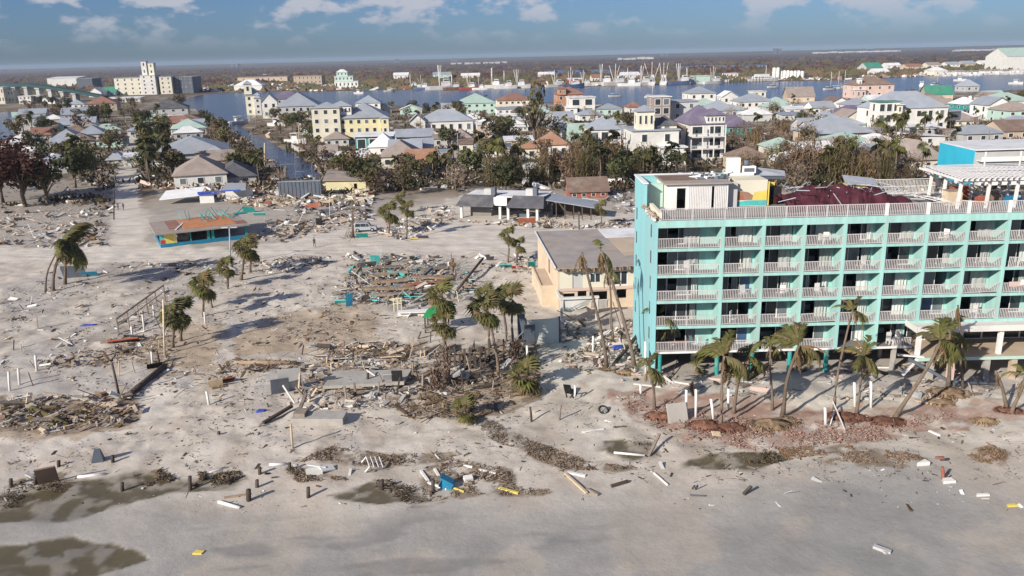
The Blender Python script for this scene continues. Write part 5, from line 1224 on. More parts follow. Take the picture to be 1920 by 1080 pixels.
def tree(kind, p, h, wdt=1.0, label=None, group=None, place=''):
    cat, nm, lb = KIND_NAME[kind]
    p = Vector((p.x, p.y, p.z - .05)); rz = rnd.uniform(0, 6.28)
    t = thing(nm, label or lb + ' ' + place, cat, p, rz, group)
    obj('trunk', rnd.choice(LIMB[kind]), t, (0, 0, 0), (0, 0, 0), (h, h, h))
    obj('crown', rnd.choice(CROWN[kind]), t, (0, 0, 0), (0, 0, 0), (h * wdt, h * wdt, h))
    return t
tree('rusty', at(48, 388), 17, 1.25, 'large rust-red tree with a broad flat crown at the left edge')
tree('rusty', at(6, 380), 15, 1.2, 'rust-red tree cut by the left edge of the picture')
tree('leafy', at(90, 384), 12, .8, 'dark bushy tree against the right flank of the rust-red tree')
tree('leafy', at(142, 352), 12, 1.0, 'dark green tree left of the side street')
tree('sparse', at(1003, 268), 24, .45, 'tall thin leafless tree rising above the middle houses')
tree('palmhead', at(1008, 262), 19, .5, 'tall palm beside the thin leafless tree')
TREES = []
BAN = [BAY, ROADS[0], ROADS[1], [(840, 430), (830, 372), (1060, 372), (1060, 430)]]
def scatter(n, poly, kinds, hr, place, seed, wd=(.8, 1.3), gap=.55):
    r = random.Random(seed); xs = [q[0] for q in poly]; ys = [q[1] for q in poly]; done = []; tries = 0
    while len(done) < n and tries < n * 60:
        tries += 1
        px, py = r.uniform(min(xs), max(xs)), r.uniform(min(ys), max(ys))
        if not inside(px, py, poly) or any(inside(px, py, q) for q in BAN): continue
        p = at(px, py)
        if any((p.x - a) ** 2 + (p.y - c) ** 2 < (k + .6) ** 2 for a, c, k in FOOT): continue
        h = r.uniform(*hr) * .9
        if any((p.x - a) ** 2 + (p.y - c) ** 2 < (gap * h * .7) ** 2 for a, c in done): continue
        done.append((p.x, p.y)); k = r.choices([q[0] for q in kinds], [q[1] for q in kinds])[0]
        hh = h * (1.15 if k == 'palmhead' else .8 if k == 'twiggy' else 1)
        TREES.append((tree(k, p, hh, r.uniform(*wd), None, 'trees ' + place, place), k, p, hh))
scatter(34, [(880, 345), (900, 300), (960, 285), (1190, 300), (1192, 362), (1060, 352), (950, 362)], (('canes', 5), ('leafy', 3), ('palmhead', 2), ('sparse', 1)), (7, 11), 'in the thicket behind the black-roofed pavilion', 1)
scatter(26, [(640, 350), (650, 300), (760, 330), (880, 300), (880, 356), (790, 372), (700, 366)], (('palmhead', 4), ('leafy', 3), ('sparse', 3), ('twiggy', 2)), (7, 10), 'among the bungalows right of the canal', 2)
scatter(28, [(500, 246), (610, 262), (650, 300), (670, 335), (640, 340), (590, 294), (540, 270)], (('twiggy', 6), ('sparse', 3), ('palmhead', 3)), (4, 7), 'on the right bank of the canal', 3, gap=.4)
scatter(22, [(380, 222), (410, 250), (470, 318), (510, 345), (430, 345), (420, 290), (380, 250)], (('leafy', 3), ('sparse', 3), ('twiggy', 3), ('rusty', 1), ('palmhead', 2)), (6, 10), 'on the left bank of the canal', 4, gap=.4)
scatter(24, [(100, 230), (210, 215), (215, 330), (150, 345), (60, 330), (20, 250)], (('leafy', 5), ('sparse', 2), ('palmhead', 3)), (7, 12), 'in the gardens left of the side street', 5)
scatter(26, [(270, 345), (262, 240), (300, 225), (330, 300), (330, 350)], (('palmhead', 5), ('leafy', 4), ('sparse', 2)), (8, 13), 'in the row right of the side street', 6, gap=.4)
scatter(46, [(740, 205), (860, 200), (1030, 205), (1120, 215), (1180, 240), (1180, 295), (1000, 300), (880, 290), (760, 270), (700, 225)], (('leafy', 4), ('twiggy', 4), ('palmhead', 5), ('sparse', 3)), (7, 11), 'between the houses in the middle of the town', 7, gap=.45)
scatter(60, [(1365, 250), (1520, 235), (1530, 280), (1720, 285), (1720, 352), (1560, 352), (1370, 345)], (('twiggy', 11), ('canes', 2), ('sparse', 2), ('palmhead', 1)), (6, 10), 'in the brown thicket behind the hotel roof', 8, gap=.4)
scatter(24, [(1480, 318), (1730, 300), (1730, 356), (1480, 358)], (('canes', 6), ('palmhead', 2), ('twiggy', 1)), (9, 13), 'in the tall cane row behind the maroon canopy', 9, gap=.35)
scatter(46, [(1190, 205), (1400, 200), (1640, 190), (1930, 178), (1930, 262), (1790, 275), (1640, 272), (1400, 240), (1240, 250)], (('leafy', 4), ('sparse', 4), ('twiggy', 4), ('palmhead', 4)), (6, 10), 'between the houses on the right side of the town', 10, gap=.45)
scatter(16, [(1150, 300), (1280, 312), (1290, 335), (1150, 350)], (('palmhead', 4), ('leafy', 3), ('canes', 2)), (6, 9), 'in front of the white villa behind the hotel', 11)
scatter(14, [(1640, 235), (1780, 240), (1790, 290), (1640, 290)], (('palmhead', 6), ('canes', 2)), (8, 12), 'with yellow fronds in front of the big white house', 12)
scatter(30, [(180, 192), (420, 190), (330, 225), (120, 235), (0, 235), (0, 200)], (('leafy', 4), ('sparse', 3), ('twiggy', 2)), (8, 12), 'near the bay on the left', 13)
scatter(20, [(500, 222), (600, 228), (640, 262), (560, 262)], (('leafy', 4), ('palmhead', 4), ('twiggy', 2)), (7, 10), 'before the apartment house by the canal mouth', 14, gap=.4)

# say which tree is which by the house it stands nearest to
by_label = {}
for t, k, p, h in TREES:
    hx, hy, lb = min(HOUSES[:N_NAMED], key=lambda q: (q[0] - p.x) ** 2 + (q[1] - p.y) ** 2)
    dx, dy = p.x - hx, p.y - hy
    rel = ('right of' if dx > 0 else 'left of') if abs(dx) > abs(dy) * .8 else ('behind' if dy > 0 else 'in front of')
    far_ = ' well' if math.hypot(dx, dy) > 34 else ''
    by_label.setdefault('%s%s %s the %s' % (KIND_NAME[k][2], far_, rel, short(lb)), []).append((h, t))
for lb, ts in by_label.items():
    ts.sort(key=lambda q: -q[0])
    ORD = ('', 'second-', 'third-', 'fourth-', 'fifth-', 'sixth-', 'seventh-', 'eighth-', 'ninth-', 'tenth-', 'eleventh-', 'twelfth-')
    for i, (h, t) in enumerate(ts): t['label'] = lb if len(ts) == 1 else 'smallest ' + lb if i == len(ts) - 1 else ORD[min(i, 11)] + 'tallest ' + lb
# marsh and harbour-side scrub: nobody could count it
def scrub(name, label, poly, n, size, mats, seed, k=5):
    r = random.Random(seed); b = MB(); xs = [q[0] for q in poly]; ys = [q[1] for q in poly]; c = 0
    while c < n:
        px, py = r.uniform(min(xs), max(xs)), r.uniform(min(ys), max(ys))
        if not inside(px, py, poly) or inside(px, py, BAY): continue
        c += 1; p = at(px, py); h = r.uniform(*size); w = h * r.uniform(.8, 2.2); m = r.randrange(len(mats))
        for i in range(k):
            a = r.uniform(0, 6.28); q = p + Vector((math.cos(a) * w * .5, math.sin(a) * w * .5, 0)); s = w * r.uniform(.25, .45); hh = h * r.uniform(.5, 1)
            b.add([tuple(q + Vector((-s, -s * .6, -.2))), tuple(q + Vector((s, -s * .5, -.2))), tuple(q + Vector((s * .8, s * .6, -.2))), tuple(q + Vector((-s * .9, s * .6, -.2))), tuple(q + Vector((r.uniform(-.3, .3) * s, r.uniform(-.3, .3) * s, hh)))], [(0, 1, 4), (1, 2, 4), (2, 3, 4), (3, 0, 4)], m)
    tag(obj(name, b.mesh(name, [MT[q] for q in mats])), label, 'vegetation', None, 'stuff')
scrub('harbour_scrub', 'brown and green scrub along the far shore of the bay', [(0, 176), (330, 172), (420, 160), (600, 152), (900, 148), (1250, 142), (1500, 134), (1930, 118), (1930, 134), (1640, 146), (1250, 157), (900, 165), (600, 170), (400, 174), (0, 186)], 900, (3, 7), ['leafbrown', 'leafolive', 'leafgreen'], 1)
scrub('mangrove_marsh', 'endless purple-brown mangrove marsh reaching to the horizon', [(0, 140), (960, 116), (1930, 94), (1930, 122), (960, 148), (0, 172)], 2200, (3, 7), ['leafbrown', 'leafrust', 'leafolive'], 2, 4)
def skyline():
    r = random.Random(9); b = MB()
    for k in range(900):
        x = r.uniform(-9000, 9000); y = r.uniform(9000, 13000); w = r.uniform(40, 240); h = r.uniform(6, 17)
        b.prism([(x - w, y), (x + w, y), (x + w * .7, y + 90), (x - w * .7, y + 90)], -1, h)
    tag(obj('skyline_woods', b.mesh('skyline_woods', MT['leafgreen'])), 'flat line of far woods on the horizon', 'woods', None, 'stuff')
skyline()
def undergrowth(name, label, poly, n, size, mats, seed):
    r = random.Random(seed); b = MB(); xs = [q[0] for q in poly]; ys = [q[1] for q in poly]; c = 0
    while c < n:
        px, py = r.uniform(min(xs), max(xs)), r.uniform(min(ys), max(ys))
        if not inside(px, py, poly) or any(inside(px, py, q) for q in BAN): continue
        c += 1; p = at(px, py); m = r.randrange(len(mats)); hh = r.uniform(*size)
        for i in range(9):
            a = r.uniform(0, 6.28); q = p + Vector((r.gauss(0, hh * .6), r.gauss(0, hh * .6), r.uniform(0, hh * .3))); d = Vector((math.cos(a) * .7, math.sin(a) * .7, r.uniform(.2, 1))) * hh * r.uniform(.5, 1); s = Vector((-math.sin(a), math.cos(a), 0)) * hh * .2
            b.add([tuple(q - s), tuple(q + s), tuple(q + d + s * .4), tuple(q + d - s * .4)], [(0, 1, 2, 3)], m)
    tag(obj(name, b.mesh(name, [MT[q] for q in mats])), label, 'undergrowth', None, 'stuff')
TOWN = [(0, 225), (400, 215), (470, 240), (700, 215), (1100, 200), (1930, 180), (1930, 360), (1190, 362), (900, 350), (640, 366), (280, 352), (0, 388), (205, 384)]
undergrowth('town_undergrowth', 'flattened brown and olive undergrowth covering the yards of the town', TOWN, 5200, (.6, 2.2), ['leafbrown', 'leafolive', 'twig', 'leafgreen'], 3)
# ------------------------------------------------------------------ boats
rnd = random.Random(44)
def hull_mesh(L, Wd, Hh, mats):
    b = MB(); n = 8; v = []
    for i in range(n + 1):
        t = i / n; x = -L / 2 + L * t; k = (1 - max(0, (t - .55) / .45) ** 2.2) * (1 if t > .02 else .85); sh = Hh * (1 + .45 * max(0, (t - .4)) ** 2 / .36)
        v += [(x, -Wd / 2 * k, sh), (x, -Wd / 2 * k * .72, -.3), (x, Wd / 2 * k * .72, -.3), (x, Wd / 2 * k, sh)]
    f = []
    for i in range(n):
        a = i * 4
        for j in range(3): f.append((a + j, a + j + 1, a + j + 5, a + j + 4))
        f.append((a + 3, a, a + 4, a + 7))
    f += [(0, 3, 2, 1), (n * 4, n * 4 + 1, n * 4 + 2, n * 4 + 3)]
    b.add(v, f); return b.mesh('hull', MT[mats])
HULLS = {k: hull_mesh(20, 6, 2.4, k) for k in ('hull', 'hullblue', 'hullred', 'rust')}
CAB = MB(); CAB.bx(-2.5, 3, -2, 2, 2.4, 5.0); CAB.bx(-1.2, 2.4, -1.6, 1.6, 5.0, 7.0); CAB.bx(-2.9, 3.3, -2.2, 2.2, 4.9, 5.08); CAB = CAB.mesh('cabin', MT['hull'])
CWIN = MB(); CWIN.bx(-1, 2.2, -1.64, 1.64, 5.6, 6.5); CWIN = CWIN.mesh('cabin_window', MT['glass'])
MAST = MB().tube([(0, 0, 2), (0, 0, 16)], [.32, .18], 5).mesh('mast', MT['white'])
BOOM = MB().tube([(0, 0, 0), (0, 0, 13)], [.22, .14], 5).mesh('outrigger', MT['white'])
RIG = MB()
for sx in (-1, 1): RIG.tube([(-9 * sx, 0, 3), (0, 0, 15)], .05, 3); RIG.tube([(0, 3 * sx, 3), (0, 0, 14)], .05, 3)
RIG = RIG.mesh('rigging', MT['slate'])
def trawler(px, py, label, hull='hull', rz=None, sc=1.0, spread=12, mast=True):
    p = at(px, py, .1); t = thing('trawler', label, 'fishing boat', p, R(rz if rz is not None else rnd.uniform(-25, 25)), 'stranded trawlers on the far shore'); t.scale = (sc * 1.35, sc * 1.25, sc * 1.25)
    obj('hull', HULLS[hull], t); c = obj('cabin', CAB, t, (2.5, 0, 0)); obj('cabin_window', CWIN, c)
    if mast:
        obj('mast', MAST, t, (-1, 0, 0), (0, R(rnd.uniform(-4, 4)), 0)); obj('rigging', RIG, t, (-1, 0, 0))
        for s in (-1, 1): obj('outrigger', BOOM, t, (-1.2, 1.4 * s, 3), (R(-s * spread), R(rnd.uniform(-8, 8)), 0))
for a in ((772, 166, 'trawler at the left end of the harbour with a low mast', 'rust', None, .8, 30), (793, 168, 'dark-hulled trawler beside the left end one', 'hullblue', None, .75, 40), (828, 168, 'pale green trawler with the tallest twin masts', 'hull', 10, 1.25, 5),
          (850, 168, 'trawler tucked behind the tallest twin masts', 'rust', None, .8, 25), (880, 168, 'trawler with a dark red hull left of the middle', 'hullred', None, .8, 50), (900, 168, 'small white trawler right of the red-hulled one', 'hull', None, .6, 60), (925, 165, 'white trawler with raised outriggers left of the middle', 'hull', None, 1.05, 14),
          (948, 166, 'white trawler whose outriggers fan out wide', 'hull', None, .9, 35), (972, 165, 'white trawler with leaning twin outriggers', 'hull', None, .95, 12), (1042, 163, 'white trawler right of the gap with spread outriggers', 'hull', None, .85, 45), (1072, 164, 'dark-hulled trawler with spread outriggers', 'hullblue', None, 1.0, 38),
          (1095, 161, 'white trawler close beside the red shed', 'hull', None, .8, 30), (1130, 160, 'tall white trawler heaped with tackle', 'hull', None, 1.1, 14), (1155, 160, 'white trawler right of the tackle-laden one', 'hull', 15, 1.1, 25), (1180, 161, 'white trawler crossing its neighbours', 'hull', -30, .9, 40),
          (1204, 160, 'white trawler with a grey deck among the middle fleet', 'hull', None, 1.0, 18), (1222, 159, 'trawler with the widest V-shaped outriggers', 'hull', 80, 1.15, 18), (1244, 158, 'trawler with upright poles right of the V-shaped outriggers', 'hull', 80, 1.1, 8), (1276, 158, 'blue-hulled trawler with a stand of tall poles', 'hullblue', 5, 1.05, 6), (1290, 157, 'white trawler before the pale green tank house', 'hull', None, .8, 8),
          (1338, 157, 'white trawler right of the pale green tank house', 'hull', None, .85, 20)):
    trawler(*a)
FER = MB(); FER.bx(-12, 9, -3.4, 3.4, 2.4, 5.2); FER.bx(-10, 5, -3, 3, 5.2, 7.4); FER = FER.mesh('cabin', MT['hull'])
FW_ = MB()
for i in range(9): FW_.bx(-11 + i * 2.1, -9.8 + i * 2.1, -3.44, 3.44, 3.4, 4.5)
FW_ = FW_.mesh('cabin_window', MT['glass'])
for px, py, lb in ((1432, 152, 'long white cruise boat moored left of the silos'),):
    t = thing('cruise_boat', lb, 'boat', at(px, py, .1), R(4)); obj('hull', hull_mesh(32, 8, 2.6, 'hull'), t); c = obj('cabin', FER, t); obj('cabin_window', FW_, c); obj('mast', MAST, t, (2, 0, 2), (0, 0, 0), (1, 1, .9))
SAILH = hull_mesh(11, 3.4, 1.1, 'hull'); SCAB = MB(); SCAB.bx(-2, 2.4, -1.1, 1.1, 1.1, 1.9); SCAB = SCAB.mesh('cabin', MT['hullblue'])
SM = MB().tube([(0, 0, 1), (0, 0, 14)], [.2, .14], 4).tube([(0, 0, 2.4), (-4.4, 0, 2.5)], .12, 4).mesh('mast', MT['white'])
for px, py, rz, lb in ((1154, 181, 8, 'sailing boat moored alone in the bay'), (1222, 183, -6, 'sailing boat right of the lone one, before the dark bare tree'), (1556, 168, 12, 'left sailing boat of the group by the right shore'), (1570, 166, -8, 'middle sailing boat of the group by the right shore'), (1582, 163, 5, 'right sailing boat of the group by the right shore'),
                       (1756, 160, 20, 'sailing boat behind the moss-green roof'), (1450, 164, 10, 'sailing boat masted above the cream cube house'), (497, 140, 3, 'tall-masted sailing boat at the boatyard')):
    t = thing('sailing_boat', lb, 'sailing boat', at(px, py, .1), R(rz), 'sailing boats in the bay'); obj('hull', SAILH, t); obj('cabin', SCAB, t, (0, 0, .002)); obj('mast', SM, t, (.5, 0, 0))
MH = hull_mesh(8, 2.8, 1.1, 'hull'); MC = MB(); MC.bx(-1, 1.2, -.9, .9, 1.1, 2.1); MC.bx(-1.4, 1.6, -1.2, 1.2, 2.8, 2.95)
for sx in (-1.2, 1.3):
    for sy in (-1, 1): MC.bx(sx - .05, sx + .05, sy - .05, sy + .05, 1.1, 2.8)
MC = MC.mesh('console', MT['hull'])
r_ = random.Random(3)
spots = [(673, 176, 'before the ferry terminal'), (405, 172, 'left of the round-roofed shed'), (455, 166, 'before the round-roofed shed'), (470, 168, 'beside the round-roofed shed'), (730, 172, 'at the wooden quay'), (1800, 152, 'out on the right of the bay'), (1905, 158, 'near the right edge of the bay'), (447, 232, 'on the canal'), (520, 236, 'beside the canal dock'), (556, 268, 'wrecked against the canal dock'), (1728, 162, 'in the blue water left of the mossy roof'),
         (640, 168, 'in front of the ferry terminal'), (540, 166, 'in the tangle of the boatyard'), (556, 167, 'in the middle of the boatyard tangle'), (528, 168, 'at the left of the boatyard tangle'), (350, 170, 'by the big white block'), (372, 168, 'right of the big white block')]
for i, (px, py, w) in enumerate(spots):
    t = thing('motor_boat', 'white motor boat ' + w, 'motor boat', at(px, py, .1), R(r_.uniform(-60, 60)), 'white motor boats'); t.scale = (1.4,) * 3; obj('hull', MH, t); obj('console', MC, t)
for i in range(26):
    px = 1766 + i * 7.2; t = thing('motor_boat', 'white motor boat packed in the marina on the right far shore', 'motor boat', at(px, 142.5 - (px - 1766) * .03 + r_.uniform(-.8, .8), .1), R(r_.uniform(60, 110)), 'boats packed in the marina on the right'); t.scale = (1.7,) * 3; obj('hull', MH, t); obj('console', MC, t)
# pilings off the quay
pl = MB().tube([(0, 0, -1), (0, 0, 5)], .35, 6).mesh('mooring_pile', MT['darkwood'])
for i in range(14): tag(obj('mooring_pile', pl, None, at(1352 + i * 6, 156 - i * .25, 0)), 'dark mooring pile standing off the quay before the tan quay building', 'mooring pile', 'mooring piles off the quay')

# ------------------------------------------------------------------ wrecked buildings near the road
# beige two storey motel
mo = thing('motel', 'beige two storey motel with flat grey roof and gutted front beside the hotel', 'motel', (6.0, 104.2, 0), R(4.5))
def mp(name, b, m, par=None): return obj(name, b.mesh(name, [MT[x] for x in (m if isinstance(m, tuple) else (m,))]), par or mo)
b = MB(); W_, D_, Z_ = 16.5, 23.0, 5.55
b.bx(0, .25, 0, D_, -.3, Z_); mp('wall', b, 'beige')
b = MB(); b.bx(.25, W_, D_ - .25, D_, -.3, Z_); b.bx(W_ - .25, W_, 0, D_ - .25, -.3, Z_); mp('wall', b, 'beige')
b = MB(); b.bx(.25, W_ - .25, .3, D_ - .25, 2.6, 2.85); mp('floor_slab', b, 'tan')
b = MB(); b.bx(-.4, W_ + .2, -.5, D_ + .3, Z_ + .005, Z_ + .22); rf = mp('roof', b, 'roofgrav')
b = MB(); b.bx(-.44, -.3, -.5, D_ + .3, Z_ + .225, Z_ + .42); mp('roof_edge', b, 'rwhite', rf)
b = MB(); b.bx(9.6, 16.6, 16.5, 22.8, Z_ + .23, Z_ + .3); mp('white_roof_patch', b, 'rwhite', rf)
b = MB(); b.bx(9.9, 16.6, 5.0, 16.4, Z_ + .23, Z_ + .27); mp('bare_roof_patch', b, 'tan', rf)
b = MB()
for i in range(52): b.bx(.2 + i * .31, .42 + i * .31, -.75 - rnd.random() * .3, -.501, Z_ - .12 - rnd.random() * .2, Z_ + .12, i % 3 == 0)
o = mp('torn_eave', b, ('brownbeam', 'darkwood'), rf); o['kind'] = 'stuff'
# front wall pieces round the openings: (x0, x1, z0, z1)
b = MB(); q_ = lambda x: x * .75 if x < 15 else x
for x0, x1, z0, z1 in ((.26, 2.6, 2.86, Z_ - .01), (2.6, 4.4, 4.9, Z_ - .01), (4.4, 5.6, 2.86, Z_ - .01), (5.6, 7.6, 2.86, 3.5), (5.6, 7.6, 4.8, Z_ - .01), (7.6, 9.9, 2.86, Z_ - .01), (9.9, 12.4, 5.0, Z_ - .01), (9.9, 12.4, 2.86, 3.0), (12.4, W_ - .26, 2.86, Z_ - .01)): b.bx(q_(x0), q_(x1), 0, .25, z0, z1)
mp('upper_front_wall', b, 'cream')
b = MB()
for x0, x1, z0, z1 in ((.26, 1.0, -.3, 2.59), (1.0, 3.0, 2.2, 2.59), (3.0, 3.5, -.3, 2.59), (5.1, 5.6, -.3, 2.59), (5.6, 8.8, 2.3, 2.59), (5.6, 8.8, -.3, .9), (8.8, 10.4, -.3, 2.59), (12.2, W_ - .26, -.3, 2.59), (10.4, 12.2, -.3, 1.2), (10.4, 12.2, 2.45, 2.59)): b.bx(q_(x0), q_(x1), .02, .25, z0, z1)
mp('lower_front_wall', b, 'beige')
b = MB(); b.bx(0, W_, -.12, 0, 2.5, 2.9); mp('storey_band', b, 'pink')
for x, z, w, h in ((4.95, 3.5, 1.5, 1.3), (8.36, 3.0, 1.87, 2.0)):
    f_ = obj('window', WIN, mo, (x, .08, z), (0, 0, 0), (w, 1.5, h)); obj('pane', PANE, f_)
    bb = MB(); bb.bx(-.03, .03, -.045, .045, .071, .929); obj('mullion', bb.mesh('mullion', MT['white']), f_)
b = MB(); b.bx(1.96, 3.28, .1, .16, 2.87, 4.89); mp('sliding_door', b, 'lightgrey')
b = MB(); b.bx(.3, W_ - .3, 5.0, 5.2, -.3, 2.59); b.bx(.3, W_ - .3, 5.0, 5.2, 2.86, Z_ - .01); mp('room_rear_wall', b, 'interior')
# outer side: low wing walls, porch remains
b = MB(); b.bx(-1.9, -1.65, 2, 14.5, -.3, 2.3); b.bx(-1.9, -.01, 1.75, 2.0, -.3, 2.9); mp('wing_wall', b, 'beige')
b = MB(); b.bx(-1.6, -.05, 3, 14, 2.0, 2.12); mp('walkway', b, 'tan')
for i, y in enumerate((3.0, 8.0)):
    bb = MB(); bb.bx(-.06, -.005, y, y + 1.1, .1 + i * 2.8, 2.1 + i * 2.8); mp('side_door', bb, 'rbrown')
bp = MB()
for x in (-.3, 4.2): bp.bx(x, x + .3, -4.6, -4.3, -.4, 2.75)
bp.bx(-.4, 4.6, -4.7, -4.2, 2.751, 3.0); bp.bx(-.3, .0, -4.2, -.01, 2.5, 2.75); mp('porch_frame', bp, 'wallwhite')
bp = MB(); bp.add([(0.1, -4.4, 2.74), (3.6, -4.4, 2.74), (3.4, -4.0, 1.7), (1.0, -4.2, .9), (0.1, -4.25, 1.1)], [(0, 4, 3, 2, 1)]); bp.add([(0.1, -4.34, 2.74), (3.6, -4.34, 2.74), (3.4, -3.94, 1.7), (1.0, -4.14, .9), (0.1, -4.19, 1.1)], [(0, 1, 2, 3, 4)]); mp('hanging_porch_board', bp, 'wallwhite')
bp = MB()
for i in range(14): bp.bx(4.3 + i * .165, 4.36 + i * .165, -.1, -.05, .1, 1.1)
bp.bx(4.2, 6.6, -.11, -.04, 1.1, 1.18); mp('patio_railing', bp, 'white')
# the shop hut with yellow and blue walls, orange tiled terrace on its roof
P0 = at(302, 466); P1 = at(466, 447)
hu = thing('shop_hut', 'smashed beach shop with blue base, yellow wall, teal posts and an orange tiled roof terrace', 'shop', (P0.x, P0.y, 0), math.atan2(P1.y - P0.y, P1.x - P0.x))
w = (P1 - P0).length; dd = 12.5
def hq(name, b, m, par=None): return obj(name, b.mesh(name, [MT[x] for x in (m if isinstance(m, tuple) else (m,))]), par or hu)
b = MB(); b.bx(0, w, 0, .2, -.3, .75); b.bx(0, .2, .2, dd, -.3, .75); hq('blue_base', b, 'binblue')
b = MB(); b.bx(.2, w, .2, dd, -.3, .3); hq('floor', b, 'concrete')
b = MB(); b.bx(.8, 2.5, .05, .2, .751, 2.6); hq('yellow_wall', b, 'yellow')
b = MB(); b.bx(0, .8, .05, .2, .751, 2.6); hq('painted_wall', b, 'turqpanel')
b = MB(); b.bx(.05, .8, .0, .05, .755, 1.5); hq('red_panel', b, 'red')
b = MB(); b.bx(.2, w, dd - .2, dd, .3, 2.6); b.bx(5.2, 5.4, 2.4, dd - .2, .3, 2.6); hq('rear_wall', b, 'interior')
b = MB(); b.bx(3.0, 5.0, 1.2, 1.6, .3, 1.5); hq('counter', b, 'wood')
for i, x in enumerate((2.6, 5.2, 8.2, 9.0, 12.2, w - .5)):
    b = MB(); b.bx(x, x + (.5 if i in (2, 3, 5) else .2), 0.01, .3, .751 if i < 2 else -.3, 2.6); hq('post', b, 'teal' if i else 'yellow')
b = MB(); b.bx(-.7, w + .3, -.9, dd + .3, 2.61, 2.85); rt = hq('roof', b, 'rtaupe')
b = MB(); b.bx(4.5, w - 1.8, 1.2, dd - .6, 2.86, 2.93); hq('tiled_terrace', b, 'terracotta', rt)
b = MB(); b.bx(2.0, 4.2, 2.6, dd - .4, 2.86, 2.91); hq('red_terrace_patch', b, 'rred', rt); b = MB(); b.bx(w - 1.7, w + .1, .8, 4, 2.86, 2.92); hq('red_terrace_patch', b, 'rred', rt)
b = MB(); b.beam((3.0, 1.2, 2.95), (5.0, 7.5, 2.95), .3, .1); hq('white_edging', b, 'white', rt)
b = MB()
for i in range(34):
    x, y = rnd.uniform(5, w - .5), rnd.uniform(6.0, dd - .3); a = rnd.uniform(0, 3.1); l = rnd.uniform(.6, 2.4)
    b.beam((x, y, 2.9 + rnd.random() * .5), (x + l * math.cos(a), y + .6 * l * math.sin(a), 2.95 + rnd.uniform(.1, 2.0)), .09, .09, rnd.randrange(3))
o = hq('broken_terrace_frame', b, ('teal', 'turqpanel', 'slate'), rt); o['kind'] = 'stuff'
b = MB(); b.prism([(w - .6, dd - 2.2), (w + 2.2, dd - 1.6), (w + 1.6, dd + .2), (w - .5, dd)], 2.95, 3.1); b.beam((w - .4, dd - 2, 2.9), (w + 1.8, dd - 1.4, 4.6), .12, .12); hq('teal_stair_frame', b, 'teal')
# blue-trimmed collapsed shop behind it
P = at(300, 385)
sh = thing('collapsed_shop', 'collapsed white shop with a blue-edged roof behind the smashed beach shop', 'shop', (P.x, P.y, 0), R(8))
b = MB(); b.add([(0, 0, 1.2), (9.5, 0, 1.9), (9.5, 7, 2.9), (0, 7, 2.2), (0, 0, 1.45), (9.5, 0, 2.15), (9.5, 7, 3.15), (0, 7, 2.45)], [(3, 2, 1, 0), (4, 5, 6, 7), (0, 1, 5, 4), (1, 2, 6, 5), (2, 3, 7, 6), (3, 0, 4, 7)]); obj('fallen_roof', b.mesh('fallen_roof', MT['rwhite']), sh)
b = MB(); b.beam((9, -.3, 2.7), (19, -.6, 2.9), .5, .25); b.beam((9, -.2, 2.3), (14, -.4, 2.35), .2, .4); obj('blue_fascia', b.mesh('blue_fascia', MT['royal']), sh)
b = MB(); b.bx(9.2, 12.5, .2, .5, -.3, 2.2); b.bx(14.5, 21, 4.2, 4.5, -.3, 2.5); obj('wall', b.mesh('wall', MT['wallwhite']), sh)
b = MB(); b.add([(14, 1, 2.5), (20, .8, 2.6), (19.5, 5, 3.6), (15, 5, 3.8), (14, 1, 2.7), (20, .8, 2.8), (19.5, 5, 3.8), (15, 5, 4.0)], [(3, 2, 1, 0), (4, 5, 6, 7), (0, 1, 5, 4), (1, 2, 6, 5), (2, 3, 7, 6), (3, 0, 4, 7)]); obj('grey_roof', b.mesh('grey_roof', MT['rgrey']), sh)
# black roofed pavilion with white posts and a white sign panel
P0, P1 = at(862, 407), at(1014, 412); w = (P1 - P0).length
pv = thing('pavilion', 'long open pavilion with black shingle awning, white posts and white panel in its front', 'pavilion', (P0.x, P0.y, 0), math.atan2(P1.y - P0.y, P1.x - P0.x))
def awning(x0, x1):
    b = MB(); b.add([(x0 - .4, -1.2, 2.5), (x1 + .4, -1.2, 2.5), (x1 - .3, 2.2, 4.3), (x0 + .3, 2.2, 4.3), (x0 - .4, -1.2, 2.7), (x1 + .4, -1.2, 2.7), (x1 - .3, 2.2, 4.5), (x0 + .3, 2.2, 4.5)],
        [(3, 2, 1, 0), (4, 5, 6, 7), (0, 1, 5, 4), (1, 2, 6, 5), (2, 3, 7, 6), (3, 0, 4, 7)]); b.add([(x1 + .4, -1.2, 2.7), (x1 + 1.1, 6, 2.6), (x1 + .2, 6, 4.3), (x1 - .3, 2.2, 4.5)], [(0, 1, 2, 3)])
    return obj('awning', b.mesh('awning', MT['rdark']), pv)
awning(0, w * .42); awning(w * .62, w + .5)
b = MB(); b.bx(w * .435, w * .595, -.2, .1, 2.7, 4.4); sg = obj('sign_panel', b.mesh('sign_panel', MT['wallwhite']), pv)
b = MB()
cxs = w * .515
for pa, pb in (((-.25, 3.9), (.05, 4.05)), ((.05, 4.05), (.25, 3.85)), ((.25, 3.85), (-.1, 3.4)), ((-.1, 3.4), (.3, 3.35)), ((-.1, 3.25), (.25, 3.1))): b.beam((cxs + pa[0], -.215, pa[1]), (cxs + pb[0], -.215, pb[1]), .02, .07)
obj('grey_sign_mark', b.mesh('grey_sign_mark', MT['lightgrey']), sg)
b = MB(); b.bx(.2, w, 2.3, 10.5, 4.0, 4.2); rr = obj('roof', b.mesh('roof', MT['rwhite']), pv)
for i, x in enumerate((.26 * w, .76 * w)):
    b = MB(); b.bx(x, x + 1.5, 3 + i, 4.6 + i, 4.21, 5.6); b.bx(x + 1.5, x + 2.4, 3 + i, 4.4 + i, 4.21, 5.9, 1); obj('roof_unit', b.mesh('roof_unit', [MT['lightgrey'], MT['slate']]), rr)
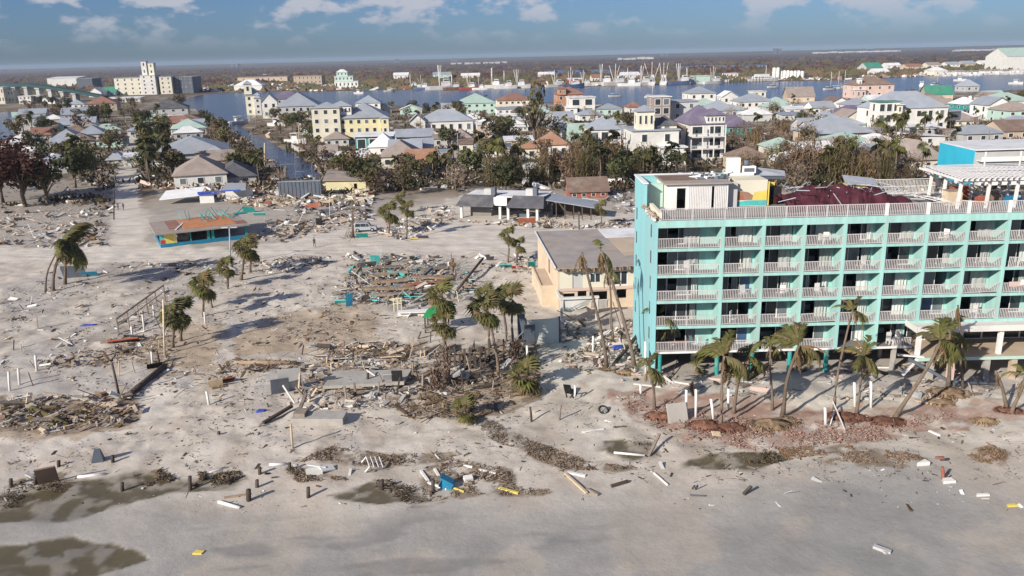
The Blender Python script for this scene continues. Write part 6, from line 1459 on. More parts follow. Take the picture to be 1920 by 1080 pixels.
for x in (.02, .50, .60, .84, .95):
    b = MB(); b.bx(x * w, x * w + .5, -.6, -.1, -.3, 2.48); obj('post', b.mesh('post', MT['wallwhite']), pv)
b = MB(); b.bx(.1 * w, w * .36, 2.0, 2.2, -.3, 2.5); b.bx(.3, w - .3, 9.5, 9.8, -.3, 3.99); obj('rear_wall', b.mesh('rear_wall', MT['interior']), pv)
b = MB(); b.bx(w * .68, w * .8, 2, 3, -.3, 1.2); obj('counter', b.mesh('counter', MT['slate']), pv)
b = MB(); b.add([(w + 1, .5, 3.9), (w + 12, 1.5, 2.2), (w + 11, 7, 2.6), (w + 1, 7, 4.1), (w + 1, .5, 4.05), (w + 12, 1.5, 2.35), (w + 11, 7, 2.75), (w + 1, 7, 4.25)], [(3, 2, 1, 0), (4, 5, 6, 7), (0, 1, 5, 4), (1, 2, 6, 5), (2, 3, 7, 6), (3, 0, 4, 7)]); o = obj('sagging_roof_wing', b.mesh('sagging_roof_wing', MT['rgrey']), pv)
b = MB()
for i in range(6): b.bx(w + 1 + i * 1.8, w + 1.2 + i * 1.8, 1.5, 1.7, -.3, 3.6 - i * .25)
b.bx(w + 1, w + 11, 6.2, 6.4, -.3, 2.4); obj('wing_posts', b.mesh('wing_posts', MT['darkwood']), pv)
# yellow wreck, container and others behind the road
P0, P1 = at(612, 362), at(672, 366); w = (P1 - P0).length
yw = thing('yellow_house', 'wrecked pale yellow house with a caved-in roof and dark doorway', 'house', (P0.x, P0.y, 0), R(3))
b = MB(); b.bx(0, w * .7, 0, .25, -.3, 3.1); b.bx(w * .7, w * .78, 0, .25, 2.2, 3.1); b.bx(w * .78, w, 0, .25, -.3, 2.8); b.bx(0, .25, .25, 7, -.3, 3.1); b.bx(w - .25, w, .25, 7, -.3, 3.1); obj('wall', b.mesh('wall', MT['paleyellow']), yw)
b = MB(); b.add([(-.6, -.5, 3.12), (w + .4, -.5, 2.9), (w + .2, 7.5, 3.6), (-.6, 7.5, 4.6), (-.6, -.5, 3.35), (w + .4, -.5, 3.1), (w + .2, 7.5, 3.8), (-.6, 7.5, 4.8)], [(3, 2, 1, 0), (4, 5, 6, 7), (0, 1, 5, 4), (1, 2, 6, 5), (2, 3, 7, 6), (3, 0, 4, 7)]); obj('roof', b.mesh('roof', MT['rtaupe']), yw)
P0 = at(524, 374)
ct = thing('container', 'dark blue-grey steel skip container among beige rubble', 'container', (P0.x, P0.y, 0), R(3))
b = MB(); L_ = 10.2; b.bx(0, L_, 0, .12, 0, 4.2); b.bx(0, .12, .12, 3, 0, 4.2); b.bx(L_ - .12, L_, .12, 3, 0, 4.2); b.bx(0, L_, 2.9, 3.02, 0, 4.2); b.bx(.12, L_ - .12, .12, 2.9, 0, .12); obj('body', b.mesh('body', MT['slate']), ct)
rb = MB().bx(-.09, .09, -.1, -.002, 0, 4.2).mesh('rib', MT['slate'])
for i in range(11): obj('rib', rb, ct, (.4 + i * .93, 0, 0))
b = MB(); b.bx(-.06, L_ + .06, -.12, .14, 4.2, 4.36); obj('rim', b.mesh('rim', MT['greymetal']), ct)
b = MB()
for x in (.6, 4.2, 8.4): b.tube([(x, 3.6, 0), (x, 3.6, 7.5)], .1, 5)
b.tube([(.6, 3.6, 7.4), (8.4, 3.6, 7.4)], .1, 5); b.tube([(4.2, 3.6, 5.5), (8.4, 3.6, 5.5)], .08, 5)
P = at(522, 366); t = thing('steel_frame', 'dark steel frame standing behind the skip container', 'frame', (P.x, P.y - 1, 0)); obj('bars', b.mesh('bars', MT['slate']), t)
house('flattened house with a brown roof and three white doors behind the motel', 1068, 1140, 372, 12, 7, 'redbrown', 'gable', 'rbrown', 2.2, 3, nf=4, ns=0, name='wrecked_house')

# silver off-road car
P = at(685, 434)
car = thing('parked_car', 'dusty silver off-road car parked beside the bare roadside tree', 'car', (P.x, P.y, 0.02), R(6))
def cp(name, b, m, par=None, **k): return obj(name, b.mesh(name, [MT[x] for x in (m if isinstance(m, tuple) else (m,))]), par or car, **k)
prof = [(-2.2, .45), (-2.25, .95), (-2.05, 1.05), (-1.95, 1.75), (-1.7, 1.86), (.35, 1.86), (.75, 1.7), (1.15, 1.1), (2.1, 1.0), (2.25, .75), (2.2, .42)]
b = MB(); n = len(prof); v = []
for s in (-1, 1):
    for x, z in prof: v.append((x, s * (.9 if z < 1.12 else .76), z))
b.add(v, [tuple(range(n)), tuple(range(2 * n - 1, n - 1, -1))] + [(i, i + n, (i + 1) % n + n, (i + 1) % n) for i in range(n)]); cp('body', b, 'carpaint')
for s in (-1, 1):
    for x0, x1, x2, x3 in ((-1.85, -.9, -.9, -1.75), (-.8, .2, .2, -.8), (.28, .95, .55, .28)):
        b = MB(); y0, y1 = s * .905, s * .79
        b.add([(x0, y0 * .985, 1.12), (x1, y0 * .985, 1.12), (x2, y1, 1.7), (x3, y1, 1.7)], [(0, 1, 2, 3)]); b.add([(x0, y0, 1.12), (x1, y0, 1.12), (x2, y1 * 1.02, 1.7), (x3, y1 * 1.02, 1.7)], [(3, 2, 1, 0)]); cp('window', b, 'glass')
b = MB(); b.add([(1.18, -.72, 1.13), (1.18, .72, 1.13), (.8, .66, 1.7), (.8, -.66, 1.7)], [(0, 1, 2, 3)]); cp('windscreen', b, 'glass')
tyre = MB().lathe([(.22, -.12), (.36, -.12), (.4, -.06), (.4, .06), (.36, .12), (.22, .12)], 16).mesh('tyre', MT['rubber']); rim = MB().lathe([(.02, -.1), (.22, -.1), (.22, .1), (.02, .1)], 12).mesh('rim', MT['greymetal'])
for x in (-1.4, 1.42):
    for s in (-1, 1):
        q = obj('wheel', tyre, car, (x, s * .82, .4), (R(90), 0, 0)); obj('rim', rim, q)
for s in (-1, 1):
    b = MB(); b.bx(2.2, 2.27, s * .68 - .13, s * .68 + .13, .78, .93); cp('headlight', b, 'hull')
    b = MB(); b.bx(-2.28, -2.22, s * .7 - .1, s * .7 + .1, .8, 1.0); cp('tail_light', b, 'red')
b = MB(); b.bx(2.2, 2.33, -.85, .85, .45, .62); b.bx(-2.36, -2.22, -.85, .85, .45, .62); cp('bumper', b, 'slate')
b = MB(); b.bx(-1.6, .2, -.62, -.58, 1.86, 1.95); b.bx(-1.6, .2, .58, .62, 1.86, 1.95); cp('roof_rack', b, 'slate')

# people
def person(px, py, label, heading, shirt, stride=.22, hgt_=1.74):
    p = ground(px, py); t = thing('person', label, 'person', p, R(heading))
    J = {}; vs_, rad, ed = [], [], []
    def a(n_, co, r_, par_=None): J[n_] = len(vs_); vs_.append(co); rad.append(r_); (ed.append((J[par_], J[n_])) if par_ else None)
    s = stride
    a('pel', (0, 0, .95), .14); a('waist', (0, 0, 1.1), .125, 'pel'); a('chest', (0, .01, 1.3), .155, 'waist'); a('neck', (0, 0, 1.48), .06, 'chest'); a('head0', (0, .01, 1.56), .085, 'neck'); a('head1', (0, .015, 1.66), .1, 'head0'); a('head2', (0, 0, 1.72), .06, 'head1')
    for q, d in ((-1, 1), (1, -1)):
        k = 'l' if q < 0 else 'r'
        a(k + 'hip', (q * .1, 0, .9), .095, 'pel'); a(k + 'knee', (q * .11, d * s * .45 + .03, .5), .062, k + 'hip'); a(k + 'ank', (q * .11, d * s - .02, .09), .042, k + 'knee'); a(k + 'toe', (q * .12, d * s + .16, .03), .032, k + 'ank')
        a(k + 'sh', (q * .19, 0, 1.41), .06, 'chest'); a(k + 'elb', (q * .25, -d * s * .3 - .03, 1.14), .042, k + 'sh'); a(k + 'wri', (q * .26, -d * s * .6 + .05, .9), .028, k + 'elb'); a(k + 'palm', (q * .26, -d * s * .65 + .07, .82), .03, k + 'wri')
        for fi in range(5):
            o_ = (fi - 2) * .018
            a(k + 'f%d' % fi, (q * .255 - (.02 * q if fi == 0 else 0), -d * s * .65 + .075 + o_ + (.02 if fi == 4 else 0), .74 + (.03 if fi in (0, 4) else 0)), .009, k + 'palm')
    me = bpy.data.meshes.new('body'); me.from_pydata(vs_, ed, []); o = bpy.data.objects.new('body', me); COL.objects.link(o)
    mod = o.modifiers.new('skin', 'SKIN'); 
    for i, r_ in enumerate(rad): me.skin_vertices[0].data[i].radius = (r_, r_ * .8)
    me.skin_vertices[0].data[0].use_root = True
    sb = o.modifiers.new('sub', 'SUBSURF'); sb.levels = sb.render_levels = 1
    dg = bpy.context.evaluated_depsgraph_get(); dg.update(); me2 = bpy.data.meshes.new_from_object(o.evaluated_get(dg)); bpy.data.objects.remove(o)
    me2.name = 'body'; me2.materials.clear()
    for m in ('skin', shirt, 'darkcloth'): me2.materials.append(MT[m])
    for pl_ in me2.polygons:
        c = pl_.center; pl_.material_index = 0 if c.z > 1.47 or (abs(c.x) > .2 and c.z < 1.15) else (1 if c.z > .97 else 2); pl_.use_smooth = True
    k = hgt_ / 1.76
    bo = obj('body', me2, t, (0, 0, 0), (0, 0, 0), (k, k, k))
    b = MB(); b.lathe([(.105, 1.62), (.112, 1.68), (.09, 1.755), (.02, 1.785)], 10, c=(0, -.012, 0)); obj('hair', b.mesh('hair', MT['black']), t, (0, 0, 0), (0, 0, 0), (k, k, k))
    f = MB(); 
    for q in (-1, 1): f.lathe([(.004, -.012), (.013, 0), (.004, .012)], 6, 0, (q * .035, .1, 1.655)); f.box((q * .1, .01, 1.64), (.02, .04, .06), None, 1)
    f.box((0, .118, 1.625), (.022, .03, .045), None, 1, .5); f.box((0, .105, 1.585), (.05, .012, .012), None, 2)
    obj('face', f.mesh('face', [MT['black'], MT['skin'], MT['redbrown']]), t, (0, 0, 0), (0, 0, 0), (k, k, k))
person(590, 464, 'person in black clothes walking alone on the sandy road', 200, 'darkcloth', .25, 1.8)
person(222, 394, 'left one of two people far up the side street', 20, 'greycloth')
person(232, 394, 'right one of two people far up the side street, in dark clothes', 10, 'darkcloth')
# ------------------------------------------------------------------ what the storm left on the sand
rnd = random.Random(77)
def one(name, label, cat, b, mats, loc=(0, 0, 0), rz=0, group=None):
    o = obj(name, b.mesh(name, [MT[m] for m in (mats if isinstance(mats, tuple) else (mats,))]), None, loc, (0, 0, rz)); return tag(o, label, cat, group)
def upright(px, ytop, ybase, w, m, label, name='post', cat='post', group=None, topx=None, round_=True):
    p = ground(px, ybase); t = on_y(topx if topx is not None else px, ytop, p.y); d = t - p; b = MB()
    d = d * (1.0 if d.z > .25 else .25 / max(d.z, .05))
    if round_: b.tube([Vector((0, 0, -.5)), d * .5 + Vector((rnd.uniform(-.01, .01), 0, 0)), d], [w / 2, w / 2, w / 2 * .95], 7, smooth=True)
    else: b.beam(Vector((0, 0, -.4)), d, w, w * .8)
    return one(name, label, cat, b, m, p, 0, group)
def lying(x0, y0, x1, y1, w, h, m, label, name='plank', cat='plank', lift=.08, lift2=None, group=None, round_=False):
    a, c = ground(x0, y0), ground(x1, y1); c = c - a; b = MB(); l2 = lift if lift2 is None else lift2
    if m in ('white', 'wallwhite', 'yellow'): w *= .7
    if round_: b.tube([Vector((0, 0, lift)), c * .5 + Vector((0, 0, (lift + l2) / 2)), c + Vector((0, 0, l2))], w / 2, 7)
    else: b.beam(Vector((0, 0, lift)), c + Vector((0, 0, l2)), w, h)
    return one(name, label, cat, b, m, a, 0, group)
def panel(px, py, w, h, m, label, tilt=70, rz=0, t=.08, name='panel', cat='panel'):
    p = ground(px, py); o = one(name, label, cat, MB().bx(-w / 2, w / 2, -t / 2, t / 2, -.15, h), m, p); o.rotation_euler = (R(90 - tilt), 0, R(rz)); return o
# stumps of the vanished pier in the wet sand
ST = [(20, 898, 912, 'stump at the left edge of the muddy pool'), (66, 895, 909, 'stump beside the brown board at the muddy pool'), (110, 864, 876, 'stump up-shore of the brown board'), (211, 854, 866, 'stump beside the dark wedge-shaped box'), (229, 905, 921, 'stump standing in the muddy pool'), (356, 893, 918, 'stump at the bright pipe in the muddy pool'), (428, 890, 906, 'stump at the far end of the muddy pool'),
      (466, 918, 938, 'stump right of the muddy pool\'s end, thickest one'), (482, 900, 914, 'stump right of the muddy pool'), (487, 876, 892, 'stump below the white pipe near the brown weed'), (578, 914, 932, 'stump beside the grey puddle'), (410, 812, 816, 'short stub on the open sand left of the tall pale post'), (690, 700, 722, 'stump in front of the broken slab'), (716, 900, 918, 'stump in the little weedy puddle'), (812, 900, 924, 'dark stake rising from the weed heap'), (543, 868, 884, 'stump in the brown weed left of the white wreckage')]
for i, (px, a, c, w) in enumerate(ST): upright(px, a, c, .3 if i != 7 else .4, 'darkwood', 'dark wooden ' + w, 'wooden_stump', 'stump', 'pier stumps in the sand')
upright(549, 795, 843, .2, 'paleboard', 'tall pale wooden post alone on the sand with a long shadow', topx=545)
upright(997, 763, 787, .2, 'darkwood', 'dark leaning post on the bare sand right of the gully', topx=994)
upright(1048, 760, 786, .18, 'wood', 'thin grey stake leaning right on the bare sand', topx=1052)
upright(1078, 722, 748, .2, 'white', 'white post beside the black chair on the sand')
for i, (px, a, c, tx, lb) in enumerate(((1287, 731, 781, 1287, 'white post left of the withered palm stump'), (1305, 730, 781, 1305, 'white post right of the withered palm stump'), (1339, 748, 785, 1333, 'white post leaning left beside the bent palm'), (1366, 729, 765, 1366, 'white post between the bent palm and the leaning palm'), (1202, 721, 737, 1201, 'short white post on the pink rubble left of the hotel'),
      (1549, 764, 798, 1547, 'white post of the broken white frame'), (1604, 717, 760, 1602, 'white post left of the feathery low palm'), (1634, 715, 763, 1633, 'white post right of the feathery low palm'), (1211, 640, 700, 1210, 'white pipe-like post at the hotel\'s left corner'), (989, 648, 692, 988, 'white post right of the dark fence'), (976, 600, 632, 976, 'white post left of the pale wall panel'))):
    upright(px, a, c, .26, 'white', lb, 'white_post', 'post', None, tx)
lying(1560, 770, 1584, 806, .12, .12, 'white', 'slanting white bar of the broken white frame', 'white_bar', 'bar', 1.0, .05)
lying(1556, 800, 1563, 782, .14, .12, 'white', 'short white brace of the broken white frame', 'white_bar', 'bar', .05, .7)
for i, (px, a, c, tx, lb) in enumerate(((69, 666, 698, 66, 'pale post on the left slab, upright'), (36, 691, 722, 34, 'pale post near the left slab edge'), (18, 697, 735, 16, 'pale post at the left picture edge'), (286, 660, 684, 284, 'white post by the dark toppled box'), (299, 658, 682, 294, 'dark post leaning beside the white one'), (271, 590, 621, 267, 'pale post under the brown stair rail'), (289, 572, 596, 287, 'pale post at the top of the brown stair rail'), (248, 612, 628, 246, 'short pale post beneath the brown stair rail'), (392, 734, 758, 387, 'white wedge-like post on the open sand at left'), (385, 585, 607, 383, 'white post below the ridge palms'))):
    upright(px, a, c, .24, 'darkwood' if 'dark' in lb.split()[0] else 'wallwhite', lb, 'sand_post', 'post', None, tx)
upright(308, 562, 664, .22, 'paleboard', 'tall bare pole beside the lowest ridge palm', 'wooden_pole', 'pole', None, 306)
upright(224, 681, 742, .24, 'darkwood', 'leaning dark pole at the end of the left slab', 'wooden_pole', 'pole', None, 210)
# street lamps and poles
for px, a, c, lb in ((432, 427, 496, 'grey street lamp with two arms beside the smashed shop'),):
    p = ground(px, c); t = on_y(px - 2, a, p.y) - p; st = thing('street_lamp', lb, 'street lamp', p); obj('pole', MB().tube([(0, 0, -.3), t], [.13, .09], 8).mesh('pole', MT['greymetal']), st)
    for s in (-1, 1): obj('lamp_head', MB().box((0, 0, 0), (1.1, .35, .16)).mesh('lamp_head', MT['lightgrey']), st, t + Vector((s * .75, 0, .05)))
for px, a, c, tx, lb in ((213, 357, 412, 214, 'bare utility pole at the corner of the side street'), (1086, 396, 430, 1085, 'lone post behind the motel'), (1083, 395, 431, 1080, None), (1041, 690, 742, 1041, None)):
    if lb: upright(px, a, c, .26, 'darkwood', lb, 'utility_pole', 'pole', None, tx)
for px, a, c, lb in ((788, 205, 258, 'utility pole above the sage-roofed house'), (858, 250, 282, 'utility pole among the palms left of the thicket'), (560, 235, 270, 'pale mast by the canal dock'), (480, 205, 240, 'pole by the canal mouth'), (1562, 205, 262, 'pole in front of the lavender-grey roof'), (1344, 235, 268, 'pale pole among bare trees'), (496, 268, 318, 'pale dead trunk left of the canal'), (1855, 245, 270, 'pole before the right edge houses')):
    upright(px, a, c, .34, 'paleboard' if 'pale' in lb else 'wood', lb, 'utility_pole', 'pole')
# white pipes and planks
for q in ((146, 897, 198, 891, .34, 'white', 'white pipe in two pieces at the muddy pool'), (376, 894, 424, 880, .3, 'white', 'white pipe sloping out of the muddy pool'), (505, 876, 538, 872, .36, 'white', 'short white pipe beside the brown weed'), (410, 942, 450, 952, .4, 'white', 'white pipe at the water side of the muddy pool'), (1151, 852, 1209, 857, .3, 'white', 'white pipe across the grey puddle'), (1092, 810, 1132, 804, .22, 'wallwhite', 'pale plank on smooth sand'), (1064, 887, 1098, 894, .42, 'white', 'white beam below the gully wrack'),
          (789, 883, 803, 903, .3, 'wallwhite', 'pale board on the left of the weed heap'), (815, 880, 823, 893, .28, 'wallwhite', 'short pale board in the weed heap'), (802, 906, 838, 918, .26, 'wallwhite', 'pale board under the blue bin'), (898, 882, 930, 889, .2, 'wallwhite', 'thin white lath on the weed heap'), (870, 873, 886, 878, .22, 'wallwhite', 'white scrap at the top of the weed heap'), (936, 917, 972, 926, .34, 'yellow', 'yellow board at the right of the weed heap'), (1226, 890, 1252, 912, .14, 'wallwhite', 'thin pale stick on wet sand'), (840, 912, 870, 924, .16, 'yellow', 'yellowish lath running from the blue bin'),
          (420, 935, 466, 928, .2, 'brownbeam', 'brown plank at the end of the muddy pool'), (1742, 808, 1764, 816, .3, 'white', 'white chip on the sand below the brick spill'), (1188, 722, 1240, 726, .3, 'wallwhite', 'pale board on the rubble beside the hotel'), (1260, 716, 1292, 720, .24, 'wallwhite', 'pale board on the paving under the hotel'), (1640, 690, 1672, 690, .2, 'wallwhite', 'pale board on the paving right of the feathery palm')):
    lying(*q[:4], q[4], .12, q[5], q[6], 'pipe' if 'pipe' in q[6] else 'board', 'pipe' if 'pipe' in q[6] else 'board', .06, round_='pipe' in q[6])
for q in ((1000, 846, 1032, 840, .22, 'darkwood', 'dark timber beside the gully wrack', .1, .1), (1060, 890, 1100, 928, .2, 'paleboard', 'long thin timber pointing down the beach', .1, .1), (1100, 920, 1122, 932, .2, 'wood', 'short timber at the end of the long thin one', .1, .1), (1146, 916, 1178, 908, .24, 'darkwood', 'dark timber on the wet sand', .1, .1), (1394, 930, 1408, 924, .22, 'darkwood', 'bent dark piece on the wet sand', .1, .5), (1216, 858, 1236, 834, .22, 'wood', 'dark and pale pole sticking out of the grey puddle', .05, .9), (494, 796, 548, 768, .3, 'darkwood', 'charred branch left of the broken slab', .1, .4), (556, 786, 574, 756, .3, 'wood', 'leaning plank end near the broken slab', .0, .9),
          (440, 684, 556, 680, .5, 'brownbeam', 'long brown log lying on the sand ridge', .2, .2), (60, 768, 128, 798, .5, 'frondolive', 'broken green palm trunk in the left wreckage', .3, .2), (246, 742, 310, 690, .6, 'darkwood', 'dark fallen trunk by the leaning pole', .3, .3), (855, 548, 906, 502, .4, 'darkwood', 'dark fallen trunk beside the headless palm stub', .2, 1.5)):
    lying(*q[:4], q[4], q[4] * .8, q[5], q[6], 'timber', 'timber', q[7], q[8], None, 'log' in q[6] or 'trunk' in q[6])
lying(1400, 716, 1440, 690, .35, .3, 'darkwood', 'dark beam on the paving behind the leaning palm', 'timber', 'timber', .2, .3)
lying(1150, 690, 1196, 640, .3, .3, 'darkwood', 'dark limb at the foot of the right leaning palm', 'timber', 'timber', .2, .9)
# boxes, bins, furniture
panel(92, 906, 1.5, 2.0, 'rbrown', 'reddish brown board leaning at the muddy pool', 60, 25, .14)
b = MB(); b.box((0, 0, .55), (1.05, .7, 1.3), (.25, .1, 0), 0, .45); one('wedge_box', 'dark wedge-shaped box upright on the sand at left', 'box', b, 'slate', ground(185, 866), .3)
b = MB()
for x in (-.9, .9):
    for y in (-.6, .6): b.bx(x - .06, x + .06, y - .06, y + .06, -.1, .9)
for x in (-.9, -.3, .3, .9): b.bx(x - .05, x + .05, -.66, .66, .86, .94)
for y in (-.6, .6): b.bx(-.96, .96, y - .05, y + .05, .4, .48)
o = one('crate_frame', 'white slatted crate frame tipped on the sand', 'crate', b, 'white', ground(695, 878), .6); o.rotation_euler = (R(35), R(20), .7); o.location.z += .2; o.scale = (.72, .8, .75)
b = MB(); b.bx(-1.1, .2, -.4, .4, 0, .35); b.box((.6, .1, .25), (1.2, .7, .12), (.3, .2, .4)); b.box((-.2, .3, .5), (1.5, .2, .1), (0, .2, -.3)); one('wreckage', 'heap of white wreckage above the waterline', 'wreckage', b, 'wallwhite', ground(600, 886), .3)
b = MB(); b.bx(-2.4, 2.4, -.9, .9, -.4, .75); b.bx(-2.3, -1.2, -.6, .8, .75, 1.1, 1); one('concrete_block', 'pale concrete block with rubble on it', 'concrete block', b, ('concrete', 'wood'), ground(600, 792), R(-3))
b = MB(); b.prism([(-.4, -.2), (.3, -.25), (.5, .12), (-.15, .3)], -.1, .2); one('blue_tarp', 'crumpled royal blue tarp on the sand', 'tarp', b, 'royal', ground(489, 774), .2)
b = MB(); b.prism([(-.9, -.2), (.7, -.2), (1.0, .2), (-.6, .3)], -.1, .12); one('blue_tarp', 'flat violet-blue tarp on the grey sand at left', 'tarp', b, 'royal', ground(166, 613), .1)
b = MB(); b.box((0, 0, .35), (1.0, .7, .75), (0, .5, .2)); b.box((0.05, 0, .75), (1.1, .8, .08), (0, .5, .2)); one('blue_bin', 'teal blue bin tipped on the weed heap', 'bin', b, 'binblue', ground(838, 914), -.3)
b = MB(); b.box((0, 0, .2), (.7, .5, .3), (.2, 0, .3)); one('foam_block', 'white block on the weed heap', 'block', b, 'wallwhite', ground(878, 902))
bk = thing('chair', 'black chair toppled beside the white post', 'chair', ground(1072, 748), .4); bk.rotation_euler = (R(-50), R(15), .4); bk.location.z += .35
obj('seat', MB().bx(-.4, .4, -.4, .4, .5, .6).mesh('seat', MT['black']), bk); obj('backrest', MB().bx(-.4, .4, .34, .44, .6, 1.5).mesh('backrest', MT['black']), bk)
for x in (-.35, .35):
    for y in (-.35, .35): obj('leg', MB().bx(x - .05, x + .05, y - .05, y + .05, 0, .5).mesh('leg', MT['black']), bk)
b = MB(); v = 14
b.lathe([(.42, -.09), (.55, 0), (.42, .09), (.34, 0), (.42, -.09)], v); o = one('wheel', 'loose black wheel with spokes on the sand', 'wheel', b, 'rubber', ground(1132, 772)); o.rotation_euler = (R(30), R(15), 0); o.location.z += .2
for k in range(6): a = k * math.pi / 3; obj('spoke', MB().beam((0, 0, 0), (.38 * math.cos(a), .38 * math.sin(a), 0), .04, .04).mesh('spoke', MT['greymetal']), o)
bi = thing('twisted_cart', 'small twisted metal cart on the wet sand', 'cart', ground(1300, 922)); bi.scale = (.6, .6, .6); bi.rotation_euler = (.5, .4, .8); bi.location.z += .15
for x in (-.4, .4): w_ = obj('wheel', MB().lathe([(.3, -.05), (.36, 0), (.3, .05), (.26, 0), (.3, -.05)], 12).mesh('wheel', MT['rubber']), bi, (x, 0, .34), (R(80), R(30), 0))
obj('frame', MB().tube([(-.4, 0, .34), (-.1, 0, .9), (.4, 0, .34), (.5, .1, 1.0)], .05, 5).mesh('frame', MT['greymetal']), bi)
lying(1294, 932, 1322, 933, .12, .08, 'slate', 'dark bar just below the twisted cart', 'bar', 'bar', .08)
b = MB(); b.box((0, 0, .1), (1.1, .36, .2), (0, .1, -.6)); b.box((.2, -.25, .08), (.5, .3, .16), (0, 0, .3)); b.box((-.3, .28, .1), (.4, .3, .14), (.2, 0, .9)); one('foam_float', 'whitish battered float low on the beach', 'float', b, 'lightgrey', ground(1654, 1030))
upright(1770, 876, 899, .26, 'redbrown', 'short dark red post on the wet sand at right', 'red_post', 'post', None, 1767); lying(1752, 874, 1768, 873, .2, .2, 'redbrown', 'red arm at the top of the short red post', 'bar', 'bar', .7)
b = MB(); b.prism([(-.5, -.3), (.5, -.25), (.4, .3), (-.3, .25)], -.1, .2); one('scrap', 'white scrap beside the red post', 'scrap', b, 'wallwhite', ground(1777, 904))
b = MB(); b.prism([(-.4, -.15), (.4, -.1), (.3, .15), (-.3, .12)], -.1, .12); one('scrap', 'yellow scrap near the right edge of the wet sand', 'scrap', b, 'yellow', ground(1897, 950))
b = MB(); b.prism([(-.5, -.3), (.6, -.2), (.4, .3)], -.1, .3); one('scrap', 'white scrap in the brown weed at right', 'scrap', b, 'wallwhite', ground(1727, 872))
b = MB(); b.prism([(-.5, -.12), (.5, -.1), (.45, .12), (-.4, .1)], -.1, .15); one('scrap', 'white strip above the yellow scrap', 'scrap', b, 'wallwhite', ground(1842, 930))
b = MB(); b.prism([(-.35, -.2), (.3, -.25), (.4, .1), (-.2, .25)], -.1, .1); one('scrap', 'yellow scrap at the edge of the lower muddy pool', 'scrap', b, 'yellow', ground(372, 1036))
b = MB(); b.box((0, 0, .2), (.8, .5, .12), (.4, .2, .2)); one('yellow_board', 'yellow board among the red roots', 'board', b, 'paleboard', ground(1343, 818))
b = MB(); b.prism([(-.7, -.5), (.7, -.5), (.7, .5), (-.7, .5)], -.1, .5); o = one('broken_slab', 'grey slab leaning among the red roots', 'slab', b, 'concrete', ground(1272, 790)); o.scale = (1.3, .3, 3.4); o.rotation_euler = (R(-25), 0, .2)
b = MB(); b.bx(-.5, .5, -.35, .35, 0, .55); b.bx(-.53, .53, -.38, .38, .55, .63, 1); one('cool_box', 'blue and white cool box in front of the motel', 'cool box', b, ('royal', 'white'), ground(1157, 652), .2)
upright(1112, 630, 664, .22, 'white', 'white post beside the left leaning palm', 'white_post', 'post'); lying(1100, 650, 1112, 651, .3, .1, 'white', 'white board nailed beside the post', 'board', 'board', .4)
lying(1122, 636, 1142, 627, .26, .12, 'white', 'white plank near the cool box', 'board', 'board', .1, .6)
b = MB(); b.bx(-1.9, 1.9, -.1, .1, -.3, 3.0); b.bx(1.9, 2.05, -.14, .14, -.3, 3.2, 1); b.bx(-2.05, -1.9, -.14, .14, -.3, 3.2, 1); one('wall_panel', 'upright pale grey wall panel between fence and motel', 'wall', b, ('lightgrey', 'darkwood'), ground(1018, 642), R(6))
panel(992, 645, 1.3, 2.6, 'slate', 'dark slanting panel left of the pale wall panel', 80, 10, .12); panel(978, 640, .9, 3.4, 'slate', 'tall dark board at the right end of the fence', 88, 0, .16)
# dark fence and low wreck behind the palms
fx = thing('ruined_fence', 'charred fence posts with rails behind the brown creepers', 'fence', ground(870, 690))
s = scale_at(fx.location)
for i in range(8):
    b = MB(); x = -1.5 + i * .55; b.bx(x - .1, x + .1, -.1, .1, -.4, 2.1 + .5 * math.sin(i * 2.2)); obj('fence_post', b.mesh('fence_post', MT['darkwood']), fx)
for z in (.7, 1.5): b = MB(); b.bx(-1.6, 2.5, .1, .16, z, z + .14); obj('fence_rail', b.mesh('fence_rail', MT['darkwood']), fx)
f2 = thing('ruined_fence', 'dark broken fence between the two palm groups', 'fence', ground(928, 672))
for i in range(7):
    b = MB(); x = -1.4 + i * .8; b.bx(x - .1, x + .1, -.1, .1, -.4, 1.6 + .8 * abs(math.sin(i * 1.7))); obj('fence_post', b.mesh('fence_post', MT['darkwood']), f2)
for z in (.6, 1.3): b = MB(); b.bx(-1.6, 4.6, .1, .16, z, z + .16); obj('fence_rail', b.mesh('fence_rail', MT['wood']), f2)
# green hut
gh = thing('play_hut', 'small hut with a vivid green barrel roof on dark posts', 'hut', ground(820, 622), R(-6))
b = MB(); n = 8
v = []
for i in range(n + 1):
    a = math.pi * i / n; v += [(-1.5 * math.cos(a), -.95, 2.0 + 1.0 * math.sin(a)), (-1.5 * math.cos(a), .95, 2.0 + 1.0 * math.sin(a))]
b.add(v, [(2 * i, 2 * i + 2, 2 * i + 3, 2 * i + 1) for i in range(n)]); b.add([v[2 * i] for i in range(n + 1)], [tuple(range(n + 1))]); b.add([v[2 * i + 1] for i in range(n, -1, -1)], [tuple(range(n + 1))]); obj('roof', b.mesh('roof', MT['green']), gh)
for x in (-1.3, 1.3):
    for y in (-.8, .8): b = MB(); b.bx(x - .08, x + .08, y - .08, y + .08, -.4, 2.0); obj('post', b.mesh('post', MT['darkwood']), gh)
b = MB(); b.bx(-1.4, 1.4, -.9, .9, .5, .62); obj('deck', b.mesh('deck', MT['wood']), gh)
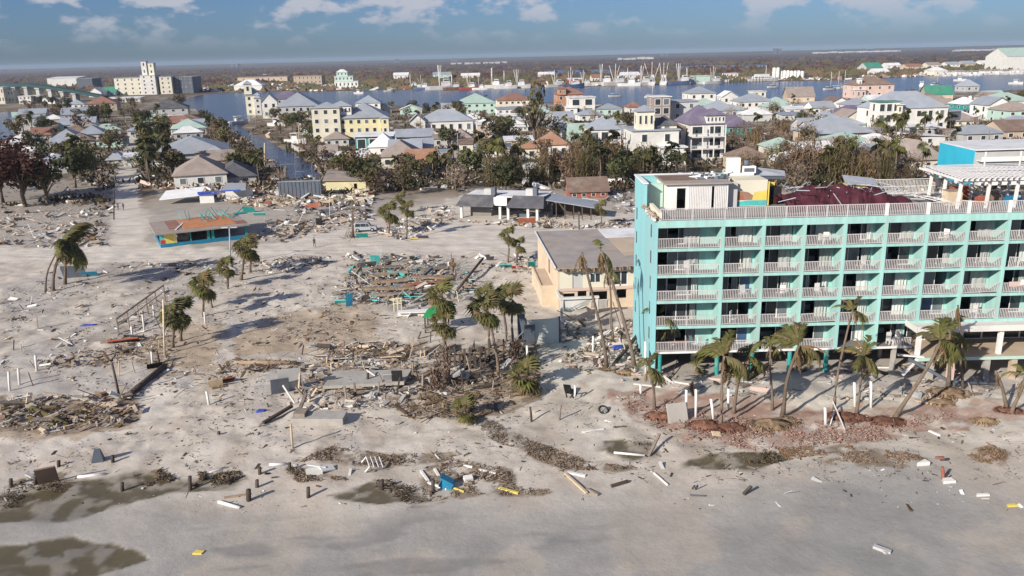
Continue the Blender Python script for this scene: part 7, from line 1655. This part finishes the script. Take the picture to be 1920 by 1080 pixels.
# stair rail on the left sand ridge
A, Z_ = ground(218, 628), ground(306, 566); top0, top1 = on_y(218, 598, A.y) - A, on_y(306, 535, Z_.y) - A
sr = thing('stair_rail', 'long brown handrail on posts climbing the sand ridge at left', 'handrail', A)
obj('rail', MB().beam(top0, top1, .14, .18).mesh('rail', MT['wood']), sr); obj('rail', MB().beam(top0 - Vector((0, 0, .9)), top1 - Vector((0, 0, .9)), .1, .12).mesh('rail', MT['wood']), sr)
for i in range(6):
    q = top0.lerp(top1, i / 5); obj('post', MB().beam(q + Vector((0, 0, -2.6)), q, .15, .15).mesh('post', MT['wood']), sr)
panel(232, 640, 3.4, 1.0, 'redbrown', 'brown board lying at the foot of the handrail', 30, 20, .2); panel(262, 632, 2.6, 1.4, 'slate', 'dark sheet under the handrail', 35, -15, .1)
# ruins in the middle: broken slab with panels and poles
rs = thing('broken_floor', 'broken concrete floor slab standing on short footings amid wreckage', 'slab', ground(606, 736))
q1 = ground(758, 728) - ground(606, 736); d1 = ground(628, 708) - ground(606, 736)
b = MB(); b.prism([(0, 0), (q1.x, q1.y), (q1.x + d1.x, q1.y + d1.y * .9), (d1.x, d1.y)], .3, .62); obj('slab', b.mesh('slab', MT['concrete']), rs)
for i in range(6):
    b = MB(); x = q1.x * (i + .2) / 5.6; y = q1.y * (i + .2) / 5.6 + .25; b.bx(x - .18, x + .18, y - .15, y + .15, -.4, .295); obj('footing', b.mesh('footing', MT['darkwood']), rs)
for px, py, w, h, m, lb, tl, rz in ((526, 736, 1.8, 1.8, 'slate', 'dark triangular board left of the broken slab', 75, 20), (545, 730, 2.3, 2.6, 'lightgrey', 'pale grey board left of the broken slab', 78, 15), (620, 722, 1.2, 1.2, 'slate', 'small dark panel on the slab\'s left corner', 70, 10), (746, 726, 1.1, 1.8, 'black', 'black panel at the slab\'s right corner', 85, 0), (733, 722, 1.5, 1.6, 'lightgrey', 'grey panel next to the black one', 60, 10),
                                    (660, 700, 2.6, 1.2, 'greymetal', 'grey sheet lying on the slab', 25, 10), (700, 690, 2.4, 1.4, 'slab', 'bluish sheet lying on the slab', 25, -14), (640, 672, 2.6, .9, 'lightgrey', 'pale sheet behind the slab', 20, 5), (604, 668, 1.6, .9, 'pink', 'pink cloth-like sheet behind the slab', 30, 0), (735, 668, 2.6, 1.0, 'paleboard', 'pale yellowish board behind the slab', 18, 5), (655, 650, 1.8, .7, 'red', 'red sheet in the wreckage behind the slab', 20, -8), (690, 640, 2.6, .9, 'greymetal', 'bluish roof sheet at the top of the wreckage', 20, 4), (600, 646, 2.2, .6, 'binblue', 'dull blue board at the top of the wreckage', 15, 8),
                                    (415, 712, 2.6, 1.3, 'redbrown', 'rust-brown board on the sand ridge', 30, 30), (405, 722, 1.4, 1.0, 'paleboard', 'tan board at the foot of the rust-brown one', 70, 20), (290, 690, 1.6, .8, 'black', 'dark toppled box on the left slab end', 60, 30), (142, 522, 3.6, 2.2, 'slate', 'dark grey toppled shed wall behind the windswept palm', 70, 5), (170, 520, 2.6, 1.2, 'binblue', 'dull blue sheet beside the dark shed wall', 50, 5)):
    panel(px, py, w, h, m, lb, tl, rz)
for q in ((534, 712, 552, 756, 'wallwhite', 'white plank leaning left of the broken slab', 2.0, .1), (557, 718, 576, 752, 'wood', 'grey pole leaning in the wreckage', 1.6, .1), (566, 700, 560, 730, 'paleboard', 'pale upright plank at the left wreckage', 2.2, .0), (597, 716, 577, 754, 'paleboard', 'pale plank slanting left in the wreckage', 1.5, .1), (626, 660, 612, 676, 'darkwood', 'dark charred beam behind the slab', 1.4, .1), (672, 668, 662, 690, 'wood', 'bent grey branch behind the slab', 1.6, .3),
          (690, 700, 708, 716, 'white', 'white bent pipe on the slab', 1.2, .5), (752, 690, 744, 740, 'darkwood', 'dark post leaning by the black panel', 2.0, .0), (666, 690, 668, 745, 'wood', 'grey post through the slab', 1.4, .0), (712, 700, 710, 742, 'wood', 'thin post through the slab', 1.4, .0), (648, 700, 650, 754, 'wood', 'brown post before the slab', 1.6, .0), (776, 624, 770, 650, 'wood', 'thin leaning stake left of the green hut', 1.2, 0), (790, 612, 784, 636, 'darkwood', 'dark leaning board left of the green hut', .9, 0), (794, 660, 792, 730, 'wood', 'tall stake left of the brown creepers', 1.6, 0)):
    lying(q[0], q[3], q[2], q[3], .2, .16, q[4], q[5], 'stake', 'stake', q[6], q[7])
# flattened building with long brown roof beams
for q in ((692, 522, 772, 514, 'brownbeam', 'uppermost long brown beam of the flattened building'), (694, 533, 766, 529, 'brownbeam', 'second long brown beam of the flattened building'), (680, 546, 778, 545, 'brownbeam', 'third long brown beam of the flattened building'), (776, 524, 846, 527, 'brownbeam', 'brown beam right of the long ones'), (700, 506, 752, 504, 'wood', 'grey-brown beam above the long ones'), (760, 538, 830, 533, 'redbrown', 'reddish beam near the turquoise boards'), (700, 556, 770, 556, 'wood', 'lowest grey beam of the flattened building'), (790, 512, 836, 508, 'wood', 'grey beam end near the headless palm stub')):
    lying(*q[:4], .9, .3, q[4], q[5], 'roof_beam', 'beam', .45, .55)
for px, py, w, h, m, lb, tl, rz in ((655, 574, .9, 1.9, 'binblue', 'teal folded panel at the left of the flattened building', 75, 20), (640, 566, 1.6, 1.0, 'turqpanel', 'small turquoise sheet beside the teal panel', 40, 0), (778, 555, 3.6, .9, 'turqpanel', 'long turquoise board at the right of the flattened building', 25, 0), (896, 542, 4.0, .9, 'turqpanel', 'turquoise board lying near the headless palm stub', 22, 0), (806, 556, 2.2, .8, 'greymetal', 'grey-blue sheet next to the turquoise board', 25, 10), (948, 500, 2.0, 1.4, 'turqpanel', 'turquoise sheet under the road-edge palms', 30, 0), (970, 502, 1.8, 1.4, 'red', 'dark red cloth under the road-edge palms', 30, 0), (997, 500, 1.2, 1.4, 'teal', 'teal sheet beside the motel wall', 50, 0),
                                    (690, 500, 2.6, 1.8, 'greymetal', 'grey metal sheet at the top left of the flattened building', 40, 15), (706, 494, 1.6, 1.8, 'turqpanel', 'bent turquoise frame at the top of the flattened building', 60, -10), (652, 542, 2.6, .8, 'rwhite', 'white roof sheet at the left of the flattened building', 25, 25), (660, 532, 2.6, .6, 'rwhite', 'second white roof sheet at the left', 20, 30), (826, 494, 2.0, .8, 'lightgrey', 'pale sheet above the headless palm stub', 30, 0), (680, 446, 2.2, 1.3, 'teal', 'teal green wreck beside the silver car', 50, 0), (794, 446, 2.0, 1.2, 'rpurple', 'violet-grey cloth heap beside the bushy palms', 35, 0), (776, 448, 1.4, .6, 'yellow', 'yellow sheet beside the bushy palms', 30, 0), (958, 422, 3.0, .9, 'mint', 'mint boat-like shell before the black-roofed pavilion', 30, 0), (988, 422, 3.4, 1.5, 'redbrown', 'red-brown cupboard before the black-roofed pavilion', 75, 0),
                                    (599, 422, 1.3, 1.5, 'black', 'dark box at the edge of the sandy road', 85, 0), (468, 398, 2.6, 1.6, 'teal', 'teal frame heap right of the smashed shop', 60, 0), (488, 404, 2.6, 1.2, 'turqpanel', 'turquoise wire heap right of the smashed shop', 40, 0)):
    panel(px, py, w, h, m, lb, tl, rz)
b = MB(); b.bx(-2.2, 2.2, -.6, .6, .5, .62); b.bx(-2.2, 2.2, -.1, .1, -.3, .5); one('white_bench', 'white low bench on the smooth sand near the left hut track', 'bench', b, 'white', ground(778, 592), .05); panel(768, 594, 1.0, .7, 'wallwhite', 'white folded board beside the low bench', 50, 60, .08)
b = MB(); 
for x in (-.5, 0, .5): b.bx(x - .05, x + .05, -.05, .05, -.2, 1.9)
b.bx(-.6, .6, -.04, .04, 1.0, 1.1); b.bx(-.6, .6, -.04, .04, 1.7, 1.8); one('yellow_stand', 'pale yellow frame standing below the turquoise boards', 'frame', b, 'paleyellow', ground(746, 584), .1)
# dead roadside tree by the car
P = ground(662, 446); b = MB(); T = Vector((.3, 0, 7.2)); b.tube([(0, 0, -.3), (.1, 0, 3), (.3, 0, 5), T], [.25, .2, .14, .05], 6)
for i in range(14):
    z = rnd.uniform(2.5, 6.5); a = rnd.uniform(0, 6.28); l = rnd.uniform(.6, 1.8); q = Vector((.2, 0, z)); b.tube([q, q + Vector((math.cos(a) * l, math.sin(a) * l, rnd.uniform(-.1, .9)))], [.07, .02], 4)
for i in range(30):
    a = rnd.uniform(0, 6.28); q = Vector((rnd.gauss(-.4, 1.0), rnd.gauss(0, .8), 0)); b.tube([q, q + Vector((math.cos(a), math.sin(a), rnd.uniform(.3, 1.6)))], [.05, .02], 3)
one('dead_tree', 'dead bare tree with a brown thicket at its foot beside the silver car', 'tree', b, 'bark', P)
# brown creepers wrapped round the middle palms
def creeper(px, py, w, h, label, seed, m='leafrust'):
    r = random.Random(seed); b = MB(); p = ground(px, py)
    for i in range(420):
        a = r.uniform(0, 6.28); z = r.random() ** .8 * h; k = w * (1.1 - .7 * z / h) * r.uniform(.2, 1); q = Vector((k * math.cos(a), k * .6 * math.sin(a), z)); d = Vector((r.gauss(0, .5), r.gauss(0, .5), r.uniform(.3, 1))).normalized() * r.uniform(.2, .6); u = Vector((r.gauss(0, 1), r.gauss(0, 1), .1)).normalized() * .045
        b.add([tuple(q - u), tuple(q + u), tuple(q + d + u * .5), tuple(q + d - u * .5)], [(0, 1, 2, 3)], i % 2)
    one('dry_creeper', label, 'creeper', b, (m, 'twig'), p)
creeper(834, 730, 1.4, 4.2, 'withered red-brown creeper round the green hut palms', 1); creeper(818, 734, 1.1, 2.2, 'lower brown creeper left of the hut palms', 4); creeper(968, 694, 1.2, 3.2, 'withered brown creeper round the dark palm pair', 2); creeper(990, 740, 1.6, 1.6, 'rusty weeds round the half buried palm', 3, 'frondbrown')
# root balls washed out below the palms
def rootball(px, py, w, h, m, label, seed):
    w *= .72; h *= .6; r = random.Random(seed); b = MB(); p = ground(px, py); n, k = 16, 5; v, f = [], []
    for j in range(k + 1):
        for i in range(n):
            a = 2 * math.pi * i / n; rr = w * math.cos(j / k * 1.45) * (1 + r.uniform(-.3, .3)); v.append((rr * math.cos(a), rr * .7 * math.sin(a), -.1 + h * math.sin(j / k * 1.5) * r.uniform(.7, 1.15) + r.uniform(-.06, .06)))
    for j in range(k):
        for i in range(n): f.append((j * n + i, j * n + (i + 1) % n, (j + 1) * n + (i + 1) % n, (j + 1) * n + i))
    b.add(v, f, 0, True); b.poly([v[k * n + i] for i in range(n)])
    for i in range(130):
        a = r.uniform(0, 6.28); q = Vector((w * .9 * math.cos(a), w * .62 * math.sin(a), r.uniform(0, h * .7))); b.tube([q, q + Vector((math.cos(a), math.sin(a), -.6)).normalized() * r.uniform(.2, .7)], [.035, .012], 3)
    one('root_mound', label, 'root mound', b, m, p)
for q in ((1236, 780, 1.9, .9, 'fibre', 'red-brown root mound below the palm left of the first stilt'), (1322, 800, 2.2, 1.1, 'fibre', 'red root mound left of the bent palm'), (1372, 805, 2.0, .9, 'fibre', 'dark red root mound between bent and leaning palm'), (1443, 800, 2.4, 1.2, 'fibretan', 'tan root mound under the thin palm'), (1474, 792, 1.5, .8, 'fibretan', 'tan root mound under the stout palm'), (1580, 782, 2.0, .9, 'fibre', 'red root mound under the slender palm'), (1606, 782, 1.5, .7, 'fibre', 'red root mound under the feathery low palm'), (1664, 790, 2.2, .8, 'fibre', 'red earth mound below the long leaning palm'),
          (1778, 738, 2.6, 1.0, 'fibretan', 'tan root mound of the upright palm by the terrace'), (1760, 752, 2.0, .6, 'fibretan', 'low tan root mat beside the upright palm'), (1848, 790, 1.5, .9, 'fibretan', 'round brown root ball lying free on the sand'), (1893, 770, 1.8, .6, 'fibre', 'red root mound of the crossed palms'), (1170, 700, 1.6, .5, 'fibretan', 'brown root mat by the leaning motel palms'), (1136, 696, 1.0, .4, 'fibretan', 'small root mat of the left leaning palm')):
    rootball(*q, int(q[0]))
# balcony and roof things
ch = MB(); ch.bx(-.28, .28, -.28, .28, .4, .46); ch = ch.mesh('seat', MT['white']); cb_ = MB().bx(-.28, .28, .22, .28, .46, 1.25).mesh('backrest', MT['white']); cl_ = MB().bx(-.03, .03, -.03, .03, 0, .4).mesh('leg', MT['white'])
FN = ('lowest', 'second', 'third', 'fourth', 'top'); BN = ('widest', 'second', 'third', 'fourth', 'fifth', 'sixth', 'seventh', 'eighth', 'ninth', 'tenth')
for i, (k, f, dx, rz) in enumerate(((1, 2, 2.6, .4), (2, 2, 2.5, 2.8), (3, 2, 2.1, .2), (1, 1, 1.6, 1.0), (0, 0, 4.9, .5), (3, 4, 2.4, 3.0), (5, 0, 1.9, .2), (5, 0, 2.7, -.4), (4, 3, 2.6, .4), (7, 1, 2.4, .1), (6, 4, 2.5, 2.2), (0, 3, 3.2, .3))):
    t = thing('balcony_chair', 'white plastic chair on the %s balcony of the %s bay from the left%s' % (FN[f], BN[k], ', far end' if (k, f, dx) == (5, 0, 2.7) else ''), 'chair', (DIV[k] + dx, 80.75, FL[f] + .003), rz)
    obj('seat', ch, t); obj('backrest', cb_, t)
    for sx in (-.24, .24):
        for sy in (-.24, .24): obj('leg', cl_, t, (sx, sy, 0))
b = MB(); b.bx(-.9, .9, -.4, .4, .65, .72); b.bx(-.8, -.7, -.3, .3, 0, .65); b.bx(.7, .8, -.3, .3, 0, .65); one('red_table', 'dark red bench behind the widest lowest balcony\'s railing', 'bench', b, 'redbrown', (DIV[0] + 2.4, 80.9, FL[0] + .003))
b = MB(); b.bx(-1.4, 1.4, -.05, .05, 0, .5); b.bx(-.3, 1.5, -.2, -.06, .2, .75, 1); one('washing', 'pink and white bedding hung over a railing at the right edge', 'bedding', b, ('pink', 'white'), (DIV[8] + 2.2, 79.93, FL[2] + .7))
b = MB(); b.bx(-.8, .8, -.5, .5, 0, 1.5); b.bx(-.85, .85, -.55, .55, 1.5, 1.58, 1); one('wooden_cabinet', 'orange-brown wooden cabinet on the hotel roof under the pergola', 'cabinet', b, ('paleboard', 'wood'), (46.3, 85.6, ZR + .004), .1)
for x, y, w, h, m, lb in ((49.2, 85.2, 1.2, 1.0, 'redbrown', 'red counter under the pergola'), (50.8, 86.0, 1.5, 1.3, 'rbrown', 'brown counter under the pergola'), (52.2, 85.0, 1.6, .9, 'binblue', 'blue tarpaulin heap under the pergola'), (47.9, 87.6, 3.0, 1.6, 'redbrown', 'dark red bar front under the pergola'), (53.8, 85.6, 1.2, 1.2, 'lightgrey', 'pale stacked tables under the pergola')):
    b = MB(); b.prism([(-w / 2, -.4), (w / 2, -.45), (w / 2 * .9, .5), (-w / 2 * .8, .45)], 0, h * .8); b.prism([(-w / 2.5, -.3), (w / 3, -.3), (w / 3, .3), (-w / 3, .3)], h * .8, h); one('bar_counter' if 'counter' in lb or 'bar' in lb else 'heap', lb, 'counter' if 'counter' in lb or 'bar' in lb else 'heap', b, m, (x, y, ZR + .004), .1)
# ---- rubble that nobody could count
_NT = fbm(*[q / 8.0 for q in np.meshgrid(np.arange(512.), np.arange(512.))], 3, 3).tolist()
def rubble(name, label, polys, n, size, mats, seed, flat=.35, long_=2.5, up=.25, keep_out=(), bias=None, tail=1.45):
    r = random.Random(seed); b = MB()
    for poly in polys:
        xs = [q[0] for q in poly]; ys = [q[1] for q in poly]; c = 0; tr = 0
        nn = n // len(polys)
        while c < nn and tr < nn * 12:
            tr += 1; px, py = r.uniform(min(xs), max(xs)), r.uniform(min(ys), max(ys))
            if not inside(px, py, poly) or any(inside(px, py, q) for q in keep_out): continue
            if bias and _NT[int(py / bias * 14 + seed * 37) % 512][int(px / bias * 8 + seed * 91) % 512] < r.uniform(.38, .62): continue
            c += 1; p = ground(px, py); s = size[0] * (size[1] * tail / size[0]) ** (r.random() ** 2.2)
            if r.random() < .14:
                a = r.uniform(0, 6.28); e = r.gauss(.15, .35); l = s * r.uniform(2, 5); t = max(.025, min(.07, s * .12)); z = p.z + r.random() * up * .5
                b.beam((p.x, p.y, z), (p.x + l * math.cos(a), p.y + l * math.sin(a), z + l * max(-.1, e)), t, t, r.randrange(len(mats))); continue
            b.box((p.x, p.y, p.z + r.random() ** 2 * up), (s * r.uniform(.5, long_), s * r.uniform(.25, .8), max(.03, s * flat * r.uniform(.3, 1.2))), (r.gauss(0, .26), r.gauss(0, .26), r.uniform(0, 3.14)), r.randrange(len(mats)))
    tag(obj(name, b.mesh(name, [MT[q] for q in mats])), label, 'debris', None, 'stuff')
PALE = ['lightgrey', 'wallwhite', 'concrete', 'wood', 'tan', 'darkwood', 'wood']
rubble('flattened_house_debris', 'dense grey and brown wreckage of the flattened beam building', [[(622, 560), (660, 500), (720, 482), (840, 490), (900, 520), (880, 560), (790, 575), (680, 572)]], 1700, (.08, .7), PALE + ['brownbeam', 'turqpanel', 'slate', 'wood'], 1, .4, 4, .7, (), None)
rubble('slab_debris', 'splintered boards and rubble round the broken floor slab', [[(560, 700), (590, 650), (640, 640), (760, 650), (790, 690), (780, 740), (740, 765), (600, 770), (540, 745)]], 950, (.07, .5), ['wood', 'paleboard', 'tan', 'lightgrey', 'concrete', 'brownbeam', 'darkwood'], 2, .4, 4, .5, ())
rubble('fence_debris', 'dark splintered timber around the ruined fence', [[(780, 735), (800, 660), (880, 650), (1000, 640), (1010, 700), (920, 720), (860, 745)]], 420, (.12, .8), ['darkwood', 'wood', 'brownbeam', 'lightgrey', 'leafbrown'], 3, .4, 4, .5)
rubble('left_ridge_debris', 'grey litter strewn over the sand ridge at the left', [[(0, 560), (120, 500), (300, 488), (440, 488), (420, 545), (300, 640), (260, 680), (120, 690), (0, 700)]], 1100, (.06, .5), PALE, 4, .35, 3, .2, (), 40)
rubble('left_wreck_debris', 'tangled wreckage with red and green pieces below the left slab', [[(0, 748), (250, 740), (260, 772), (220, 800), (120, 812), (0, 800)]], 900, (.06, .6), ['darkwood', 'wood', 'rbrown', 'frondolive', 'concrete', 'leafbrown', 'twig', 'tan', 'lightgrey'], 5, .4, 4, .5)
rubble('road_debris', 'pale rubble lining the far side of the sandy road', [[(0, 465), (0, 395), (195, 390), (205, 460)], [(470, 452), (500, 425), (600, 405), (690, 395), (690, 428), (600, 436), (540, 455)], [(700, 436), (780, 392), (850, 385), (850, 412), (760, 452)], [(860, 416), (1030, 416), (1090, 425), (1180, 410), (1180, 428), (1000, 428)]], 2400, (.12, .9), PALE + ['tan', 'darkwood', 'wood'], 6, .4, 3, .5)
rubble('lot_debris', 'dark grey litter over the lots across the road', [[(0, 462), (0, 330), (210, 345), (205, 462)], [(480, 430), (480, 385), (700, 372), (700, 412)], [(860, 372), (860, 350), (1190, 360), (1190, 425), (1060, 400)]], 1900, (.15, 1.0), ['slab', 'darkwood', 'wood', 'darkwood', 'slate', 'rwhite', 'leafbrown'], 26, .4, 3, .4, (ROADS[0], ROADS[1]), 30)
rubble('street_wreck_debris', 'beige and brown rubble of crushed houses along the first street', [[(280, 352), (470, 346), (520, 352), (700, 348), (700, 384), (600, 388), (470, 388), (380, 372)]], 1500, (.2, 1.4), ['cream', 'paleboard', 'tan', 'brownbeam', 'wood', 'lightgrey', 'wallwhite', 'redbrown'], 7, .5, 3, 1.0)
rubble('town_debris', 'pale scraps of broken houses scattered through the town', [TOWN], 2400, (.3, 1.8), ['wallwhite', 'lightgrey', 'rwhite', 'tan', 'wood', 'rbrown', 'pink'], 8, .4, 3, .6, (BAY, ROADS[1]), 45)
rubble('near_road_debris', 'grey litter along the beach side of the sandy road', [[(200, 500), (440, 492), (640, 478), (850, 480), (1000, 482), (1000, 520), (860, 500), (640, 498), (420, 520)]], 1200, (.1, .7), PALE + ['darkwood', 'slate'], 9, .35, 3, .25, (), 40)
rubble('motel_debris', 'pale and reddish rubble in front of the beige motel', [[(1040, 600), (1190, 592), (1200, 640), (1200, 715), (1130, 720), (1050, 680)]], 1300, (.07, .5), ['tan', 'concrete', 'wallwhite', 'pink', 'wood', 'darkwood', 'leafbrown'], 10, .4, 3, .4, (), 30)
rubble('beach_wrack', 'brown weed and twigs in lines along the beach', [[(790, 930), (800, 880), (850, 862), (960, 885), (960, 912), (1030, 920), (1020, 928), (880, 930), (760, 950)], [(985, 850), (1030, 838), (1100, 868), (1190, 876), (1150, 884), (1050, 880)], [(560, 868), (620, 838), (720, 850), (860, 848), (860, 862), (720, 872), (600, 866)], [(540, 880), (570, 882), (650, 900), (560, 904)]], 7000, (.025, .13), ['darkwood', 'wood', 'leafbrown', 'twig', 'leafbrown'], 11, .3, 6, .12, (), 22, 1.2)
rubble('gully_wrack', 'dark twigs washed along the sand gully', [[(880, 782), (905, 776), (960, 812), (1040, 842), (1110, 866), (1060, 880), (980, 846), (920, 824)]], 2600, (.025, .12), ['darkwood', 'wood', 'leafbrown', 'twig'], 12, .3, 6, .08, (), 22, 1.2)
rubble('brick_debris', 'spilled pink-red pavers and red roots along the palm row', [[(1150, 745), (1210, 730), (1300, 770), (1450, 790), (1560, 790), (1660, 795), (1760, 770), (1800, 780), (1700, 806), (1660, 828), (1560, 836), (1420, 846), (1310, 832), (1220, 800)]], 6500, (.04, .15), ['brick', 'brick', 'fibre', 'fibretan', 'concrete', 'brick', 'twig'], 13, .5, 1.6, .2, (), 26, 1.5)
rubble('weed_patches', 'ginger weed patches on the right of the beach', [[(1520, 850), (1580, 838), (1700, 850), (1740, 862), (1700, 876), (1560, 868)], [(1810, 850), (1860, 832), (1890, 850), (1880, 876), (1830, 866)], [(1440, 842), (1520, 840), (1530, 856), (1480, 862)]], 3000, (.025, .12), ['frondbrown', 'leafbrown', 'fibre', 'twig'], 14, .3, 6, .1, (), 22, 1.2)
rubble('sand_litter', 'small scraps dotted over the open sand', [[(0, 800), (500, 760), (1150, 740), (1920, 800), (1920, 960), (1200, 960), (700, 960), (0, 960)], [(250, 620), (600, 590), (1000, 600), (1040, 640), (800, 640), (560, 690), (300, 740)], [(420, 540), (640, 500), (640, 640), (420, 650)]], 1700, (.04, .3), ['darkwood', 'wood', 'wallwhite', 'lightgrey', 'leafbrown', 'darkwood'], 15, .4, 3, .05)
rubble('hotel_ground_debris', 'broken boards and slabs on the paving under the hotel', [[(1240, 720), (1240, 690), (1700, 684), (1910, 700), (1910, 760), (1560, 750), (1340, 742)]], 420, (.1, .8), ['concrete', 'lightgrey', 'pink', 'wood', 'darkwood', 'tan'], 16, .3, 3, .2, (), 40)
rubble('dry_brush', 'dry tan brush flattened on the sand rise', [[(520, 640), (560, 600), (640, 570), (720, 585), (690, 630), (600, 655)], [(720, 760), (800, 740), (880, 770), (780, 790)], [(230, 640), (330, 620), (330, 690), (250, 680)], [(920, 690), (1010, 690), (1010, 752), (900, 740)]], 1500, (.05, .3), ['twig', 'frondbrown', 'leafbrown', 'wood'], 17, .2, 6, .2)
rubble('harbour_clutter', 'white and rusty clutter of boats and gear heaped along the far quay', [[(690, 168), (780, 160), (1000, 156), (1300, 150), (1420, 146), (1420, 152), (1300, 158), (1000, 164), (780, 168)], [(330, 168), (440, 160), (600, 158), (700, 160), (700, 169), (600, 171), (470, 171), (400, 175)], [(1420, 150), (1640, 144), (1740, 140), (1930, 132), (1930, 137), (1740, 143), (1560, 151)]], 900, (1.0, 5.0), ['hull', 'wallwhite', 'lightgrey', 'rust', 'hull', 'cream', 'rbrown'], 18, .6, 2.4, 1.5)
rubble('pool_weed', 'dark rotting weed in clumps along the muddy pools', [[(0, 915), (60, 895), (150, 885), (160, 905), (90, 935), (0, 960)], [(250, 892), (300, 884), (330, 900), (280, 912)], [(395, 892), (450, 886), (460, 906), (400, 912)], [(350, 888), (385, 890), (380, 912), (350, 915)], [(690, 905), (720, 900), (810, 925), (760, 945)], [(1380, 852), (1450, 850), (1460, 872), (1390, 872)]], 3600, (.025, .13), ['darkwood', 'leafbrown', 'twig', 'leafolive'], 19, .4, 5, .22, (), 30, 1.2)
rubble('ridge_brush', 'brown brush and roots on the sand ridges', [[(390, 705), (440, 670), (560, 676), (560, 690), (450, 700), (410, 730)], [(60, 680), (220, 650), (250, 660), (200, 690), (90, 700)], [(600, 650), (760, 640), (800, 660), (780, 690), (640, 670)], [(780, 745), (860, 735), (1000, 745), (900, 780), (800, 785)]], 1500, (.04, .36), ['twig', 'leafbrown', 'darkwood', 'wood', 'frondbrown'], 20, .3, 5, .3)

for k, (n, x0, x1, y0, y1, gl) in enumerate(((26, 560, 800, 655, 745, 'splintered stake standing in the wreckage round the broken slab'), (20, 790, 1010, 640, 740, 'charred stake standing among the ruined fences'), (12, 10, 320, 560, 735, 'old stake standing on the left sand ridge'), (12, 640, 890, 500, 570, 'snapped stud standing in the flattened beam building'), (10, 1050, 1185, 600, 690, 'broken stake in the rubble before the motel'))):
    for i in range(n):
        px, py = rnd.uniform(x0, x1), rnd.uniform(y0, y1); p = ground(px, py); hh = rnd.uniform(.7, 2.2); b = MB(); b.beam((0, 0, -.3), (rnd.gauss(0, .22) * hh, rnd.gauss(0, .2) * hh, hh), rnd.uniform(.07, .14), rnd.uniform(.06, .12)); one('stake', gl, 'stake', b, rnd.choice(('wood', 'darkwood', 'darkwood', 'paleboard', 'wood')), p, 0, 'stakes: ' + gl)
rubble('trodden_litter', 'thin litter of chips and twigs over all the cleared lots', [[(0, 700), (0, 520), (220, 490), (640, 482), (1000, 484), (1040, 600), (1040, 730), (880, 770), (560, 770), (300, 760)]], 5200, (.035, .3), ['wood', 'darkwood', 'concrete', 'tan', 'leafbrown', 'lightgrey', 'twig', 'concrete'], 23, .3, 4, .06, (), 46, 1.3)
rubble('beach_litter', 'thin litter of shells, chips and twigs on the upper beach', [[(0, 890), (0, 800), (300, 770), (560, 765), (880, 770), (1160, 745), (1500, 830), (1920, 800), (1920, 900), (1200, 910), (700, 880)]], 2600, (.03, .22), ['wood', 'darkwood', 'concrete', 'leafbrown', 'twig'], 24, .3, 4, .04, (), 46, 1.2)
